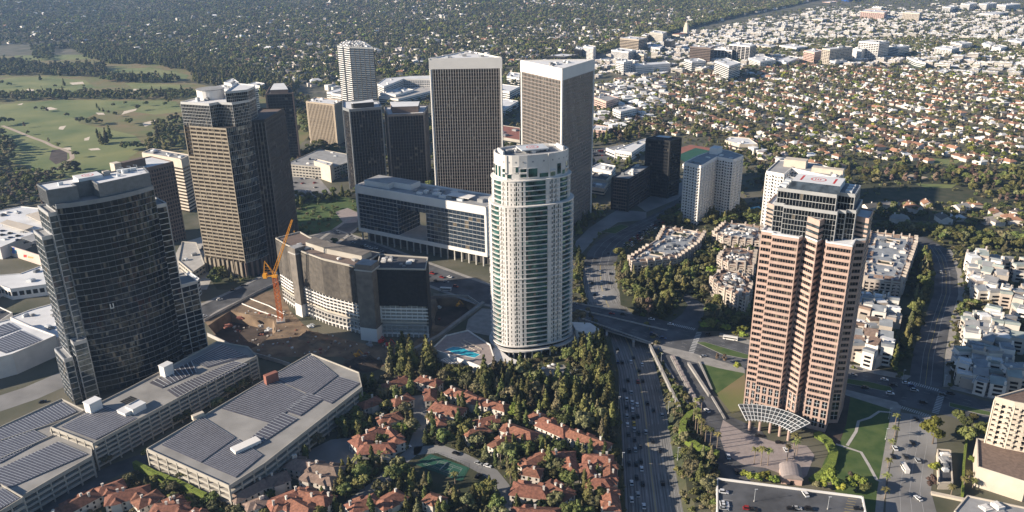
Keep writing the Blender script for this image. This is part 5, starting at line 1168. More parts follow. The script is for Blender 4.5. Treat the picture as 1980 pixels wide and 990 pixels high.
g = MB(); c = P(1384, 296, hz); g.box(*c, hz, hz+7, 14, 10, radians(55)); part('penthouse', g, M_WHITE, t)
hz = 70; q = [P(x, y, hz) for x, y in ((1482, 332), (1516, 338), (1530, 326), (1620, 346), (1631, 333), (1580, 318), (1530, 312), (1505, 311))]
t = condo(q, hz, 'cream white apartment tower mostly hidden behind the pink tower'); g = MB(); c = P(1538, 322, hz); g.box(*c, hz, hz+8, 22, 12, radians(-30)); part('penthouse', g, M_CREAM, t); g = MB(); c = P(1600, 334, hz); g.box(*c, hz, hz+5, 30, 9, radians(-30)); part('penthouse', g, M_CREAM, t)
# ---- terraced condominiums with chimneys
def terraced(pts, h, lab, mr=M_ROOFB, slope=M_TILEB, court=None, nf=4, cream=M_CONDO, name='terraced_apartments', ins=3.2):
    pl = ccw([P(x, y, h) for x, y in pts]); th = thing(name, lab, 'apartment building', (*cen(pl), 0))
    storeys(th, pl, 0, h, nf, G_BLACK, cream, sf=.45, off=.3, pier=4.2, pw=1.5, po=.36, mr=mr, top=.8)
    for i, p, q, L, d, n in faces(pl):
        m = max(1, int(round(L/7.5))); st = L/m
        for j in range(m):
            if random.random() < .12: continue
            u0, u1 = j*st+.4, (j+1)*st-1.6; g = MB(); o, i_ = .9, -ins; zt = h+random.uniform(1.6, 2.8)
            A = lambda u, w, z: (p[0]+d[0]*u+n[0]*w, p[1]+d[1]*u+n[1]*w, z)
            vs = [A(u0, o, h-.4), A(u1, o, h-.4), A(u1, i_, zt), A(u0, i_, zt), A(u1, i_, h), A(u0, i_, h), A(u1, o, h-.6), A(u0, o, h-.6)]
            g.add(vs, [(0, 1, 2, 3), (3, 2, 4, 5), (0, 3, 5, 7), (1, 6, 4, 2), (0, 7, 6, 1)]); part('roof_slope', g, slope, th)
            g = MB(); g.fbox(p, d, n, u1+.1, u1+1.5, 0, h+3.2+random.uniform(-.4, .6), -2.2, 1.2); part('chimney', g, cream, th)
            if random.random() < .55 and n[1] < .5:
                g = MB(); 
                for k in range(1, nf): z = (h-.8)/nf*k; g.fbox(p, d, n, u0+.5, u1-.4, z-.1, z+1.0, .3, 1.7)
                part('balcony_stack', g, cream, th)
    c = cen(pl)
    if court:
        for cx, cy, s in court:
            q = P(cx, cy, h); g = MB(); az = radians(-31); g.box(*q, h+.13, h+.2, s*1.5, s, az); part('courtyard', g, M_GARD, th)
            for k in range(4):
                a = az+k*pi/2; g = MB(); L = (s*1.5 if k % 2 else s)/2; W = s if k % 2 else s*1.5
                g.box(q[0]+cos(a+pi/2)*(s/2 if k % 2 == 0 else s*.75), q[1]+sin(a+pi/2)*(s/2 if k % 2 == 0 else s*.75), h+.1, h+1.4, W, .5, a); part('court_wall', g, cream, th)
    
    inn = offs(pl, -7)
    for i, p, q, L, d, n in faces(inn):
        m = max(1, int(L/6)); st = L/m
        for j in range(m):
            if random.random() < .35: continue
            u0, u1 = j*st+.5, (j+1)*st-.8; zt = h+random.uniform(1.2, 2.6); A = lambda u, w, z: (p[0]+d[0]*u+n[0]*w, p[1]+d[1]*u+n[1]*w, z); wd = random.uniform(1.5, 3.5); g = MB()
            g.add([A(u0, wd, h), A(u1, wd, h), A(u1, -wd*.4, zt), A(u0, -wd*.4, zt), A(u1, -wd*.6, h), A(u0, -wd*.6, h)], [(0, 1, 2, 3), (3, 2, 4, 5), (0, 3, 5), (1, 4, 2)]); part('inner_slope', g, random.choice((slope, cream, mr)), LASTROOF[th.name])
    units(th, offs(pl, -2.5), h, 26, hmax=2.4, smin=1.2, smax=5); return th, pl
CLU = []
for pts, h, lab, kw in (
    ([(1215, 500), (1225, 510), (1310, 500), (1352, 470), (1363, 452), (1330, 446), (1292, 440), (1282, 442), (1270, 465)], 13, 'terraced cream apartments with blue grey roof beside the bending avenue', dict(court=[(1317, 455, 11), (1270, 492, 9)])),
    ([(1378, 452), (1400, 462), (1470, 468), (1474, 440), (1440, 435), (1400, 432)], 13, 'terraced cream apartments behind the left side of the pink tower', dict(court=[(1430, 445, 9)])),
    ([(1388, 500), (1410, 512), (1458, 516), (1462, 488), (1430, 480), (1400, 482)], 13, 'smaller terraced apartments left of the pink tower, middle one', dict(mr=M_TILEB, court=[(1435, 497, 8)])),
    ([(1374, 540), (1390, 556), (1445, 580), (1455, 545), (1430, 528), (1395, 522)], 13, 'curved brown roofed apartments left of the pink tower, nearest one', dict(mr=M_TILEB, court=[(1410, 545, 7)])),
    ([(1668, 498), (1672, 540), (1745, 548), (1772, 470), (1772, 460), (1680, 448)], 13, 'long terraced apartments with grey roof right of the pink tower, farthest one', dict(court=[(1725, 468, 9), (1712, 510, 9)])),
    ([(1648, 565), (1655, 600), (1752, 612), (1755, 600), (1735, 575), (1700, 562), (1670, 560)], 13, 'curved brown roofed apartments right of the pink tower, middle one', dict(mr=M_TILEB, court=[(1695, 582, 9)])),
    ([(1636, 640), (1645, 668), (1700, 690), (1738, 665), (1730, 640), (1700, 615), (1655, 612)], 13, 'nearest brown roofed terraced apartments right of the pink tower', dict(mr=M_TILEB, court=[(1680, 640, 9)])),
    ([(1865, 490), (1872, 530), (1888, 560), (1945, 570), (1955, 545), (1948, 500), (1900, 480)], 13, 'cream and grey terraced apartments right of the curving street, farthest one', dict(slope=M_ROOFG, mr=M_ROOFB)),
    ([(1858, 610), (1862, 660), (1855, 690), (1940, 700), (1975, 640), (1965, 605), (1900, 592)], 13, 'cream and grey terraced apartments right of the curving street, middle one', dict(slope=M_ROOFG, mr=M_ROOFB)),
    ([(1854, 685), (1850, 720), (1935, 740), (1990, 735), (1985, 700), (1945, 685)], 12, 'nearest grey roofed terraced apartments right of the curving street', dict(slope=M_ROOFG, mr=M_ROOFG)),
    ([(1955, 560), (1950, 600), (2040, 610), (2040, 560), (1990, 550)], 12, 'cream terraced apartments at the right edge beside the middle block', dict(slope=M_ROOFG)),
    ([(1968, 500), (1970, 520), (2060, 530), (2050, 490)], 12, 'small terraced apartments at the right edge, farthest back', dict(slope=M_ROOFG)),
    ):
    if 'right of the curving' in lab or 'right edge' in lab or 'right of the pink tower, middle' in lab or lab.startswith('nearest brown'): CLU.append((pts, h, lab))
    else: terraced(pts, h, lab, **kw)
def clustered(pts, h, lab):
    pl = ccw([P(x, y, h) for x, y in pts]); FOOT.append(pl); th = thing('terraced_apartments', lab, 'apartment building', (*cen(pl), 0)); az = radians(-24); ca, sa = cos(az), sin(az)
    g = MB(); g.prism(offs(pl, -3), 0, h-4.5); part('base_wall', g, M_CONDO, th); xs = [p[0] for p in pl]; ys = [p[1] for p in pl]; cx, cy = cen(pl); R = 70; st = 9.5
    for i in range(-8, 9):
        for j in range(-8, 9):
            u, v = i*st+random.uniform(-1, 1), j*st+random.uniform(-1, 1); x, y = cx+u*ca-v*sa, cy+u*sa+v*ca
            if not inside((x, y), pl) or random.random() < .05: continue
            hh = h+random.choice((-3, -1.5, 0, 0, 1.5, 2.6)); w1, w2 = random.uniform(7, 10.5), random.uniform(7, 10.5); a2 = az+random.choice((0, 0, .35, -.3)); wm = random.choice((M_CONDO, M_STONE, M_VWALL)); g = MB(); g.box(x, y, 0, hh, w1, w2, a2); ub = part('unit_block', g, wm, th)
            c2, s2 = cos(a2), sin(a2); X = lambda a, b, z: (x+a*c2-b*s2, y+a*s2+b*c2, z); r = random.random(); g = MB(); l, m = w1/2+.2, w2/2+.2
            if r < .5: k = random.choice((-1, 1)); q = [X(-l, -m, hh+(2.2 if k > 0 else .1)), X(l, -m, hh+(2.2 if k > 0 else .1)), X(l, m, hh+(.1 if k > 0 else 2.2)), X(-l, m, hh+(.1 if k > 0 else 2.2))]; b_ = [X(-l, -m, hh+.002), X(l, -m, hh+.002), X(l, m, hh+.002), X(-l, m, hh+.002)]; g.add(q+b_, [(0, 1, 2, 3), (0, 4, 5, 1), (1, 5, 6, 2), (2, 6, 7, 3), (3, 7, 4, 0)]); part('roof_slope', g, random.choice((M_TILEB, M_TILEB, M_ROOFB) if 'brown' in lab else (M_ROOFB, M_ROOFG, M_ROOFS)), ub)
            else: g.box(x, y, hh, hh+.2, w1-.8, w2-.8, a2); g.box(x, y-m*.5, hh, hh+1.0, w1-1, .3, a2); part('flat_roof', g, random.choice((M_ROOFB, M_ROOFW, M_ROOFG)), ub)
            if random.random() < .7: g = MB(); q = X(random.choice((-l, l))*.75, random.choice((-m, m))*.75, 0); g.box(q[0], q[1], hh-1, hh+3.2, 1.3, 1.1, a2); part('chimney', g, wm, ub)
            for z in (2.2, 5.4, 8.6):
                for (a, b, sx, sy) in ((0, -m-.02, w1*.55, .25), (-l-.02, 0, .25, w2*.5)):
                    if z+1.6 < hh: g = MB(); q = X(a, b, 0); g.box(q[0], q[1], z, z+1.6, sx, sy, a2); part('window', g, G_BLACK, ub)
            if random.random() < .4: g = MB(); q = X(-l-.6, 0, 0); g.box(q[0], q[1], hh-3.4, hh-2.4, 1.6, w2*.7, a2); part('balcony', g, wm, ub)
M_ROOFS = M("sage_grey_roof", (0.30, 0.34, 0.32), 0.9, var=.15)
for a_ in CLU: clustered(*a_)
# ---- cream apartment tower at bottom right
def corner_tower():
    q1 = ccw([P(x, y, 42) for x, y in ((1925, 770), (1962, 780), (2030, 792), (2060, 770), (1990, 752))]); th = thing('cream_apartment_tower', 'cream stepped apartment tower with balconies at the right bottom edge', 'apartment tower', (*cen(q1), 0)); lmk('cream corner tower', 1940, 850)
    storeys(th, q1, 0, 42, 12, G_DARK, M_CREAM, sf=.45, off=.3, pier=3.6, pw=1.4, po=.35, mr=M_TILEB)
    for i, p, q, L, d, n in faces(q1):
        if n[1] > .3: continue
        m = max(1, int(L/4))
        for j in range(m):
            for k in range(1, 12): g = MB(); z = k*41/12; g.fbox(p, d, n, (j+.2)*L/m, (j+.8)*L/m, z-.3, z+.8, .3, 1.4); part('balcony', g, M_CREAM, th)
    g = MB(); q2 = ccw([P(x, y, 12) for x, y in ((1888, 850), (1890, 905), (1985, 935), (2080, 900), (2060, 850), (1945, 858))]); g.prism(q2, 0, 12); part('podium', g, M_CREAM, th); FOOT.append(q2)
    g = MB(); g.prism(offs(q2, -.4), 12, 12.15); part('podium_roof', g, M_TILEB, th)
    for i, p, q, L, d, n in faces(q2): g = MB(); g.fbox(p, d, n, 0, L, 12.003, 13.1, -.5, .1); part('parapet', g, M_CREAM, th)
corner_tower()
lowblock('cream_podium_building', 'low cream building with stone terraces at the right bottom corner', [(1845, 990), (1870, 960), (1990, 985), (2100, 1010), (1900, 1060)], 6, mw=M_CREAM, mr=M_ROOFG, nu=8)
lowblock('garage_entrance', 'narrow dark service building with equipment beside the street at lower right', [(1812, 870), (1838, 872), (1842, 935), (1815, 935)], 4, mw=M_CREAM, mr=M_ROOFD, nu=8)
wall_line([(1868, 852), (1862, 905), (1860, 962)], 3, 1.2, M_HEDGE, 'narrow green hedge wall beside the cream tower podium', 'clipped_hedge', 'hedge')
wall_line([(1800, 955), (1862, 968), (1990, 1000)], 1.2, 2.5, M_CREAM, 'cream terrace wall along the street at bottom right')
# ---- bottom right parking deck
z = 7.0; th = thing('rooftop_parking_deck', 'dark asphalt rooftop parking deck with white parapet at the bottom right', 'parking deck', (*P(1530, 990), 0)); lmk('bottom parking deck', 1530, 960)
dp = ccw([P(1386, 927, z), P(1668, 963, z), P(1690, 1080, z), P(1386, 1080, z)]); FOOT.append(dp); g = MB(); g.prism(dp, 0, z); part('wall', g, M_WHITE, th); g = MB(); g.prism(offs(dp, -.4), z, z+.1); part('deck', g, M_ASPH, th)
for i, p, q, L, d, n in faces(dp): g = MB(); g.fbox(p, d, n, 0, L, z+.003, z+1.2, -.6, .2); part('parapet', g, M_WHITE, th)
for k in range(18):
    a = P(1648-(k % 9)*1.5, 965+(k % 9)*5 , z); g = MB(); g.box(*a, z+.1, z+.13, 4.5, .14, radians(-14)); part('bay_line', g, M_LINEY if k < 9 else M_LINE, th)
    if k >= 8: break
for k in range(8): a = P(1400+k*0, 955+k*12, z); g = MB(); g.box(a[0]+2, a[1], z+.1, z+.13, 5, .14, radians(-14)); part('bay_line', g, M_LINE, th)
# kiosk with vaulted roof in the roundabout
c = P(1528, 925); az = radians(-12); th = thing('vaulted_pavilion', 'pink brown pavilion with barrel vaulted roof at the edge of the round plaza', 'pavilion', (*c, 0)); FOOT.append([(c[0]-7, c[1]-7), (c[0]+7, c[1]-7), (c[0]+7, c[1]+7), (c[0]-7, c[1]+7)])
g = MB(); g.box(*c, 0, 4, 11, 12, az); part('wall', g, M_PINKL, th); g = MB(); n = 10; ca, sa = cos(az), sin(az); vs = []
for k in range(n+1):
    t = pi*k/n; x, zz = cos(t)*6, 4+sin(t)*3
    for y in (-6.5, 6.5): vs.append((c[0]+x*ca-y*sa, c[1]+x*sa+y*ca, zz))
g.add(vs, [(2*k, 2*k+1, 2*k+3, 2*k+2) for k in range(n)]+[tuple(range(0, 2*n+2, 2)), tuple(range(2*n+1, 0, -2))]); part('vault_roof', g, M_PAVE, th)
g = MB(); g.box(c[0]+sa*6.1, c[1]-ca*6.1, 0, 2.8, 1.8, .2, az); part('door', g, M_BLACKP, th)
# hedges round the plaza
hedge([(1352, 800), (1334, 808), (1322, 822), (1318, 838), (1330, 858), (1350, 872), (1388, 886)], 4.0, 4.0, 'bright clipped curved hedge on the left of the round plaza')
hedge([(1578, 842), (1600, 856), (1612, 878), (1606, 902), (1592, 920), (1570, 934)], 5.0, 2.4, 'bright clipped curved hedge on the right of the round plaza')
# pool terrace
zp = 8.0; pt_ = ccw([P(x, y, zp) for x, y in ((835, 676), (862, 650), (905, 640), (948, 668), (958, 700), (935, 712), (880, 692))]); th = thing('pool_terrace', 'raised terrace with brown deck holding the turquoise pool', 'terrace', (*cen(pt_), 0)); FOOT.append(pt_); lmk('turquoise pool', 895, 680)
g = MB(); g.prism(pt_, 0, zp); part('terrace_wall', g, M_STONE, th); g = MB(); g.prism(offs(pt_, -.6), zp, zp+.08); part('deck', g, M_PAVE, th)
for i, p, q, L, d, n in faces(pt_): g = MB(); g.fbox(p, d, n, 0, L, zp+.003, zp+1, -.5, .1); part('parapet', g, M_STONE, th)
pp = ccw([P(x, y, zp) for x, y in ((862, 676), (876, 671), (890, 672), (928, 686), (917, 692), (880, 684))]); g = MB(); g.prism(offs(pp, .5), zp+.09, zp+.16); part('pool_edge', g, M_WHITE, th); g = MB(); g.sheet(pp, zp+.2); part('pool_water', g, M_WATER, th)
lmb = MB(); lmb.box(0, 0, .2, .4, .7, 2.0); lmb.box(0, .9, .4, .9, .7, .3); lme = lmb.mesh('sun_lounger', M_CREAM); k = 0
ordw = ['first', 'second', 'third', 'fourth', 'fifth', 'sixth', 'seventh', 'eighth', 'ninth', 'tenth', 'eleventh', 'twelfth', 'thirteenth', 'fourteenth', 'fifteenth', 'sixteenth', 'seventeenth', 'eighteenth', 'nineteenth', 'twentieth']
for r in range(2):
    for j in range(10):
        x, y = 898+j*3.6+r*-4, 660+j*1.7+r*6; p = P(x, y, zp)
        o = bpy.data.objects.new('sun_lounger', lme); COL.objects.link(o); o.location = (*p, zp+.1); o.rotation_euler = (0, 0, .5); tag(o, 'cream sun lounger beside the pool, %s from the left in the %s row' % (ordw[j], ('back', 'front')[r]), 'sun lounger', 'sun loungers beside the turquoise pool')
g = MB(); 
for k in range(9): a = P(856+k*3.2, 700+k*1.6, 5); 
th = thing('pergola', 'white slatted pergola roof below the pool terrace', 'pergola', (*P(880, 705), 0)); FOOT.append(PP([(850, 702), (905, 722), (912, 708), (860, 690)]))
for k in range(14):
    a, b = P(852+k*3.7, 697+k*1.35, 6), P(862+k*3.7, 692+k*1.2, 6); d = Vector((b[0]-a[0], b[1]-a[1])); L = d.length; d.normalize(); g = MB(); g.fbox(a, d, (d.y, -d.x), 0, L+3, 5.8, 6.0, -.45, .45); part('roof_slat', g, M_WHITE if k < 8 else M_BLACKP, th)
for x, y in ((856, 698), (900, 714), (866, 693), (908, 708)): g = MB(); a = P(x, y, 6); g.tube((*a, 0), (*a, 5.8), .2); part('post', g, M_WHITE, th)
area('lawn', [(1078, 735), (1096, 722), (1128, 738), (1118, 752)], M_GRASS, .06, True)
area('terrace_paving', [(1030, 715), (1090, 705), (1105, 722), (1060, 735)], M_WALK, .05, True)
for k, (x, y) in enumerate(((1050, 711), (1062, 707), (1070, 704), (1113, 713))):
    c = P(x, y, 2.5); th = thing('parasol', ('white parasol on the terrace, %s from the left' % ordw[k]), 'parasol', (*c, 0), 'white parasols on the tower terrace'); g = MB(); g.tube((*c, 0), (*c, 2.6), .06); part('pole', g, M_SILV, th); g = MB(); g.tube((*c, 2.3), (*c, 3.0), 1.9, .1, 8); part('canopy', g, M_WHITE, th)
# small pools, diamond etc.
for q, l in (([(1433, 405), (1470, 398), (1475, 412), (1450, 414)], 'pool'), ([(1962, 665), (1990, 668), (1990, 690), (1965, 680)], 'pool')): area('pool_water', q, M_WATER, .12, True)
area('sports_field', [(1305, 300), (1345, 285), (1380, 292), (1330, 318)], M_COURT, .05, True); area('running_track', [(1300, 290), (1335, 280), (1385, 288), (1380, 293), (1345, 286), (1305, 302)], M_BRICK, .07, True)
area('sand_bunker', [(1740, 342), (1762, 337), (1795, 343), (1770, 350)], M_PATH, .08, True); area('park_lawn', [(1770, 355), (1850, 357), (1840, 364), (1790, 364)], M_FAIR, .07, True); area('park_meadow', [(1700, 370), (1880, 370), (1880, 395), (1700, 385)], M_GARD, .06, True)
area('park_lawn', [(1790, 305), (1860, 310), (1840, 322), (1800, 316)], M_FAIR, .07, True); area('sports_court', [(1848, 322), (1885, 316), (1895, 321), (1858, 327)], M_BRICK, .07, True)
# ================================================================ red roofed villas
def hip(g, c, az, l, w_, z0, rise, over=.7, mi=0, hipf=.8):
    ca, sa = cos(az), sin(az); l2, w2 = l/2+over, w_/2+over; r = max(0, l2-w2*hipf)
    def X(a, b, z): return (c[0]+a*ca-b*sa, c[1]+a*sa+b*ca, z)
    g.add([X(-l2, -w2, z0), X(l2, -w2, z0), X(l2, w2, z0), X(-l2, w2, z0), X(-r, 0, z0+rise), X(r, 0, z0+rise)], [(0, 1, 5, 4), (1, 2, 5), (2, 3, 4, 5), (3, 0, 4), (3, 2, 1, 0)], mi)
VILL = []
wb = MB(); wb.box(0, 0, 0, 1.5, 1.1, .12); WME = wb.mesh('window', G_BLACK)
def villa(x1, y1, x2, y2, wd, h=6.4, tone='r', extra=0):
    wd *= .84
    zr = h+2.5; a, b = P(x1, y1, zr), P(x2, y2, zr); c = ((a[0]+b[0])/2, (a[1]+b[1])/2); l = max(math.dist(a, b), wd*.6)+wd*.5; az = atan2(b[1]-a[1], b[0]-a[0]); ca, sa = cos(az), sin(az)
    RF = []; th = thing('villa', None, 'house', (*c, 0), 'tile roofed villas of the walled village'); mr = M_TILE if tone == 'r' else M_TILEB; VILL.append((th, x1, y1, x2, y2, tone, l))
    FOOT.append(ccw([(c[0]+s*(l/2)*ca-t*(wd/2)*sa, c[1]+s*(l/2)*sa+t*(wd/2)*ca) for s, t in ((-1, -1), (1, -1), (1, 1), (-1, 1))]))
    g = MB(); g.box(*c, 0, h, l, wd, az); part('wall', g, M_VWALL, th); g = MB(); hip(g, c, az, l, wd, h, wd*.27); ro = part('roof', g, mr, th)
    n = 1+int(l > 18)+int(l > 28)
    for k in range(n):                                 # cross gables, each a roof of its own
        s = random.choice((-1, 1)); u = (k+.5)/n*l-l/2+random.uniform(-1.5, 1.5); cw = wd*random.uniform(.45, .6); q = (c[0]+u*ca-s*wd*.3*-sa*-1, c[1]+u*sa+s*wd*.3*ca)
        q = (c[0]+u*ca-s*wd*.34*sa, c[1]+u*sa+s*wd*.34*ca); g = MB(); g.box(*q, 0, h+.3, cw, wd*.62, az); part('bay_wall', g, M_VWALL, th)
        g = MB(); hip(g, q, az+pi/2, wd*.62, cw, h+.3, cw*.32, .5); part('bay_roof', g, mr, th)
    for k in range(random.choice((1, 2, 2))):
        u = random.uniform(-.4, .4)*l; v = random.uniform(-.25, .25)*wd; q = (c[0]+u*ca-v*sa, c[1]+u*sa+v*ca); g = MB(); g.box(*q, h, h+wd*.27+1.3, 1.1, .9, az); g.box(*q, h+wd*.27+1.3, h+wd*.27+1.5, 1.4, 1.2, az); part('chimney', g, M_VWALL, ro)
    for s, (p0, dd, L) in enumerate((((-l/2, -wd/2), (1, 0), l), ((l/2, -wd/2), (0, 1), wd), ((l/2, wd/2), (-1, 0), l), ((-l/2, wd/2), (0, -1), wd))):
        na = az+(-pi/2, 0, pi/2, pi)[s]
        if sin(na) > .5: continue
        m = max(1, int(L/3.4))
        for j in range(m):
            for zz in (1.8, 4.7):
                u = (j+.5)*L/m; lx, ly_ = p0[0]+dd[0]*u, p0[1]+dd[1]*u
                o = bpy.data.objects.new('window', WME); COL.objects.link(o); o.parent = th; o.location = (lx*ca-ly_*sa, lx*sa+ly_*ca, zz-.7); o.rotation_euler = (0, 0, na-pi/2 if True else 0)
for v_ in ((745, 742, 785, 728, 12), (703, 777, 728, 767, 11), (762, 772, 788, 762, 11), (812, 727, 845, 736, 10), (832, 748, 832, 765, 9), (872, 749, 925, 769, 11), (925, 768, 975, 782, 10), (842, 780, 888, 790, 13), (838, 798, 852, 815, 10), (925, 812, 962, 803, 10), (905, 832, 938, 822, 10),
           (978, 818, 1028, 836, 11), (957, 856, 985, 838, 10), (1030, 797, 1068, 812, 10), (1050, 812, 1092, 830, 12), (1100, 830, 1170, 856, 11), (1015, 893, 1055, 872, 10), (1062, 872, 1105, 874, 10), (1100, 880, 1106, 905, 9), (1018, 903, 1040, 907, 10), (1135, 880, 1178, 882, 11), (1134, 893, 1142, 915, 9), (1180, 890, 1180, 925, 8),
           (1145, 925, 1175, 928, 13), (1178, 940, 1184, 975, 10), (1000, 938, 1052, 945, 14), (1060, 932, 1092, 952, 13), (1000, 985, 1078, 988, 13), (690, 850, 738, 828, 13), (737, 806, 768, 798, 11), (745, 822, 768, 848, 10), (700, 862, 755, 858, 12), (682, 975, 720, 960, 12), (738, 968, 770, 950, 12), (830, 955, 850, 962, 10),
           (120, 980, 180, 948, 12), (190, 944, 230, 930, 11), (212, 958, 278, 942, 12), (268, 966, 300, 950, 11), (300, 978, 350, 976, 12), (330, 958, 348, 985, 10), (528, 968, 575, 950, 13), (575, 948, 630, 962, 13), (370, 985, 390, 992, 9), (98, 985, 120, 995, 8), (555, 960, 600, 985, 12)): villa(*v_)
for v_ in ((565, 888, 610, 898, 13), (600, 898, 650, 905, 13), (455, 955, 512, 925, 11), (515, 925, 548, 915, 12), (590, 912, 640, 922, 10), (480, 972, 510, 960, 9)): villa(*v_, tone='b')
# ================================================================ vehicles
def carmesh(col, suv=False, van=False):
    L, W, H = (4.6, 1.85, 1.0) if not suv else (4.8, 1.95, 1.15); b = MB(); zb = .32; hw = W/2
    pr = [(-L/2, zb), (L/2, zb), (L/2, zb+.38), (L/2-.25, zb+.5), (L/2-1.15, H-.12), (-L/2+.9, H-.1), (-L/2+.05, H-.18), (-L/2, zb+.35)]
    n = len(pr); b.add([(x, -hw, z) for x, z in pr]+[(x, hw, z) for x, z in pr], [tuple(range(n)), tuple(range(2*n-1, n-1, -1))]+[(i, i+n, (i+1) % n+n, (i+1) % n) for i in range(n)], 0)
    for x in (-L/2+.85, L/2-.9):
        for s in (-1, 1): b.tube((x, s*(hw-.2), .33), (x, s*(hw+.02), .33), .33, k=8, mi=1)
    t = H+.5 if not suv else H+.72; x0, x1 = (-L/2+.5, L/2-1.3); k = .14 if not van else 0; xr = x1-.85 if not van else x1-.3; xl = x0+.55 if not suv else x0+.15
    b.add([(xl, -hw+.2, t), (xr, -hw+.2, t), (xr, hw-.2, t), (xl, hw-.2, t), (xl, -hw+.2, t-.05), (xr, -hw+.2, t-.05), (xr, hw-.2, t-.05), (xl, hw-.2, t-.05)], [(0, 1, 2, 3), (0, 4, 5, 1), (1, 5, 6, 2), (2, 6, 7, 3), (3, 7, 4, 0)], 0)
    g = MB(); z0 = H-.14; z1 = t-.04; q = [(x0, -hw+.06, z0), (x1, -hw+.06, z0), (x1, hw-.06, z0), (x0, hw-.06, z0), (xl, -hw+.2, z1), (xr, -hw+.2, z1), (xr, hw-.2, z1), (xl, hw-.2, z1)]
    g.add(q, [(0, 1, 5, 4), (1, 2, 6, 5), (2, 3, 7, 6), (3, 0, 4, 7), (4, 5, 6, 7)])
    me = b.mesh('car_body', [col, M_BLACKP]); return me, g.mesh('car_windows', G_BLACK)
CC = {'white': (.72, .72, .72), 'silver': (.38, .39, .40), 'black': (.012, .012, .014), 'dark grey': (.05, .052, .056), 'blue': (.03, .06, .16), 'red': (.28, .02, .02), 'yellow': (.6, .38, .03), 'beige': (.35, .31, .25)}
CP = {}
for cn, cv in CC.items():
    mt = M(cn.replace(' ', '_')+'_car_paint', cv, .3, .15, var=.03, spec=.6)
    for s in (False, True): CP[(cn, s)] = carmesh(mt, s)
CARS = []
FIRST = {}
def car(x, y, az, col=None, z=0.06, where='', grp='cars in the streets', suv=None):
    col = col or random.choice(['white', 'white', 'silver', 'silver', 'black', 'black', 'dark grey', 'dark grey', 'blue', 'red', 'beige']); suv = random.random() < .4 if suv is None else suv
    zz = z(x, y) if callable(z) else z; p = P(x, y, zz); bm, wm = CP[(col, suv)]
    if (col, suv) in FIRST: o = copytree(FIRST[(col, suv)], (*p, zz), az)
    else: o = thing('parked_car' if 'park' in grp else 'car', '', 'car', (*p, zz), None, az); mpart('body', bm, o); mpart('windows', wm, o); FIRST[(col, suv)] = o
    o.scale = (1.1, 1.1, 1.1); o.name = 'parked_car' if 'park' in grp else 'car'; o['group'] = grp; o['category'] = 'car'; CARS.append((o, x, y, ('%s %s' % (col, 'tall car' if suv else 'car')), where)); return o
def trz(x, y): return float(np.interp(-y, [-600, -577, -540, -505], [-5.9, -4.4, -2.4, -.1])) if y < 600 else -5.95
AVC = [(1603, 650+50, 'k'), (1695, 97, 'k'), (1630, 125, 'k'), (1603, 125, 'b'), (1680, 122, 'w'), (1745, 138, 'w'), (1727, 173, 'k'), (1662, 228, 'k'), (1748, 232, 'k'), (1720, 237, 'r'), (1645, 285, 'k'), (1682, 300, 's'), (1655, 340, 'w'), (1687, 358, 'w'), (1716, 370, 'w'), (1775, 362, 'k'), (1655, 385, 'k'), (1690, 400, 'w'), (1810, 402, 'k'), (1860, 432, 's'),
       (1656, 437, 's'), (1719, 437, 'k'), (1692, 445, 'k'), (1660, 487, 'w'), (1697, 480, 'y'), (1700, 515, 's'), (1725, 535, 'k'), (1766, 530, 's'), (1665, 542, 'k'), (1700, 572, 'k'), (1805, 582, 'k'), (1733, 612, 'g'), (1706, 632, 's'), (1670, 637, 'k'), (1850, 635, 'k'), (1668, 712, 'k'), (1709, 715, 'k'), (1738, 698, 'k'), (1742, 743, 'w'), (1712, 793, 'k'), (1684, 825, 'w'), (1748, 830, 'k'), (1863, 826, 'k'), (1720, 893, 's'), (1685, 922, 'w'), (1755, 960, 'w')]
AVC[0] = (1603, 50, 'k'); CM = dict(k='black', w='white', b='blue', r='red', s='silver', y='yellow', g='dark grey')
for x, y, c in AVC: car(660+x/3, 660+y/3, radians(85), CM[c], trz, 'on the sunken avenue', 'cars driving on the sunken avenue')
for x, y, c in ((1160, 597-70, 's'), (1178, 548, 'k'), (1168, 560, 's'), (1150, 570, 'k'), (1167, 575, 'w'), (1163, 545, 'w'), (1180, 530, 'k'), (1145, 548, 'k'), (1176, 490, 'k'), (1150, 500, 'k')): car(x, y, radians(84), CM[c], trz if y > 505 else .06, 'on the bending avenue', 'cars driving on the sunken avenue')
for k in range(46):
    t = k/46; r = k % 3; x = float(np.interp(t, [0, .4, .75, 1], [1208, 1245, 1288, 1318]))+r*6*(1-t*.4); y = float(np.interp(t, [0, .4, .75, 1], [474, 446, 417, 388]))+r*2.2
    a, b = P(x, y), P(x+4, y-4*.75); car(x+random.uniform(-1, 1), y, radians(float(np.interp(t, [0, .4, 1], [55, 50, 62]))), None, .1, 'queueing on the northern avenue', 'cars queueing on the northern avenue')
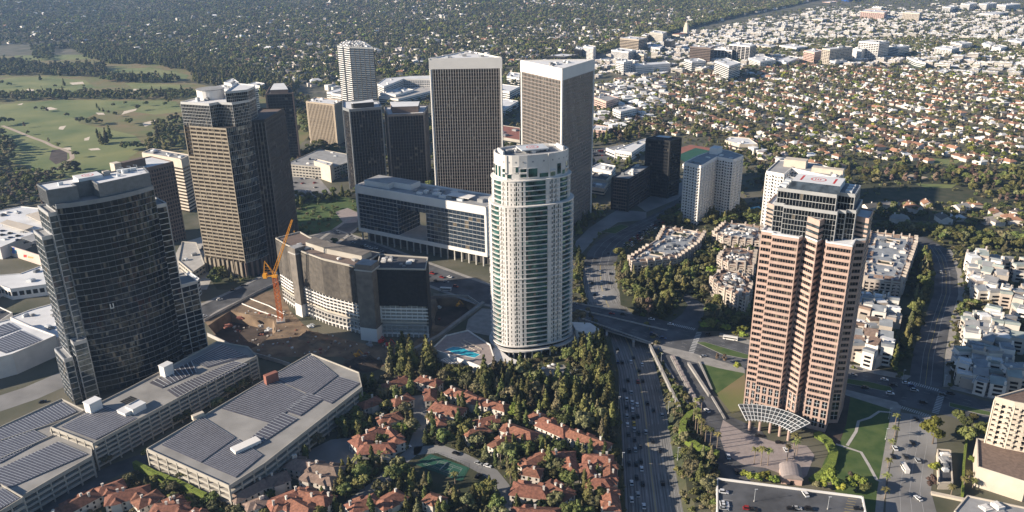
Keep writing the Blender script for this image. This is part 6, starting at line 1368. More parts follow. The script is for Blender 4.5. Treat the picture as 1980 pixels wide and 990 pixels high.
for x, y, a, c, w in ((1282, 655, -20, 'b', 'on the bridge'), (1267, 650, -20, 'g', 'on the bridge'), (1262, 647, -20, 'b', 'on the bridge'), (1260, 618, -18, 'w', 'on the bridge'), (1205, 609, -18, 'k', 'on the bridge'), (1183, 607, -18, 'r', 'on the bridge'), (1297, 628, -15, 'w', 'on the bridge'), (1112, 588, -18, 's', 'on the bridge'), (1370, 648, -20, 'g', 'on the boulevard'), (1710, 735, -20, 'w', 'at the right crossing'), (1727, 746, -15, 'k', 'at the right crossing'),
                      (1752, 742, -15, 'w', 'at the right crossing'), (1763, 748, -15, 'b', 'at the right crossing'), (1768, 756, -15, 's', 'at the right crossing'), (1721, 762, -15, 'w', 'at the right crossing'), (1785, 779, -15, 'k', 'at the right crossing'), (1822, 764, -15, 'g', 'at the right crossing'), (1838, 762, -15, 'k', 'at the right crossing'), (1650, 726, -18, 's', 'on the boulevard'), (1672, 750, -18, 'k', 'on the boulevard'), (1648, 686, -15, 'g', 'on the boulevard'),
                      (1772, 811, 85, 'k', 'on the street by the lawn'), (1730, 868, 85, 'w', 'on the street by the lawn'), (1727, 884, 85, 'k', 'on the street by the lawn'), (1750, 884, 85, 'g', 'on the street by the lawn'), (1774, 892, 85, 's', 'on the street by the lawn'), (1775, 965, 105, 'w', 'on the street by the lawn'), (1764, 857, 85, 'k', 'on the street by the lawn'),
                      (1818, 527, 95, 's', 'on the curving side street'), (1367, 795, 110, 'w', 'on the plaza driveway'), (1408, 884, 85, 'w', 'on the plaza driveway'), (1424, 913, 85, 'k', 'on the plaza driveway'), (1468, 844, -10, 'k', 'on the round plaza'), (1507, 857, -10, 'k', 'on the round plaza'), (1519, 871, 90, 'w', 'on the round plaza'), (1360, 690, 20, 's', 'on the plaza driveway'),
                      (372, 568, 30, 'b', 'on the cross street'), (425, 580, 32, 'w', 'on the cross street'), (395, 613, 32, 'w', 'on the cross street'), (505, 532, 32, 'b', 'on the cross street'), (470, 553, 32, 'k', 'on the cross street'), (450, 562, 32, 'k', 'on the cross street'), (83, 778, 32, 'k', 'beside the left solar parking'), (176, 868, 30, 'b', 'x')):
    if w != 'x': car(x, y, radians(a), CM[c], .08, w)
for x, y, a, c in ((788, 866, 30, 'w'), (767, 892, 60, 'g'), (925, 897, -30, 's'), (943, 902, -30, 'w'), (925, 922, 60, 'k'), (846, 859, -30, 'k'), (882, 878, -30, 'k'), (1012, 1000, 60, 'w')): car(x, y, radians(a), CM[c], .08, 'in the village lane', 'cars parked in the village lanes')
for x, y, a, c, s in ((1399, 953, -12, 'w', 1), (1400, 974, -12, 'w', 0), (1401, 979, -12, 'w', 0), (1400, 985, -12, 's', 0), (1557, 957, 97, 'w', 1), (1541, 984, -12, 's', 0), (1565, 986, -12, 'k', 1), (1446, 985, -12, 'r', 1), (1456, 987, -12, 'k', 0), (1660, 985, -12, 'k', 0), (1530, 985, -12, 'k', 0)): car(x, y, radians(a), CM[c], 7.12, 'on the bottom rooftop deck', 'cars parked on the bottom rooftop deck', bool(s))
for k in range(16): car(350+random.uniform(0, 45), 478+random.uniform(0, 45), radians(random.choice((59, -31))), None, .1, 'beside the tan stone tower', 'cars parked beside the tan stone tower')
for k in range(22): car(548+random.uniform(0, 62)+k*.6, 338+(k % 5)*8+random.uniform(-1, 1), radians(59), None, .1, 'near the flat grey parking building', 'cars parked by the flat grey parking building')
for k in range(26): car(655+k*9+random.uniform(-2, 2), 452+k*3.8+random.uniform(-7, 7)+(k % 2)*6, radians(-32), None, .1, 'in front of the gateway slab', 'cars in front of the gateway slab')
for k in range(14): car(5+(k % 7)*15, 447+(k % 7)*5+(k//7)*8, radians(59), random.choice(('dark grey', 'black', 'blue')), 12.15, 'on the white mall roof', 'cars parked on the mall roof')
for k in range(12): car(1150+(k % 6)*5, 292+(k//6)*9, radians(59), None, .1, 'by the school hall', 'cars parked by the school hall')
# bus
def bus(x, y, az, lab, L=11, nm='bus'):
    p = P(x, y); th = thing(nm, lab, nm, (*p, .1)); g = MB(); g.box(*p, .4, 3.1, L, 2.5, az); part('body', g, M_WHITE, th); g = MB(); g.box(*p, 1.5, 2.4, L-.8, 2.56, az); part('windows', g, G_BLACK, th)
    for s in (-1, 1):
        for t in (-1, 1): q = (p[0]+cos(az)*s*L*.33-sin(az)*t*1.1, p[1]+sin(az)*s*L*.33+cos(az)*t*1.1); g = MB(); g.tube((q[0]-sin(az)*.2, q[1]+cos(az)*.2, .5), (q[0]+sin(az)*.2, q[1]-cos(az)*.2, .5), .5, k=10); part('wheel', g, M_BLACKP, th)
bus(1412, 657, radians(-22), 'white bus on the boulevard behind the pink tower'); bus(1749, 909, radians(86), 'white box lorry on the street beside the lawn', 8, 'lorry')
bus(862, 562, radians(-10), 'silver trailer parked beyond the dark square pit', 10, 'trailer')
# street lamps
def lamp(x, y, z, h, lab, grp, double=False):
    p = P(x, y, z); th = thing('street_lamp', lab, 'street lamp', (*p, z), grp); g = MB(); g.tube((*p, z), (*p, z+h), .11, .07, 5); part('pole', g, M_SILV, th); g = MB(); g.box(p[0]+.5, p[1], z+h-.1, z+h+.12, 1.5, .4); part('lamp_head', g, M_SILV, th)
    g = MB(); g.tube((*p, z), (*p, z+.9), .35, k=8); part('foot', g, M_CONC, th)
for k, (x, y) in enumerate(((1458, 970), (1600, 985))): lamp(x, y, 7, 8, 'tall lamp on concrete foot on the bottom rooftop deck, %s one' % ('left', 'right')[k], 'lamps on the bottom rooftop deck')
for k, (x, y) in enumerate(((1203, 900), (1196, 790), (1192, 700), (1310, 890), (1292, 800), (1278, 705))): lamp(x, y, 0, 9, 'grey lamp on the %s edge of the sunken avenue, %s from the bottom' % (('left', 'right')[k//3], ordw[k % 3]), 'lamps along the sunken avenue')
for k, (x, y) in enumerate(((1718, 810), (1712, 850), (1825, 745), (1842, 700), (1850, 640), (1862, 585), (1745, 735))): lamp(x, y, 0, 8, 'slim grey lamp on the right side streets, %s counted from the lawn' % ordw[k], 'lamps along the right side streets')
# ================================================================ vegetation
def blob(nlat=5, nlon=7, R=(1, 1, 1), c=(0, 0, 0), j=.2, rg=None):
    v = [(c[0], c[1], c[2]-R[2])]; f = []
    for i in range(1, nlat):
        t = pi*i/nlat
        for k in range(nlon): a = 2*pi*k/nlon; r = 1+rg.uniform(-j, j); v.append((c[0]+R[0]*r*sin(t)*cos(a), c[1]+R[1]*r*sin(t)*sin(a), c[2]-R[2]*cos(t)*r))
    v.append((c[0], c[1], c[2]+R[2])); n = len(v)-1
    for k in range(nlon): f.append((0, 1+(k+1) % nlon, 1+k)); f.append((n, n-nlon+k, n-nlon+(k+1) % nlon))
    for i in range(nlat-2):
        for k in range(nlon): a = 1+i*nlon+k; b = 1+i*nlon+(k+1) % nlon; f.append((a, b, b+nlon, a+nlon))
    return v, f
def crown(kind, seed, nq, qs):
    "unit-ish crown: metres for a tree 12 m tall; clumps of small leaf faces round dark inner masses"
    rg = np.random.default_rng(seed); b = MB(); cl = []
    if kind == 'con':
        n = 16
        for i in range(n): t = i/(n-1); z = 1.5+t*10.0; r = (1-t)**.8*2.6+.25; a = rg.uniform(0, 2*pi); k = r*rg.uniform(.15, .6); cl.append((k*cos(a), k*sin(a), z, max(.5, r*.72), 1.15))
    elif kind == 'cyp':
        n = 12
        for i in range(n): t = i/(n-1); z = 1.0+t*10.5; r = 1.25*(sin(pi*min(1, t*.85+.15))**.7)+.2; a = rg.uniform(0, 2*pi); k = r*.3; cl.append((k*cos(a), k*sin(a), z, r*.8, 1.2))
    elif kind == 'euc':
        for i in range(13): t = rg.uniform(0, 1); z = 3.5+t*8; r = 2.8*sin(pi*(t*.8+.15)); a = rg.uniform(0, 2*pi); k = r*rg.uniform(.4, 1); cl.append((k*cos(a), k*sin(a), z, rg.uniform(.9, 1.6), .9))
    else:
        for i in range(17):
            u = rg.uniform(-.35, 1); a = rg.uniform(0, 2*pi); s = sqrt(max(0, 1-u*u)); k = rg.uniform(.55, .95); cl.append((4.4*k*s*cos(a), 4.4*k*s*sin(a), 6.6+3.9*k*u, rg.uniform(1.3, 2.2), .85))
    tot = sum(c[3]**2 for c in cl)
    for x, y, z, r, e in cl:
        v, f = blob(4, 6, (r*.78, r*.78, r*.78*e), (x, y, z), .25, rg); b.add(v, f)
        m = max(3, int(nq*r*r/tot)); d = rg.normal(size=(m, 3)); d /= np.linalg.norm(d, axis=1)[:, None]; d[:, 2] = np.abs(d[:, 2])*.9-.25*rg.random(m)
        c = np.array([x, y, z])+d*np.array([r, r, r*e])*rg.uniform(.75, 1.12, (m, 1)); t1 = np.cross(d, rg.normal(size=(m, 3))); t1 /= np.linalg.norm(t1, axis=1)[:, None]+1e-9
        t2 = np.cross(d+rg.normal(scale=.5, size=(m, 3)), t1); t2 /= np.linalg.norm(t2, axis=1)[:, None]+1e-9; s = qs*rg.uniform(.6, 1.35, (m, 1))
        q = np.stack([c-t1*s-t2*s*.7, c+t1*s-t2*s*.6, c+t1*s*.8+t2*s, c-t1*s*.9+t2*s*.7], 1).reshape(-1, 3); b.add(q.tolist(), [(4*i, 4*i+1, 4*i+2, 4*i+3) for i in range(m)])
    return b
def trunk(kind):
    g = MB(); h = {'con': 9, 'cyp': 8, 'euc': 9}.get(kind, 6); g.tube((0, 0, -.3), (0, 0, h), .32, .12, 6)
    if kind in ('brd', 'euc'):
        for a in (.3, 2.3, 4.4): g.tube((0, 0, h*.45), (cos(a)*2.4, sin(a)*2.4, h*.95), .17, .07, 5)
    return g
SPEC = [('con', 'con', L_CON, 'dark pyramidal conifer'), ('cyp', 'cyp', L_CON, 'narrow dark cypress'), ('con2', 'con', L_OLV, 'grey green feathery pine'), ('brd', 'brd', L_BRD, 'round dark green tree'), ('olv', 'brd', L_OLV, 'round grey green tree'),
        ('yel', 'brd', L_YEL, 'bright yellow green tree'), ('brn', 'euc', L_BRN, 'bare brownish tree'), ('euc', 'euc', L_OLV, 'tall loose eucalyptus')]
NEAR, FARM, TRK, LOOK = {}, {}, {}, {}
for si, (nm, kd, mt, lk) in enumerate(SPEC):
    NEAR[nm] = [crown(kd, 10*si+s, 900, .36 if kd in ('con', 'cyp') else .44).mesh('crown', mt) for s in range(3)]
    FARM[nm] = [crown(kd, 10*si+s+5, 110, .8).mesh('far_crown', mt) for s in range(2)]
    TRK[nm] = trunk(kd).mesh('trunk', M_BARK); LOOK[nm] = lk
def palm_crown(seed):
    rg = np.random.default_rng(seed); b = MB(); n = 22
    for i in range(n):
        a = 2*pi*i/n+rg.uniform(-.1, .1); el = rg.uniform(-.2, 1.0); L = rg.uniform(2.3, 3.0); pts = []
        for k in range(4): t = k/3; pts.append((cos(a)*L*t*cos(el*.6), sin(a)*L*t*cos(el*.6), L*t*sin(el)*.9-1.5*t*t))
        w = [.12, .5, .42, .05]; vs = []
        for (x, y, z), ww in zip(pts, w): vs += [(x-sin(a)*ww, y+cos(a)*ww, z-.15), (x, y, z), (x+sin(a)*ww, y-cos(a)*ww, z-.15)]
        b.add(vs, [(3*k+j, 3*k+j+1, 3*k+j+4, 3*k+j+3) for k in range(3) for j in range(2)])
    return b
PCM = [palm_crown(s).mesh('crown', L_PALM) for s in range(3)]
pt_m = MB(); pt_m.tube((0, 0, -.2), (0, 0, 1), .3, .2, 7); PTM = pt_m.mesh('trunk', M_PALMT)
def samp(poly_px, sp, z=0, seed=0):
    pl = PP(poly_px, z); rg = np.random.default_rng(seed+len(poly_px)); xs = [p[0] for p in pl]; ys = [p[1] for p in pl]; X, Y = np.meshgrid(np.arange(min(xs), max(xs)+sp, sp), np.arange(min(ys), max(ys)+sp, sp))
    X = X.ravel()+rg.uniform(-.45, .45, X.size)*sp; Y = Y.ravel()+rg.uniform(-.45, .45, Y.size)*sp; m = inside_np(X, Y, pl); return np.stack([X[m], Y[m]], 1)
TREES = []   # (x, y, z, species, variant, height, px, py)
FB = [(min(p[0] for p in f), max(p[0] for p in f), min(p[1] for p in f), max(p[1] for p in f), f) for f in FOOT]
RB = [(min(p[0] for p in f), max(p[0] for p in f), min(p[1] for p in f), max(p[1] for p in f), f) for f in ROADS]
def blocked(x, y, road=True, mg=1.0):
    for a, b, c, d, f in FB:
        if a-mg < x < b+mg and c-mg < y < d+mg and (inside((x, y), f) or inside((x+mg, y), f) or inside((x-mg, y), f) or inside((x, y-mg), f)): return True
    if road:
        for a, b, c, d, f in RB:
            if a < x < b and c < y < d and inside((x, y), f): return True
    return False
def grow(poly, sp, mix, h, z=0, road=True, seed=0, mg=1.5, drop=0.0):
    names = list(mix); wts = np.array([mix[k] for k in names], float); wts /= wts.sum()
    for x, y in samp(poly, sp, 0, seed):
        if random.random() < drop or blocked(x, y, road, mg): continue
        s = names[int(rng.choice(len(names), p=wts))]; hh = random.uniform(*h)*(1.15 if s in ('con', 'cyp', 'euc') else .85); TREES.append((x, y, z if not callable(z) else z(x, y), s, random.randrange(3), hh))
def tree(px, py, s, h): x, y = P(px, py); TREES.append((x, y, 0, s, random.randrange(3), h))
GREEN = dict(con=3, cyp=1, brd=3, olv=2, con2=1)
ROADS.append(PP([(790, 882), (835, 868), (925, 900), (960, 945), (880, 965), (800, 925)])); RB.append((min(p[0] for p in ROADS[-1]), max(p[0] for p in ROADS[-1]), min(p[1] for p in ROADS[-1]), max(p[1] for p in ROADS[-1]), ROADS[-1]))
grow([(930, 735), (965, 718), (1010, 722), (1070, 745), (1140, 762), (1188, 775), (1196, 860), (1150, 850), (1040, 792), (960, 780), (910, 758)], 6.6, dict(con=4, con2=3, cyp=2, olv=1, brd=1), (10, 20), seed=1)
grow([(1112, 650), (1160, 662), (1182, 700), (1192, 780), (1168, 790), (1130, 730), (1108, 690)], 6.5, dict(con=4, con2=1, brd=1), (12, 18), seed=2)
grow([(1172, 790), (1196, 790), (1202, 1020), (1186, 1020), (1184, 880)], 6.5, dict(con2=2, brd=3, olv=1), (8, 13), seed=3)
grow([(735, 712), (760, 690), (830, 690), (862, 712), (840, 740), (790, 735), (740, 730)], 8, dict(con=5, con2=2), (16, 22), seed=4)
grow([(820, 735), (880, 725), (940, 745), (930, 765), (860, 745)], 8, dict(brd=3, olv=2, con=1), (11, 15), seed=5)
grow([(640, 790), (720, 745), (830, 760), (990, 780), (1180, 870), (1185, 1020), (560, 1020), (590, 930), (560, 890)], 6.5, dict(con=3, cyp=4, con2=3, brd=4, olv=3, yel=.4), (8, 15), seed=6, drop=.2, mg=.2)
grow([(520, 900), (640, 830), (700, 780), (725, 790), (660, 840), (540, 915)], 7, dict(brd=3, olv=1, con2=1), (7, 11), seed=7)
grow([(300, 925), (400, 975), (470, 975), (540, 925), (560, 930), (540, 1010), (380, 1010), (240, 930)], 7, dict(brd=3, olv=2, yel=.6, con2=1), (6, 10), seed=8, drop=.2)
for x, y in ((195, 895), (205, 900), (183, 905), (287, 890), (300, 893), (320, 905), (335, 915), (350, 925), (362, 935)): tree(x, y, random.choice(('con', 'olv', 'brd')), random.uniform(8, 12))
for x in range(130, 176, 6): tree(x, 935-(x-130)*.35, 'cyp', 6)
for x, y in ((448, 768), (460, 762), (470, 755), (480, 748), (422, 790), (350, 822), (365, 812)): tree(x, y, 'olv', 9)
# forest between the bending avenue and the pink tower
grow([(1192, 500), (1215, 512), (1320, 505), (1372, 470), (1400, 480), (1372, 520), (1372, 570), (1400, 610), (1340, 560), (1298, 575), (1290, 612), (1215, 600), (1200, 545)], 8.5, dict(con=3, con2=2, brd=3, olv=2), (11, 17), seed=9)
grow([(1300, 412), (1330, 395), (1460, 400), (1478, 430), (1385, 440), (1300, 438), (1270, 440)], 9, dict(con=2, brd=4, cyp=1), (10, 15), seed=10)
grow([(1350, 470), (1480, 460), (1480, 640), (1370, 640), (1362, 570)], 9.5, dict(con2=2, brd=3, olv=2, yel=.5), (9, 14), seed=11, drop=.15)
grow([(1110, 420), (1145, 405), (1165, 420), (1120, 470), (1108, 520), (1112, 580), (1125, 580), (1122, 500)], 9, dict(brd=2, con=2), (9, 13), seed=12)
for x, y, s, h in ((1240, 608, 'olv', 17), (1253, 612, 'brn', 16), (1265, 606, 'con2', 18), (1275, 612, 'con', 18), (1290, 600, 'con', 17), (1102, 640, 'con', 15), (1118, 628, 'olv', 14), (1098, 702, 'brd', 14), (1070, 688, 'brd', 9), (1040, 700, 'brd', 8), (1130, 655, 'con', 14)): tree(x, y, s, h)
# strip between the avenue and the ramps
grow([(1262, 690), (1280, 700), (1345, 812), (1322, 835), (1300, 800), (1285, 740)], 5, dict(brd=3, con2=1), (4, 7), seed=13)
grow([(1305, 860), (1325, 845), (1345, 880), (1382, 892), (1384, 965), (1352, 968), (1322, 940)], 8.5, dict(olv=4, con2=4, con=1), (10, 15), seed=14)
grow([(1378, 778), (1402, 800), (1430, 832), (1416, 838), (1388, 806)], 5, dict(brd=1), (3, 5), seed=15)
# around the pink tower and right side
grow([(1360, 625), (1445, 650), (1444, 660), (1360, 640)], 9, dict(yel=2, brd=2, olv=2), (7, 11), seed=16)
grow([(1640, 690), (1750, 735), (1757, 700), (1772, 640), (1795, 575), (1800, 530), (1785, 490), (1772, 560), (1760, 600), (1742, 680), (1640, 670)], 8, dict(con2=4, con=3, brd=2), (12, 17), seed=17)
grow([(1610, 560), (1672, 545), (1660, 562), (1650, 620), (1630, 640)], 8, dict(brd=3, con=1), (10, 13), seed=18)
grow([(1660, 560), (1750, 552), (1760, 565), (1740, 575), (1680, 560)], 8, dict(yel=2, brd=2), (8, 10), seed=19)
grow([(1690, 440), (1760, 440), (1840, 450), (1990, 470), (2060, 480), (2060, 500), (1860, 478), (1780, 462), (1700, 455)], 10, dict(brd=4, olv=3, con2=1), (12, 16), seed=20)
grow([(1845, 480), (1862, 490), (1868, 560), (1900, 590), (1860, 640), (1850, 735), (1838, 735), (1842, 640), (1866, 580), (1856, 520)], 7.5, dict(brd=3, con=1, olv=1), (6, 10), seed=21)
grow([(1835, 590), (1990, 585), (1990, 600), (1850, 610)], 7, dict(brd=3, olv=1), (7, 10), seed=47)
grow([(1668, 548), (1765, 552), (1770, 560), (1660, 562)], 6.5, dict(brd=3, yel=1), (8, 12), seed=48)
grow([(1360, 515), (1470, 520), (1465, 530), (1370, 528)], 6.5, dict(brd=3, olv=1), (8, 11), seed=49)
grow([(1860, 580), (1990, 590), (2060, 600), (2060, 720), (1990, 690), (1960, 590)], 10, dict(brd=3), (6, 9), seed=22)
grow([(1845, 740), (1990, 765), (2080, 790), (2080, 770), (1990, 745), (1850, 730)], 7, dict(brd=2, yel=1, olv=1), (8, 13), seed=23)
grow([(1845, 800), (1910, 815), (1905, 850), (1850, 850)], 8, dict(brd=1), (9, 12), seed=24)
for x, y, s, h in ((1803, 858, 'yel', 19), (1866, 858, 'brd', 13), (1890, 850, 'brd', 12), (1805, 915, 'yel', 8), (1800, 945, 'brn', 9), (1608, 945, 'yel', 13), (1625, 955, 'yel', 9), (1655, 950, 'yel', 11), (1640, 940, 'brn', 9), (1590, 945, 'yel', 6), (1670, 955, 'brd', 9), (1578, 948, 'olv', 6), (1448, 930, 'yel', 7), (1462, 935, 'yel', 7), (1478, 932, 'yel', 8), (1495, 938, 'yel', 7), (1437, 925, 'yel', 6), (1425, 716, 'yel', 7), (1400, 702, 'brn', 7), (1385, 697, 'brn', 6), (1880, 900, 'yel', 7), (1900, 905, 'yel', 6), (1912, 920, 'yel', 6)): tree(x, y, s, h)
# site surroundings, left
grow([(400, 505), (440, 520), (455, 545), (430, 560), (395, 540)], 8, dict(brd=3, con2=1), (9, 13), seed=25)
grow([(505, 400), (560, 382), (640, 372), (690, 378), (680, 388), (600, 395), (560, 412), (510, 450)], 10, dict(brd=3, con=1), (9, 13), seed=26)
grow([(540, 310), (560, 300), (590, 300), (600, 260), (575, 255), (585, 240), (560, 180), (600, 190), (600, 285), (660, 292), (640, 300), (560, 330)], 11, dict(brd=3, olv=1, brn=1), (9, 13), seed=27)
grow([(-60, 345), (75, 340), (112, 350), (80, 372), (88, 400), (20, 405), (-60, 440)], 10, dict(brn=3, brd=3, olv=1), (10, 14), seed=28)
grow([(-60, 330), (120, 330), (170, 335), (100, 345), (-60, 350)], 12, dict(olv=3, yel=.6, brd=1), (8, 13), seed=29)
grow([(-80, 265), (12, 262), (35, 300), (30, 330), (-80, 345)], 14, dict(olv=3, euc=2, brd=1), (14, 20), seed=30)
grow([(300, 240), (352, 232), (358, 290), (300, 300), (270, 300), (290, 270)], 14, dict(brd=3, euc=1), (12, 17), seed=31)
for x, y, s, h in ((142, 335, 'olv', 20), (132, 330, 'olv', 17), (55, 358, 'yel', 17), (120, 352, 'olv', 12), (148, 305, 'olv', 12), (207, 277, 'con', 26), (197, 280, 'con', 22), (190, 268, 'cyp', 18), (213, 268, 'con', 24), (183, 240, 'brd', 15), (172, 243, 'brd', 15), (160, 240, 'brd', 14), (192, 242, 'brd', 13), (150, 238, 'olv', 11), (130, 228, 'brd', 11), (70, 214, 'brd', 9), (85, 216, 'brd', 12), (92, 217, 'brn', 10), (252, 243, 'brd', 15), (247, 240, 'brd', 12),
                   (240, 290, 'brd', 14), (250, 292, 'brd', 15), (262, 290, 'brd', 15), (272, 290, 'brd', 12), (210, 222, 'olv', 10), (223, 226, 'brd', 11), (268, 214, 'olv', 13), (283, 205, 'brd', 11), (220, 208, 'brd', 10), (243, 204, 'brd', 10), (188, 210, 'cyp', 12), (192, 214, 'con', 9), (200, 216, 'con', 9), (55, 261, 'brd', 8), (95, 276, 'brn', 8), (113, 285, 'brd', 8), (8, 242, 'brd', 17), (-5, 245, 'brd', 18), (22, 240, 'brd', 13), (48, 247, 'brn', 10), (330, 202, 'brd', 15), (320, 207, 'brd', 12), (78, 155, 'con', 17), (124, 166, 'con', 18), (107, 170, 'brd', 9), (80, 170, 'cyp', 6), (18, 168, 'brd', 12), (5, 165, 'olv', 14), (165, 180, 'euc', 18), (178, 182, 'euc', 16)): tree(x, y, s, h)
grow([(-60, 184), (120, 181), (200, 182), (372, 178), (380, 190), (330, 194), (120, 193), (-60, 200)], 12, dict(brd=5, con=1, euc=1), (10, 17), seed=32)
grow([(-60, 122), (30, 120), (90, 132), (200, 128), (215, 150), (350, 155), (345, 162), (200, 160), (180, 150), (90, 147), (-60, 146)], 14, dict(brd=4, con=2, euc=2), (14, 22), seed=33)
grow([(150, 96), (220, 110), (380, 118), (520, 150), (575, 170), (560, 195), (450, 180), (375, 160), (372, 142), (290, 126), (200, 124), (140, 100)], 13, dict(euc=3, con=3, brd=3), (14, 22), seed=34)
grow([(60, 92), (105, 96), (102, 118), (68, 118)], 15, dict(brd=3), (12, 18), seed=35)
# park and woods right
grow([(1650, 330), (1740, 322), (1900, 330), (2060, 320), (2060, 400), (1930, 398), (1880, 372), (1800, 352), (1740, 356), (1660, 360)], 13, dict(brd=4, con=1, brn=2, olv=1), (11, 18), seed=36, drop=.1)
grow([(1640, 400), (1700, 398), (2060, 410), (2060, 440), (1680, 430)], 15, dict(brd=3, olv=1), (8, 12), seed=37, drop=.35)
grow([(1148, 262), (1190, 258), (1250, 262), (1250, 270), (1190, 278), (1150, 285)], 12, dict(con=3, brd=2, brn=1), (11, 17), seed=38)
grow([(1320, 262), (1400, 272), (1480, 290), (1560, 320), (1640, 330), (1640, 318), (1500, 285), (1400, 262), (1330, 255)], 12, dict(olv=2, brd=3), (9, 13), seed=39)
grow([(1330, 262), (1480, 290), (1640, 322), (1650, 400), (1560, 400), (1480, 400), (1440, 330), (1385, 285)], 13, dict(brd=4, olv=3, con=1, brn=1), (9, 14), seed=41, drop=.35)
grow([(1148, 300), (1250, 290), (1250, 400), (1180, 405), (1148, 400)], 14, dict(brd=3, con=1), (9, 13), seed=42, drop=.3)
grow([(1150, 215), (1250, 225), (1300, 262), (1250, 262), (1150, 250)], 15, dict(brd=3, olv=2, brn=1), (9, 13), seed=43, drop=.35)
grow([(935, 160), (1005, 160), (1005, 290), (940, 290)], 15, dict(brd=3, olv=2), (9, 13), seed=44, drop=.35)
grow([(560, 440), (640, 455), (700, 480), (690, 490), (620, 480), (560, 470)], 11, dict(brd=3, olv=1), (8, 11), seed=45, drop=.3)
grow([(1165, 300), (1330, 340), (1310, 380), (1190, 300)], 16, dict(brd=3), (8, 11), seed=46, drop=.5)
# ---- split: the 300 showing largest stand alone, the rest is distant cover
def inframe(x, y, m=30): q = Q(x, y); return -m < q[0] < 1980+m and -m < q[1] < 990+60
TREES = [t for t in TREES if inframe(t[0], t[1], 250)]
TREES.sort(key=lambda t: -t[5]/math.dist((t[0], t[1]), (0, -50)))
vw = [t for t in TREES if inframe(t[0], t[1], 10)]; NEAR_T = vw[:295]; nid = {id(t) for t in NEAR_T}; REST_T = [t for t in TREES if id(t) not in nid]
TL_ = []
proto = {}
for (x, y, z, s, v, h) in NEAR_T:
    sc = h/12; rz = random.uniform(0, 6.28); sx = sc*random.uniform(.85, 1.15)
    if (s, v) not in proto:
        o = thing('tree' if s not in ('con', 'con2', 'cyp') else 'conifer', '', 'tree', (x, y, z), None, rz); mpart('crown', NEAR[s][v], o); mpart('trunk', TRK[s], o); proto[(s, v)] = o; o.scale = (sx, sx, sc)
    else: o = copytree(proto[(s, v)], (x, y, z), rz, (sx, sx, sc))
    px, py = Q(x, y, z+h/2); TL_.append((o, px, py, s, h))
PALMS = [(x, y, h, 'round plaza') for x, y, h in ((1344, 835, 15), (1348, 842, 14), (1354, 850, 14), (1363, 858, 12), (1373, 862, 12), (1386, 868, 11), (1340, 820, 15), (1345, 808, 14), (1355, 805, 14))]+[(x, y, h, 'traffic island of the plaza') for x, y, h in ((1458, 898, 11), (1471, 900, 12), (1484, 900, 11))]+[(x, y, h, 'pavilion') for x, y, h in ((1521, 895, 12), (1535, 888, 13), (1540, 880, 12), (1534, 868, 10))]+ \
        [(x, y, h, 'street by the lawn') for x, y, h in ((1731, 820, 7), (1729, 845, 7), (1722, 868, 6), (1716, 905, 6), (1713, 935, 6), (1710, 965, 7))]+[(x, y, h, 'village') for x, y, h in ((693, 912, 10), (705, 948, 9), (832, 826, 9), (838, 832, 8), (968, 893, 10), (982, 893, 9), (990, 905, 11), (992, 915, 9), (987, 935, 9), (748, 890, 7), (738, 892, 7), (728, 888, 6), (758, 925, 7), (880, 935, 7), (1110, 908, 6))]+[(x, y, h, 'cream corner tower') for x, y, h in ((1872, 930, 6), (1862, 945, 7), (1925, 930, 7), (1945, 940, 6), (1838, 960, 7), (1880, 945, 6))]
pp_ = None; cnt = {}
for x, y, h, wh in PALMS:
    p = P(x, y); k = random.randrange(3); cnt[wh] = cnt.get(wh, 0)+1
    o = thing('palm_tree', 'palm tree with feathery crown by the %s, %s counted from the left' % (wh, 'xx'), 'palm tree', (*p, 0), 'palm trees by the '+wh, random.uniform(0, 6)); s = random.uniform(.85, 1.1)*(1.25 if wh == 'village' else 1)
    c = mpart('crown', PCM[k], o, loc=(0, 0, h)); c.scale = (s, s, s); t = mpart('trunk', PTM, o); t.scale = (1, 1, h); o['px'] = x
for wh in cnt:
    L_ = sorted([o for o in bpy.data.objects if o.get('group') == 'palm trees by the '+wh], key=lambda o: o['px'])
    for i, o in enumerate(L_): o['label'] = 'palm tree with feathery crown by the %s, %s from the left' % (wh, ordw[i]); del o['px']
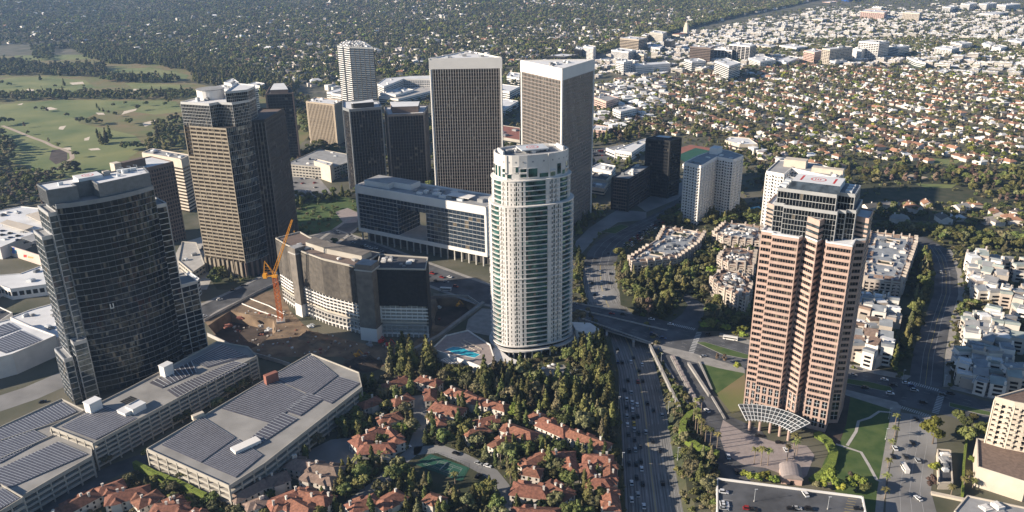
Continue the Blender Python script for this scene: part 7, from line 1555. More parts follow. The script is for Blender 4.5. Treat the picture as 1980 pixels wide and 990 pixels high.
# ---- geometry-node scatter for uncountable cover
def scatter(name, src, pts, scl, rot, kind='stuff'):
    if not len(pts): return
    me = bpy.data.meshes.new(name); me.vertices.add(len(pts)); me.vertices.foreach_set("co", np.asarray(pts, np.float32).ravel())
    a = me.attributes.new("scl", 'FLOAT_VECTOR', 'POINT'); a.data.foreach_set("vector", np.asarray(scl, np.float32).ravel())
    a = me.attributes.new("rot", 'FLOAT_VECTOR', 'POINT'); r3 = np.zeros((len(pts), 3), np.float32); r3[:, 2] = rot; a.data.foreach_set("vector", r3.ravel())
    o = bpy.data.objects.new(name, me); COL.objects.link(o); o["kind"] = kind
    ng = bpy.data.node_groups.new("scatter", 'GeometryNodeTree'); ng.interface.new_socket("Geometry", in_out='INPUT', socket_type='NodeSocketGeometry'); ng.interface.new_socket("Geometry", in_out='OUTPUT', socket_type='NodeSocketGeometry')
    N = ng.nodes; i = N.new('NodeGroupInput'); u = N.new('NodeGroupOutput'); ip = N.new('GeometryNodeInstanceOnPoints'); oi = N.new('GeometryNodeObjectInfo'); oi.inputs['Object'].default_value = src; oi.inputs['As Instance'].default_value = True
    s = N.new('GeometryNodeInputNamedAttribute'); s.data_type = 'FLOAT_VECTOR'; s.inputs['Name'].default_value = 'scl'; r = N.new('GeometryNodeInputNamedAttribute'); r.data_type = 'FLOAT_VECTOR'; r.inputs['Name'].default_value = 'rot'
    e = N.new('FunctionNodeEulerToRotation'); Lk = ng.links.new; Lk(r.outputs['Attribute'], e.inputs[0]); Lk(i.outputs[0], ip.inputs['Points']); Lk(oi.outputs['Geometry'], ip.inputs['Instance']); Lk(s.outputs['Attribute'], ip.inputs['Scale']); Lk(e.outputs[0], ip.inputs['Rotation']); Lk(ip.outputs[0], u.inputs[0])
    md = o.modifiers.new("scatter", 'NODES'); md.node_group = ng; return o
def srcobj(name, me): return bpy.data.objects.new(name, me)
SRC = {(s, v): srcobj('crown_source', FARM[s][v]) for s in FARM for v in range(2)}
SRCN = {(s, v): srcobj('crown_source', NEAR[s][v]) for s in NEAR for v in range(2)}
SH = []
for q, sp, dens in (([(560, 1020), (600, 870), (700, 760), (860, 690), (1180, 650), (1196, 720), (1202, 1020)], 3.6, .5), ([(1190, 470), (1330, 400), (1480, 390), (1480, 640), (1340, 640), (1200, 590)], 5, .5), ([(1620, 430), (2000, 430), (2060, 780), (1640, 720)], 5, .4),
    ([(80, 1010), (300, 900), (480, 960), (560, 1010)], 3.5, .6), ([(380, 500), (560, 380), (700, 380), (700, 470), (600, 500), (480, 560)], 6, .25), ([(1262, 668), (1300, 690), (1400, 850), (1385, 990), (1320, 990), (1300, 860)], 3.4, .6), ([(1148, 245), (1340, 258), (1480, 285), (1640, 318), (1660, 400), (1480, 400), (1340, 350), (1200, 300)], 9, .5), ([(1100, 400), (1190, 395), (1130, 590), (1105, 590)], 6, .5), ([(1620, 300), (2000, 300), (2000, 430), (1650, 425)], 9, .5)):
    for x, y in samp(q, sp, 0, 77):
        if random.random() < dens and not blocked(x, y, True, .3): SH.append((x, y, -.3, random.choice(('brd', 'brd', 'olv', 'con2', 'olv')), random.randrange(2), random.uniform(2.2, 4.6)))
for i in range(15):
    for (A, B) in ((tl, ll), (tr_, lr)):
        for k in range(9):
            t, u = random.random(), random.uniform(.15, .95); p = cross2(cross2(A[i], A[min(15, i+1)], t), cross2(B[i], B[min(15, i+1)], t), u); SH.append((p[0], p[1], p[2]-.2, random.choice(('brd', 'olv', 'con2')), random.randrange(2), random.uniform(2, 4.5)))
by = {}
for x, y, z, s, v, h in SH: by.setdefault((s, v), []).append((x, y, z, h))
for k, L_ in by.items():
    a = np.array(L_); n = len(a); scatter('shrub_cover', SRC[k], a[:, :3]-np.array([0, 0, 1])*a[:, 3:4]*.25, a[:, 3:4]/12*np.array([[1.5, 1.5, 1.35]]), rng.uniform(0, 6.28, n))
by = {}
for x, y, z, s, v, h in REST_T: by.setdefault((s, v % 2), []).append((x, y, z, h))
for k, L_ in by.items():
    a = np.array(L_); n = len(a); sc = a[:, 3:4]/12*np.ones((1, 3)); w_ = rng.uniform(.85, 1.25, (n, 1)); sc = sc*np.hstack([w_, w_, np.ones((n, 1))])
    scatter('background_trees', SRCN[k], a[:, :3], sc, rng.uniform(0, 6.28, n))
# ================================================================ the far city
def noise2(X, Y, s, ph=0): return np.sin(X/s+ph)*np.cos(Y/s*1.13+ph*2)+.5*np.sin(X/s*2.3+1.7+Y/s*1.9)+.35*np.cos(X/s*4.1-Y/s*3.7+ph)
ZN = PP([(-320, -25), (1760, -25), (1650, -4), (1500, 22), (1330, 56), (1225, 84), (1145, 107), (1060, 132), (1000, 165), (835, 165), (735, 150), (655, 175), (520, 158), (380, 120), (220, 100), (140, 82), (60, 88), (-80, 92), (-320, 105)])
ZW = PP([(60, 95), (150, 90), (220, 98), (380, 118), (520, 150), (480, 160), (372, 128), (140, 96)])
ZB = PP([(1060, 145), (1145, 118), (1225, 93), (1340, 64), (1505, 30), (1665, 2), (1720, -12), (2350, -12), (2350, 175), (1990, 150), (1800, 135), (1640, 128), (1500, 122), (1350, 140), (1200, 148), (1100, 160)])
ZR = PP([(1148, 165), (1250, 148), (1350, 142), (1500, 124), (1640, 130), (1800, 138), (1990, 152), (2120, 165), (2350, 185), (2350, 350), (2120, 330), (1900, 318), (1700, 312), (1560, 310), (1480, 285), (1340, 262), (1260, 262), (1148, 248)])
ZS = PP([(1650, 395), (1700, 392), (2100, 402), (2350, 420), (2350, 470), (2100, 445), (1700, 432)])
ZM = PP([(1148, 165), (1260, 155), (1300, 180), (1260, 215), (1240, 255), (1148, 255)])
ZT = PP([(1440, 100), (1560, 78), (1800, 75), (2100, 85), (2100, 118), (1800, 112), (1500, 112)])   # green belt of houses inside the district
for g_ in (): pass
def grid(bounds, sp, az, jit, rg):
    x0, x1, y0, y1 = bounds; cx, cy = (x0+x1)/2, (y0+y1)/2; R = max(x1-x0, y1-y0)*.75; n = int(2*R/sp[0]); m = int(2*R/sp[1])
    U, V = np.meshgrid(np.linspace(-R, R, n), np.linspace(-R, R, m)); U = U.ravel()+rg.uniform(-jit, jit, U.size)*sp[0]; V = V.ravel()+rg.uniform(-jit, jit, V.size)*sp[1]
    X = cx+U*cos(az)-V*sin(az); Y = cy+U*sin(az)+V*cos(az); return X, Y, U, V
def bnd(pl): return (min(p[0] for p in pl), max(p[0] for p in pl), min(p[1] for p in pl), max(p[1] for p in pl))
def vis(X, Y, m=300):
    v = np.stack([X, Y, np.zeros_like(X)-HC], 1); c = v @ _f; px = CX+F*(v @ RT)/c; py = CY-F*(v @ UP)/c; return (c > 1) & (px > -m) & (px < 1980+m) & (py > -m*2) & (py < 1040), px, py
def housemesh(kind):
    b = MB(); l, w_ = 15, 11
    if kind == 'hip': b.box(0, 0, 0, 4.6, l, w_, 0, 0); hip(b, (0, 0), 0, l, w_, 4.6, 2.6, .6, 1); b.box(2, 6.5, 0, 4.2, 6, 6, 0, 0); hip(b, (2, 6.5), pi/2, 6, 6, 4.2, 1.8, .5, 1); b.box(-4, 1, 5, 8, 1.2, 1, 0, 0)
    elif kind == 'flat': b.box(0, 0, 0, 4.5, l, w_, 0, 0); b.box(0, 0, 4.5, 4.8, l+.6, w_+.6, 0, 1); b.box(3, 5, 0, 6.5, 8, 7, 0, 0); b.box(3, 5, 6.5, 6.8, 8.4, 7.4, 0, 1)
    elif kind == 'gable':
        b.box(0, 0, 0, 5.0, l, w_, 0, 0); x, y = l/2+.5, w_/2+.6; b.add([(-x, -y, 4.8), (x, -y, 4.8), (x, y, 4.8), (-x, y, 4.8), (-x, 0, 8), (x, 0, 8)], [(0, 1, 5, 4), (2, 3, 4, 5)], 1); b.add([(-l/2, -w_/2, 5), (-l/2, w_/2, 5), (-l/2, 0, 7.7), (l/2, -w_/2, 5), (l/2, w_/2, 5), (l/2, 0, 7.7)], [(1, 0, 2), (3, 4, 5)], 0); b.box(3, 1, 5, 9, 1.2, 1, 0, 0)
    return b
HK = {}
for kd, rm, rn in (('hip', M_HROOFR, 'red'), ('hip', M_HROOF, 'grey'), ('hip', M_HROOFW, 'pale'), ('flat', M_HROOFW, 'pale flat'), ('gable', M_HROOFR, 'red gabled'), ('gable', M_HROOF, 'dark gabled'), ('flat', M_HROOF, 'grey flat')):
    b = housemesh(kd); me = b.mesh('house', [M_HWALL, rm]); wl, rf = MB(), MB()
    for f, mi in zip(b.f, b.mi): (wl if mi == 0 else rf).add([b.v[i] for i in f], [tuple(range(len(f)))])
    HK[rn] = (me, wl.mesh('wall', M_HWALL), rf.mesh('roof', rm))
def blockmesh(s):
    b = MB(); h = (7, 10, 14, 6)[s]; l, w_ = ((26, 17), (34, 18), (24, 24), (42, 28))[s]; b.box(0, 0, 0, h, l, w_, 0, 0); b.box(0, 0, h, h+.3, l-1, w_-1, 0, 1)
    for x, y in ((-l*.25, w_*.1), (l*.2, -w_*.2), (l*.05, w_*.25)): b.box(x, y, h+.3, h+2.2, 4, 3, 0, 0)
    n = max(2, int(h/3.3))
    for k in range(n): z = h*(k+.35)/n; b.box(0, 0, z, z+1.3, l+.12, w_+.12, 0, 2)
    return b
BK = [(blockmesh(s), blockmesh(s)) for s in range(4)]
HOUSES = []
rg = np.random.default_rng(11)
# residential rows, right
X, Y, U, V = grid(bnd(ZR), (17, 45), radians(-69), .0, rg); k = np.round((V-V.min())/45).astype(int); V2 = V+np.where(k % 2 == 0, 7, -7); a = radians(-69); cx, cy = (bnd(ZR)[0]+bnd(ZR)[1])/2, (bnd(ZR)[2]+bnd(ZR)[3])/2
X = cx+(U+rg.uniform(-2, 2, U.size))*cos(a)-(V2+rg.uniform(-2, 2, U.size))*sin(a); Y = cy+(U)*sin(a)+(V2)*cos(a)
m = inside_np(X, Y, ZR) & ~inside_np(X, Y, ZM); v_, px, py = vis(X, Y); m &= v_
for x, y, q in zip(X[m], Y[m], np.nonzero(m)[0]):
    if rg.random() < .08 or blocked(x, y, True, 4): continue
    HOUSES.append((x, y, rg.choice(['red', 'red', 'pale', 'grey', 'pale flat', 'red gabled', 'red']), rg.uniform(.75, 1.1), a+rg.choice([0, pi/2])+rg.normal()*.05))
def hz_(Z, sp, az, kinds, s, dens, notin=()):
    X, Y, U, V = grid(bnd(Z), sp, az, .3, rg); m = inside_np(X, Y, Z); v_, px, py = vis(X, Y); m &= v_
    for z in notin: m &= ~inside_np(X, Y, z)
    m &= rg.random(X.size) < dens*(1+.35*np.clip(noise2(X, Y, 260), -1, 1))
    if Z is ZN: m &= rg.random(X.size) < np.clip(1.25-(Y-1500)/5200-np.clip(-X-200, 0, 1500)/2200, .22, 1)*np.clip(.75+.6*noise2(X, Y, 330, 2), .15, 1.3)
    for x, y in zip(X[m], Y[m]):
        if y < 1500 and blocked(x, y, True, 5): continue
        HOUSES.append((x, y, rg.choice(kinds), rg.uniform(*s), az+rg.choice([0, pi/2])+rg.normal()*.3))
hz_(ZN, (34, 38), radians(50), ['pale flat', 'pale', 'grey', 'grey flat', 'grey', 'grey', 'red', 'grey flat'], (.8, 1.9), .6, (ZW,))
hz_(ZS, (22, 26), radians(10), ['red', 'pale', 'dark gabled', 'red gabled', 'grey'], (.9, 1.3), .8)
hz_(ZM, (27, 30), radians(20), ['pale flat', 'grey flat', 'pale', 'pale flat', 'grey flat'], (1.2, 1.8), .85)
ZQ = PP([(1400, 262), (1480, 288), (1640, 318), (1640, 328), (1560, 332), (1480, 312), (1410, 290)])
hz_(ZQ, (24, 26), radians(20), ['pale flat', 'grey', 'pale', 'red', 'grey flat'], (1.0, 1.5), .8)
hz_(ZT, (24, 30), radians(20), ['pale', 'grey', 'pale flat'], (.8, 1.2), .8)
# trees: far cover
FT = []
def ft(Z, sp, mix, h, dens, seed, notin=(), nb=False):
    r_ = np.random.default_rng(seed); X, Y, U, V = grid(bnd(Z), (sp, sp), .3, .48, r_); m = inside_np(X, Y, Z); v_, px, py = vis(X, Y); m &= v_
    for z in notin: m &= ~inside_np(X, Y, z)
    m &= r_.random(X.size) < dens*(1+.3*np.clip(noise2(X, Y, 170, seed), -1, 1)); X, Y = X[m], Y[m]; names = list(mix); wt = np.array([mix[k] for k in names], float); wt /= wt.sum(); S_ = r_.choice(len(names), len(X), p=wt); H_ = r_.uniform(h[0], h[1], len(X))
    for x, y, s, hh in zip(X, Y, S_, H_):
        if nb and blocked(x, y, True, 2): continue
        FT.append((x, y, gz(x, y), names[s], hh))
ft(ZN, 15.5, dict(brd=5, olv=3, con=2, euc=1.4, yel=.5, brn=.5), (6, 20), .86, 1)
ft(ZW, 12, dict(euc=3, con=2, brd=3), (14, 22), .95, 2)
ft(ZR, 14, dict(brd=3, olv=6, con=.6, yel=1, brn=2.2), (6, 12), .85, 3, nb=True)
ft(ZS, 15, dict(brd=4, olv=2, yel=.5), (7, 11), .7, 4, nb=True)
ft(ZM, 17, dict(brd=3, olv=3, brn=1), (7, 11), .6, 5, nb=True)
ft(ZB, 27, dict(brd=4, olv=2, con=.5), (8, 14), .5, 6, nb=False)
ft(ZT, 14.5, dict(brd=4, olv=3), (8, 13), .8, 7)
L_, R_ = ribbon([(1020, 148), (1145, 106), (1225, 82), (1330, 54), (1500, 19), (1660, -8)], 60); LR = L_+R_[::-1]; ft(LR, 12, dict(brd=4, con=1), (13, 20), .95, 8)
ZX = PP([(2070, 470), (2350, 490), (2350, 1000), (2120, 1000), (2060, 800)]); ft(ZX, 13, dict(brd=4, olv=2, con=1), (8, 13), .8, 31, nb=True); hz_(ZX, (26, 28), radians(-24), ['pale', 'grey', 'pale flat'], (1.0, 1.4), .7)
ZH = PP([(560, 215), (835, 190), (1148, 190), (1148, 400), (700, 400), (600, 300)]); ft(ZH, 15, dict(brd=4, olv=2), (8, 12), .6, 32, nb=True)
ZG = PP([(-320, 100), (-60, 95), (-60, 420), (-320, 520)]); ft(ZG, 20, dict(brd=4, con=2, olv=1), (10, 17), .5, 33)
for q, d in (([(735, 158), (835, 150), (835, 138), (740, 140)], .9), ([(1310, 128), (1440, 120), (1450, 112), (1320, 116)], .0)): ft(PP(q), 12, dict(brd=4, con=1), (10, 15), d, 9)
# ---- named buildings of the far district
BH = [  # left roof corner, nearest roof corner, right roof corner, ground y under nearest corner, wall, glass, storeys, pier, label
 ((1199, 74), (1235, 77), (1252, 73), 102, M_TANP, G_BRONZE, 8, 0, 'brown banded office slab at the left of the far district'),
 ((1241, 68), (1250, 69), (1257, 66), 80, M_WHITE, G_CLEAR, 6, 4, 'small white tower behind the brown banded slab'),
 ((1256, 62), (1282, 66), (1290, 62), 82, M_BEIGE, G_BLUE, 6, 0, 'grey office block left of the spired city hall'),
 ((1182, 97), (1215, 101), (1230, 97), 122, M_WHITE, G_BLUE, 9, 0, 'curved white and blue banded office at the left of the far district'),
 ((1230, 103), (1245, 106), (1252, 103), 122, M_CREAM, G_DARK, 5, 0, 'narrow cream office right of the curved banded one'),
 ((1191, 118), (1206, 121), (1223, 118), 146, M_WHITE, G_BLUE, 7, 3, 'white gridded office block in front of the blue banded one'),
 ((1223, 124), (1230, 128), (1296, 123), 144, M_WHITE, G_CLEAR, 2, 0, 'wide blank white store building at the left of the far district'),
 ((1128, 90), (1147, 93), (1152, 90), 120, M_WHITE, G_CLEAR, 10, 3, 'white tower peeking above the right triangular tower'),
 ((1110, 94), (1125, 97), (1130, 92), 118, M_BLACKP, G_BLACK, 9, 0, 'black block above the right triangular tower'),
 ((1058, 108), (1092, 110), (1118, 106), 125, M_BLACKP, G_BLACK, 7, 0, 'low black roof just above the right triangular tower'),
 ((1284, 78), (1298, 80), (1306, 77), 99, M_BLACKP, G_BLACK, 6, 0, 'black office block in the middle of the left district'),
 ((1252, 90), (1276, 94), (1284, 88), 104, M_WHITE, G_CLEAR, 4, 4, 'low white grey block beside the black one in the left district'),
 ((1334, 90), (1374, 93), (1381, 90), 123, M_BROWN, G_BRONZE, 8, 0, 'dark brown banded office block in the near row'),
 ((1381, 95), (1415, 98), (1420, 94), 120, M_WHITE, G_BLACK, 6, 5, 'dark glass block with white frame between brown and black offices'),
 ((1410, 86), (1450, 90), (1462, 86), 122, M_WHITE, G_BLACK, 7, 6, 'black glass office with white grid frame in the near row'),
 ((1323, 115), (1338, 120), (1365, 118), 139, M_WHITE, G_CLEAR, 4, 0, 'white sloping roofed building in the near row'),
 ((1382, 118), (1404, 112), (1432, 122), 140, M_STONE, G_CLEAR, 3, 0, 'pale stone stepped theatre building in the near row'),
 ((1447, 112), (1470, 120), (1500, 116), 133, M_WHITE, G_CLEAR, 4, 4, 'white building with red tiled roof in the near row'),
 ((1500, 118), (1520, 122), (1545, 112), 130, M_WHITE, G_CLEAR, 4, 4, 'long white arcaded block in the near row'),
 ((1507, 88), (1540, 93), (1562, 90), 102, M_WHITE, G_TEAL, 4, 0, 'low green glass banded building behind the near row'),
 ((1462, 88), (1490, 92), (1505, 88), 99, M_CREAM, G_DARK, 3, 4, 'cream block behind the white framed black office'),
 ((1555, 98), (1575, 102), (1592, 98), 122, M_PINKL, G_BRONZE, 6, 3, 'dark pinkish block left of the tall cream and grey slab'),
 ((1590, 94), (1605, 96), (1649, 91), 126, M_CREAM, G_DARK, 10, 3, 'tall slab with cream end and grey window grid'),
 ((1604, 117), (1615, 120), (1637, 117), 129, M_WHITE, G_CLEAR, 2, 0, 'small white block at the foot of the cream and grey slab'),
 ((1648, 95), (1666, 97), (1675, 93), 118, M_WHITE, G_CLEAR, 7, 0, 'blank white block between the two tall slabs'),
 ((1661, 80), (1700, 83), (1720, 80), 117, M_STONE, G_DARK, 10, 3, 'tallest stone gridded office tower of the near row'),
 ((1718, 89), (1738, 92), (1759, 89), 112, M_WHITE, G_BLUE, 6, 0, 'white and blue banded office right of the stone tower'),
 ((1753, 110), (1770, 118), (1790, 122), 129, M_WHITE, G_TEAL, 3, 0, 'low white and green fronted building in the near row'),
 ((1808, 92), (1840, 96), (1855, 92), 110, M_WHITE, G_DARK, 5, 4, 'white office with square windows right of the near row'),
 ((1838, 82), (1860, 86), (1880, 83), 100, M_WHITE, G_BLUE, 5, 0, 'grey banded office behind the square windowed one'),
 ((1899, 84), (1915, 88), (1925, 84), 98, M_WHITE, G_CLEAR, 3, 0, 'upper white box building near the right edge'),
 ((1918, 90), (1935, 94), (1948, 90), 104, M_WHITE, G_CLEAR, 3, 0, 'lower white box building near the right edge'),
 ((1950, 78), (1975, 82), (1990, 77), 92, M_WHITE, G_DARK, 4, 0, 'long white building at the right edge'),
 ((1810, 138), (1825, 142), (1840, 136), 148, M_WHITE, G_CLEAR, 2, 0, 'small white hall among trees right of centre'),
 ((1862, 140), (1880, 144), (1888, 140), 150, M_WHITE, G_CLEAR, 2, 0, 'small white block among low roofs at the right'),
 ((1665, 22), (1710, 25), (1716, 21), 40, M_PINKL, G_DARK, 5, 4, 'pinkish hotel block far behind the near row'),
 ((1686, 14), (1704, 15), (1708, 13), 24, M_WHITE, G_CLEAR, 4, 0, 'white block above the pinkish hotel'),
 ((1746, 24), (1778, 26), (1783, 23), 44, M_CREAM, G_DARK, 6, 3, 'pale tan apartment block right of the pinkish hotel'),
 ((1822, 13), (1838, 15), (1852, 12), 28, M_WHITE, G_CLEAR, 5, 0, 'grey white slab left of the hospital towers'),
 ((1858, 7), (1875, 9), (1890, 6), 24, M_WHITE, G_BLUE, 7, 3, 'left hospital tower with white end and dark windows'),
 ((1893, 7), (1908, 9), (1928, 6), 24, M_WHITE, G_BLUE, 7, 3, 'middle hospital tower with white end and dark windows'),
 ((1928, 9), (1945, 11), (1974, 8), 26, M_WHITE, G_BLUE, 7, 3, 'right hospital tower with white end and dark windows'),
 ((1895, 26), (1920, 28), (1950, 24), 36, M_WHITE, G_CLEAR, 4, 0, 'low white block below the hospital towers'),
 ((1570, 37), (1590, 39), (1602, 36), 47, M_CREAM, G_DARK, 4, 0, 'small pale office far left of the pinkish hotel'),
 ((1590, 4), (1605, 5), (1620, 3), 12, M_PINKL, G_DARK, 4, 0, 'small pale pink block beside the blue building'),
 ((1398, 33), (1408, 34), (1413, 32), 42, M_BRICK, G_DARK, 4, 0, 'small dark red block on the diagonal boulevard'),
]
for A_, B_, C_, yb, mw, mg, nf, pr, lab in BH:
    h = min(75, max(5, solveh(B_[0], B_[1], yb))); pl = quad3(A_, B_, C_, h); th = thing('office_building', lab, 'office building', (*cen(pl), 0))
    storeys(th, pl, 0, h, max(nf, int(h/4.2)), mg, mw, sf=(.10 if mg is G_BLACK else .8 if 'blank' in lab or 'hall' in lab or 'box' in lab else .42), off=.15, pier=(pr*2.2 if pr else None), pw=1.3, po=.25, mr=M_ROOFW, top=2.0); units(th, pl, h, 3, hmin=2, hmax=4, smin=4, smax=10)
# city hall with tiered tower
c = P(1326, 72); th = thing('city_hall', 'cream city hall with slim tiered tower and small dome, on the diagonal boulevard', 'city hall', (*c, 0)); zt = zat(c, 40)
for i, (s, z0, z1) in enumerate(((14, 0, .62), (11, .62, .76), (8.5, .76, .88))): g = MB(); g.box(*c, zt*z0, zt*z1, s, s, .9); part('tower_tier', g, M_CREAM, th)
g = MB(); g.tube((*c, zt*.88), (*c, zt), 4, .4, 8); part('dome', g, M_TANP, th)
g = MB(); g.box(c[0]-25, c[1]-20, 0, 14, 60, 26, .9); part('wing', g, M_CREAM, th); g = MB(); g.box(c[0]-25, c[1]-20, 14, 14.5, 58, 24, .9); part('wing_roof', g, M_TILE, th); FOOT.append([(c[0]-50, c[1]-50), (c[0]+25, c[1]-50), (c[0]+25, c[1]+25), (c[0]-50, c[1]+25)])
pl = PP([(1612, -12), (1615, 6), (1640, 10), (1660, 4), (1655, -12)]); th = thing('blue_building', 'bright blue glass building cut by the top edge of the photograph', 'building', (*cen(pl), 0)); g = MB(); g.prism(pl, 0, 45); part('wall', g, M_BLUEP, th)
for k in range(8): g = MB(); g.prism(offs(pl, .3), 4+k*5, 4.6+k*5); part('floor_band', g, G_BLUE, th)
# low blocks of the district
BT = []
X, Y, U, V = grid(bnd(ZB), (36, 38), radians(52), .18, rg); m = inside_np(X, Y, ZB) & ~inside_np(X, Y, ZT) & vis(X, Y)[0]; ub = np.mod(U, 150); m &= (ub > 20) & (rg.random(X.size) < .93)
FB = [(min(p[0] for p in f), max(p[0] for p in f), min(p[1] for p in f), max(p[1] for p in f), f) for f in FOOT if cen(f)[1] > 1200]
for x, y in zip(X[m], Y[m]):
    if blocked(x, y, True, 10): continue
    BT.append((x, y, int(rg.integers(0, 4)), rg.uniform(.6, 1.15), rg.uniform(.5, 1.4), radians(52)+rg.choice([0, pi/2])))
HOUSES = [h for h in HOUSES if not (h[1] > 1300 and blocked(h[0], h[1], False, 4))]
HOUSES.sort(key=lambda h: -h[3]/math.dist((h[0], h[1]), (0, 0)))
HLIST = []; hp = {}
HV = [h for h in HOUSES if inframe(h[0], h[1], 5)][:290]; hid = {id(h) for h in HV}
for x, y, kd, s, az in HV:
    z = gz(x, y)
    if kd not in hp: o = thing('house', '', 'house', (x, y, z), None, az); mpart('wall', HK[kd][1], o); mpart('roof', HK[kd][2], o); o.scale = (s, s, s); hp[kd] = o
    else: o = copytree(hp[kd], (x, y, z), az, (s, s, s))
    px, py = Q(x, y, z); HLIST.append((o, px, py, kd))
by = {}
for x, y, kd, s, az in [h for h in HOUSES if id(h) not in hid]: by.setdefault(kd, []).append((x, y, gz(x, y), s, az))
for kd, L_ in by.items(): a = np.array(L_); scatter('far_houses', srcobj('house_source', HK[kd][0]), a[:, :3], a[:, 3:4]*np.ones((1, 3)), a[:, 4])
BM = []
for s in range(4): BM.append([blockmesh(s).mesh('block', [mw, mr, G_DARK]) for mw, mr in ((M_HWALL, M_HROOFW), (M_WHITE, M_ROOFW))])
BT.sort(key=lambda b: b[1]+(9000 if not inframe(b[0], b[1], 5) else 0)); BLIST = []
bpz = {}
for x, y, s, sc, sz, az in BT[:150]:
    if s not in bpz:
        b = blockmesh(s); ws = [MB(), MB(), MB()]
        for f, mi in zip(b.f, b.mi): ws[mi].add([b.v[i] for i in f], [tuple(range(len(f)))])
        o = thing('low_building', '', 'commercial building', (x, y, 0), None, az); mpart('wall', ws[0].mesh('wall', M_HWALL), o); mpart('roof', ws[1].mesh('roof', M_HROOFW), o); mpart('window_band', ws[2].mesh('window_band', G_DARK), o); o.scale = (sc, sc, sz*.8); bpz[s] = o
    else: o = copytree(bpz[s], (x, y, 0), az, (sc, sc, sz*.8))
    BLIST.append((o, *Q(x, y), s))
by = {}
for i, (x, y, s, sc, sz, az) in enumerate(BT[150:]): by.setdefault((s, i % 2), []).append((x, y, 0, sc, sc, sz*.8, az))
for k, L_ in by.items(): a = np.array(L_); scatter('far_low_buildings', srcobj('block_source', BM[k[0]][k[1]]), a[:, :3], a[:, 3:6], a[:, 6])
by = {}
for i, (x, y, z, s, h) in enumerate(FT): by.setdefault((s, i % 2, y < 1500), []).append((x, y, z-.2, h))
for k, L_ in by.items():
    a = np.array(L_); n = len(a); w_ = rng.uniform(.9, 1.4, (n, 1)); sc = a[:, 3:4]/12*np.hstack([w_, w_, np.ones((n, 1))]); scatter('hillside_trees' if not k[2] else 'suburb_trees', (SRCN if k[2] else SRC)[(k[0], k[1])], a[:, :3], sc, rng.uniform(0, 6.28, n))
# ================================================================ wording of the labels
ORD = ordw+['twenty-%s' % q for q in ordw[:9]]+['thirtieth']+['thirty-%s' % q for q in ordw[:9]]+['fortieth']+['forty-%s' % q for q in ordw[:9]]+['fiftieth']+['fifty-%s' % q for q in ordw[:9]]+['sixtieth']+['sixty-%s' % q for q in ordw[:9]]+['seventieth']+['seventy-%s' % q for q in ordw[:9]]+['eightieth']+['eighty-%s' % q for q in ordw[:9]]
def nth(k): return '%d%s' % (k, 'th' if 10 < k % 100 < 14 else {1: 'st', 2: 'nd', 3: 'rd'}.get(k % 10, 'th'))
def finish(items, tail, maxlm=None):
    "items: (obj, px, py, phrase) -> unique wording by order from the left"
    g = {}
    for it in items: g.setdefault(it[3], []).append(it)
    for ph, L_ in g.items():
        L_.sort(key=lambda t: t[1])
        for i, it in enumerate(L_): it[0]['label'] = ph if len(L_) == 1 else '%s, %s from left' % (ph, nth(i+1))
g = {}
for it in CARS: g.setdefault((it[3], it[4]), []).append(it)
for (lk, wh), L_ in g.items():
    L_.sort(key=lambda t: -t[2])
    for i, it in enumerate(L_): it[0]['label'] = '%s %s' % (lk, wh) + ('' if len(L_) == 1 else ', %s up from the bottom' % nth(i+1)); 
LMS = [('left solar roof', 250, 850), ('tennis court', 855, 905), ('round plaza', 1460, 870), ('white oval tower', 1025, 640), ('pink tower', 1530, 720), ('gateway slab', 800, 430), ('netted hotel', 680, 570), ('tan stone tower', 440, 440), ('bridge', 1210, 620), ('curving side street', 1810, 600), ('cream corner tower', 1930, 850), ('bottom parking deck', 1530, 970), ('sunken avenue', 1240, 800),
       ('turquoise pool', 895, 680), ('right solar roof', 500, 790), ('white zigzag tower', 1375, 360), ('golf course path', 80, 270), ('upper fairway', 120, 165), ('black block tower', 1285, 320), ('long red villa', 170, 955), ('park lawn', 1790, 370), ('grey terraces', 1900, 650), ('street trees', 1905, 450)]
def near(px, py, skip=()):
    b = min(LMS, key=lambda l: (l[1]-px)**2+((l[2]-py)*1.3)**2); dx, dy = px-b[1], py-b[2]
    if abs(dx) > abs(dy)*1.2: d = 'left of' if dx < 0 else 'right of'
    else: d = 'behind' if dy < 0 else 'in front of'
    if abs(dx)+abs(dy) < 25: d = 'close to'
    return '%s the %s' % (d, b[0])
finish([(o, px, py, '%s%s %s' % ('tall ' if h > 15 and not LOOK[s].startswith('tall') else '', LOOK[s], near(px, py))) for o, px, py, s, h in TL_], '')
for (o, px, py, s, h) in TL_: o['group'] = 'trees: '+LOOK[s]+'s'; o['category'] = 'tree'
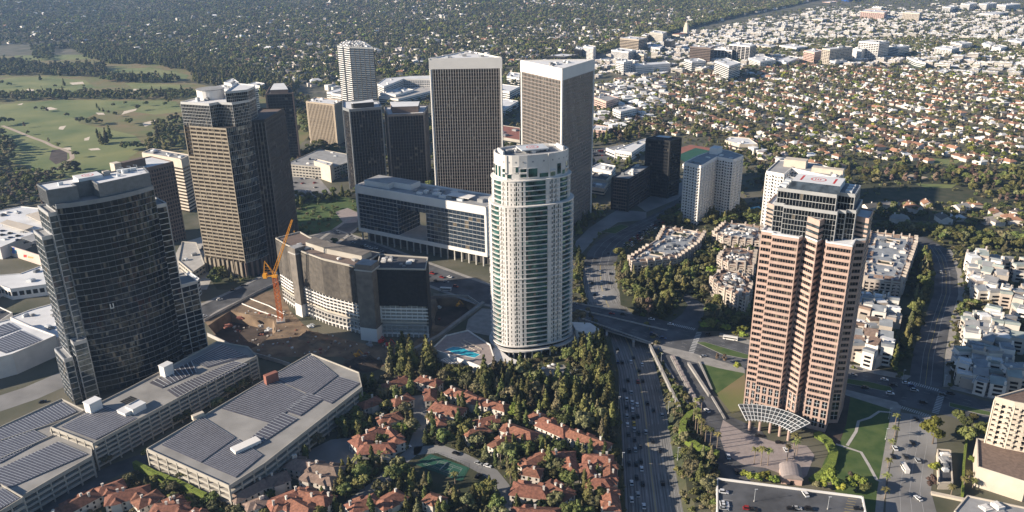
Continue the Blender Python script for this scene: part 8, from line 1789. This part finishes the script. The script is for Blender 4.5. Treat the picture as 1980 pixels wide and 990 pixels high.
def zone(px, py):
    if py > 385 and px > 1600: return 'below the park at the right'
    if px < 700: return 'on the wooded slope beyond the golf course'
    return '%s of the right residential rows' % ('in the %s part' % ('left' if px < 1400 else 'middle' if px < 1700 else 'right'))
def row(px, py): return ' at height '+('near' if 1 else '')
hl = []
for o, px, py, kd in HLIST:
    dep = 'front' if py > 290 else 'near' if py > 265 else 'middle' if py > 240 else 'rear'
    hl.append((o, px, py, 'house with %s roof %s' % (kd, zone(px, py)) if py > 385 else 'house with %s roof in the %s %s of the residential rows' % (kd, dep, 'left' if px < 1400 else 'middle' if px < 1700 else 'right'))); o['group'] = 'houses of the residential rows'; o['category'] = 'house'
finish(hl, '')
finish([(o, px, py, '%s building in the near %s of the white business district' % (('small low white', 'long low white', 'square mid height', 'broad flat white')[s], 'left' if px < 1450 else 'middle' if px < 1700 else 'right')) for o, px, py, s in BLIST], '')
for o, px, py, s in BLIST: o['group'] = 'low buildings of the business district'; o['category'] = 'commercial building'
vl = []
for th, x1, y1, x2, y2, tone, l in VILL:
    px, py = (x1+x2)/2, (y1+y2)/2; vl.append((th, px, py, '%s %s roofed villa %s' % ('long' if l > 28 else 'small' if l < 16 else 'mid size', 'red' if tone == 'r' else 'brown', near(px, py))))
finish(vl, '')
# ================================================================ haze
hz = MB(); hz.box(0, 7000, -9, 330, 24000, 14000+400); ho = bpy.data.objects.new('haze', hz.mesh('haze', [])); COL.objects.link(ho); ho['kind'] = 'stuff'
mh = bpy.data.materials.new('haze_air'); mh.use_nodes = True; t = mh.node_tree; t.nodes.remove(t.nodes['Principled BSDF']); pv = t.nodes.new('ShaderNodeVolumePrincipled'); pv.inputs['Color'].default_value = (.42, .64, 1, 1); pv.inputs['Density'].default_value = HAZE = 0.000055; pv.inputs['Anisotropy'].default_value = .2
t.links.new(pv.outputs[0], t.nodes['Material Output'].inputs['Volume']); ho.data.materials.append(mh)
print('objects', len(bpy.data.objects), 'trees', len(TREES), 'far', len(FT), 'houses', len(HOUSES), 'blocks', len(BT))
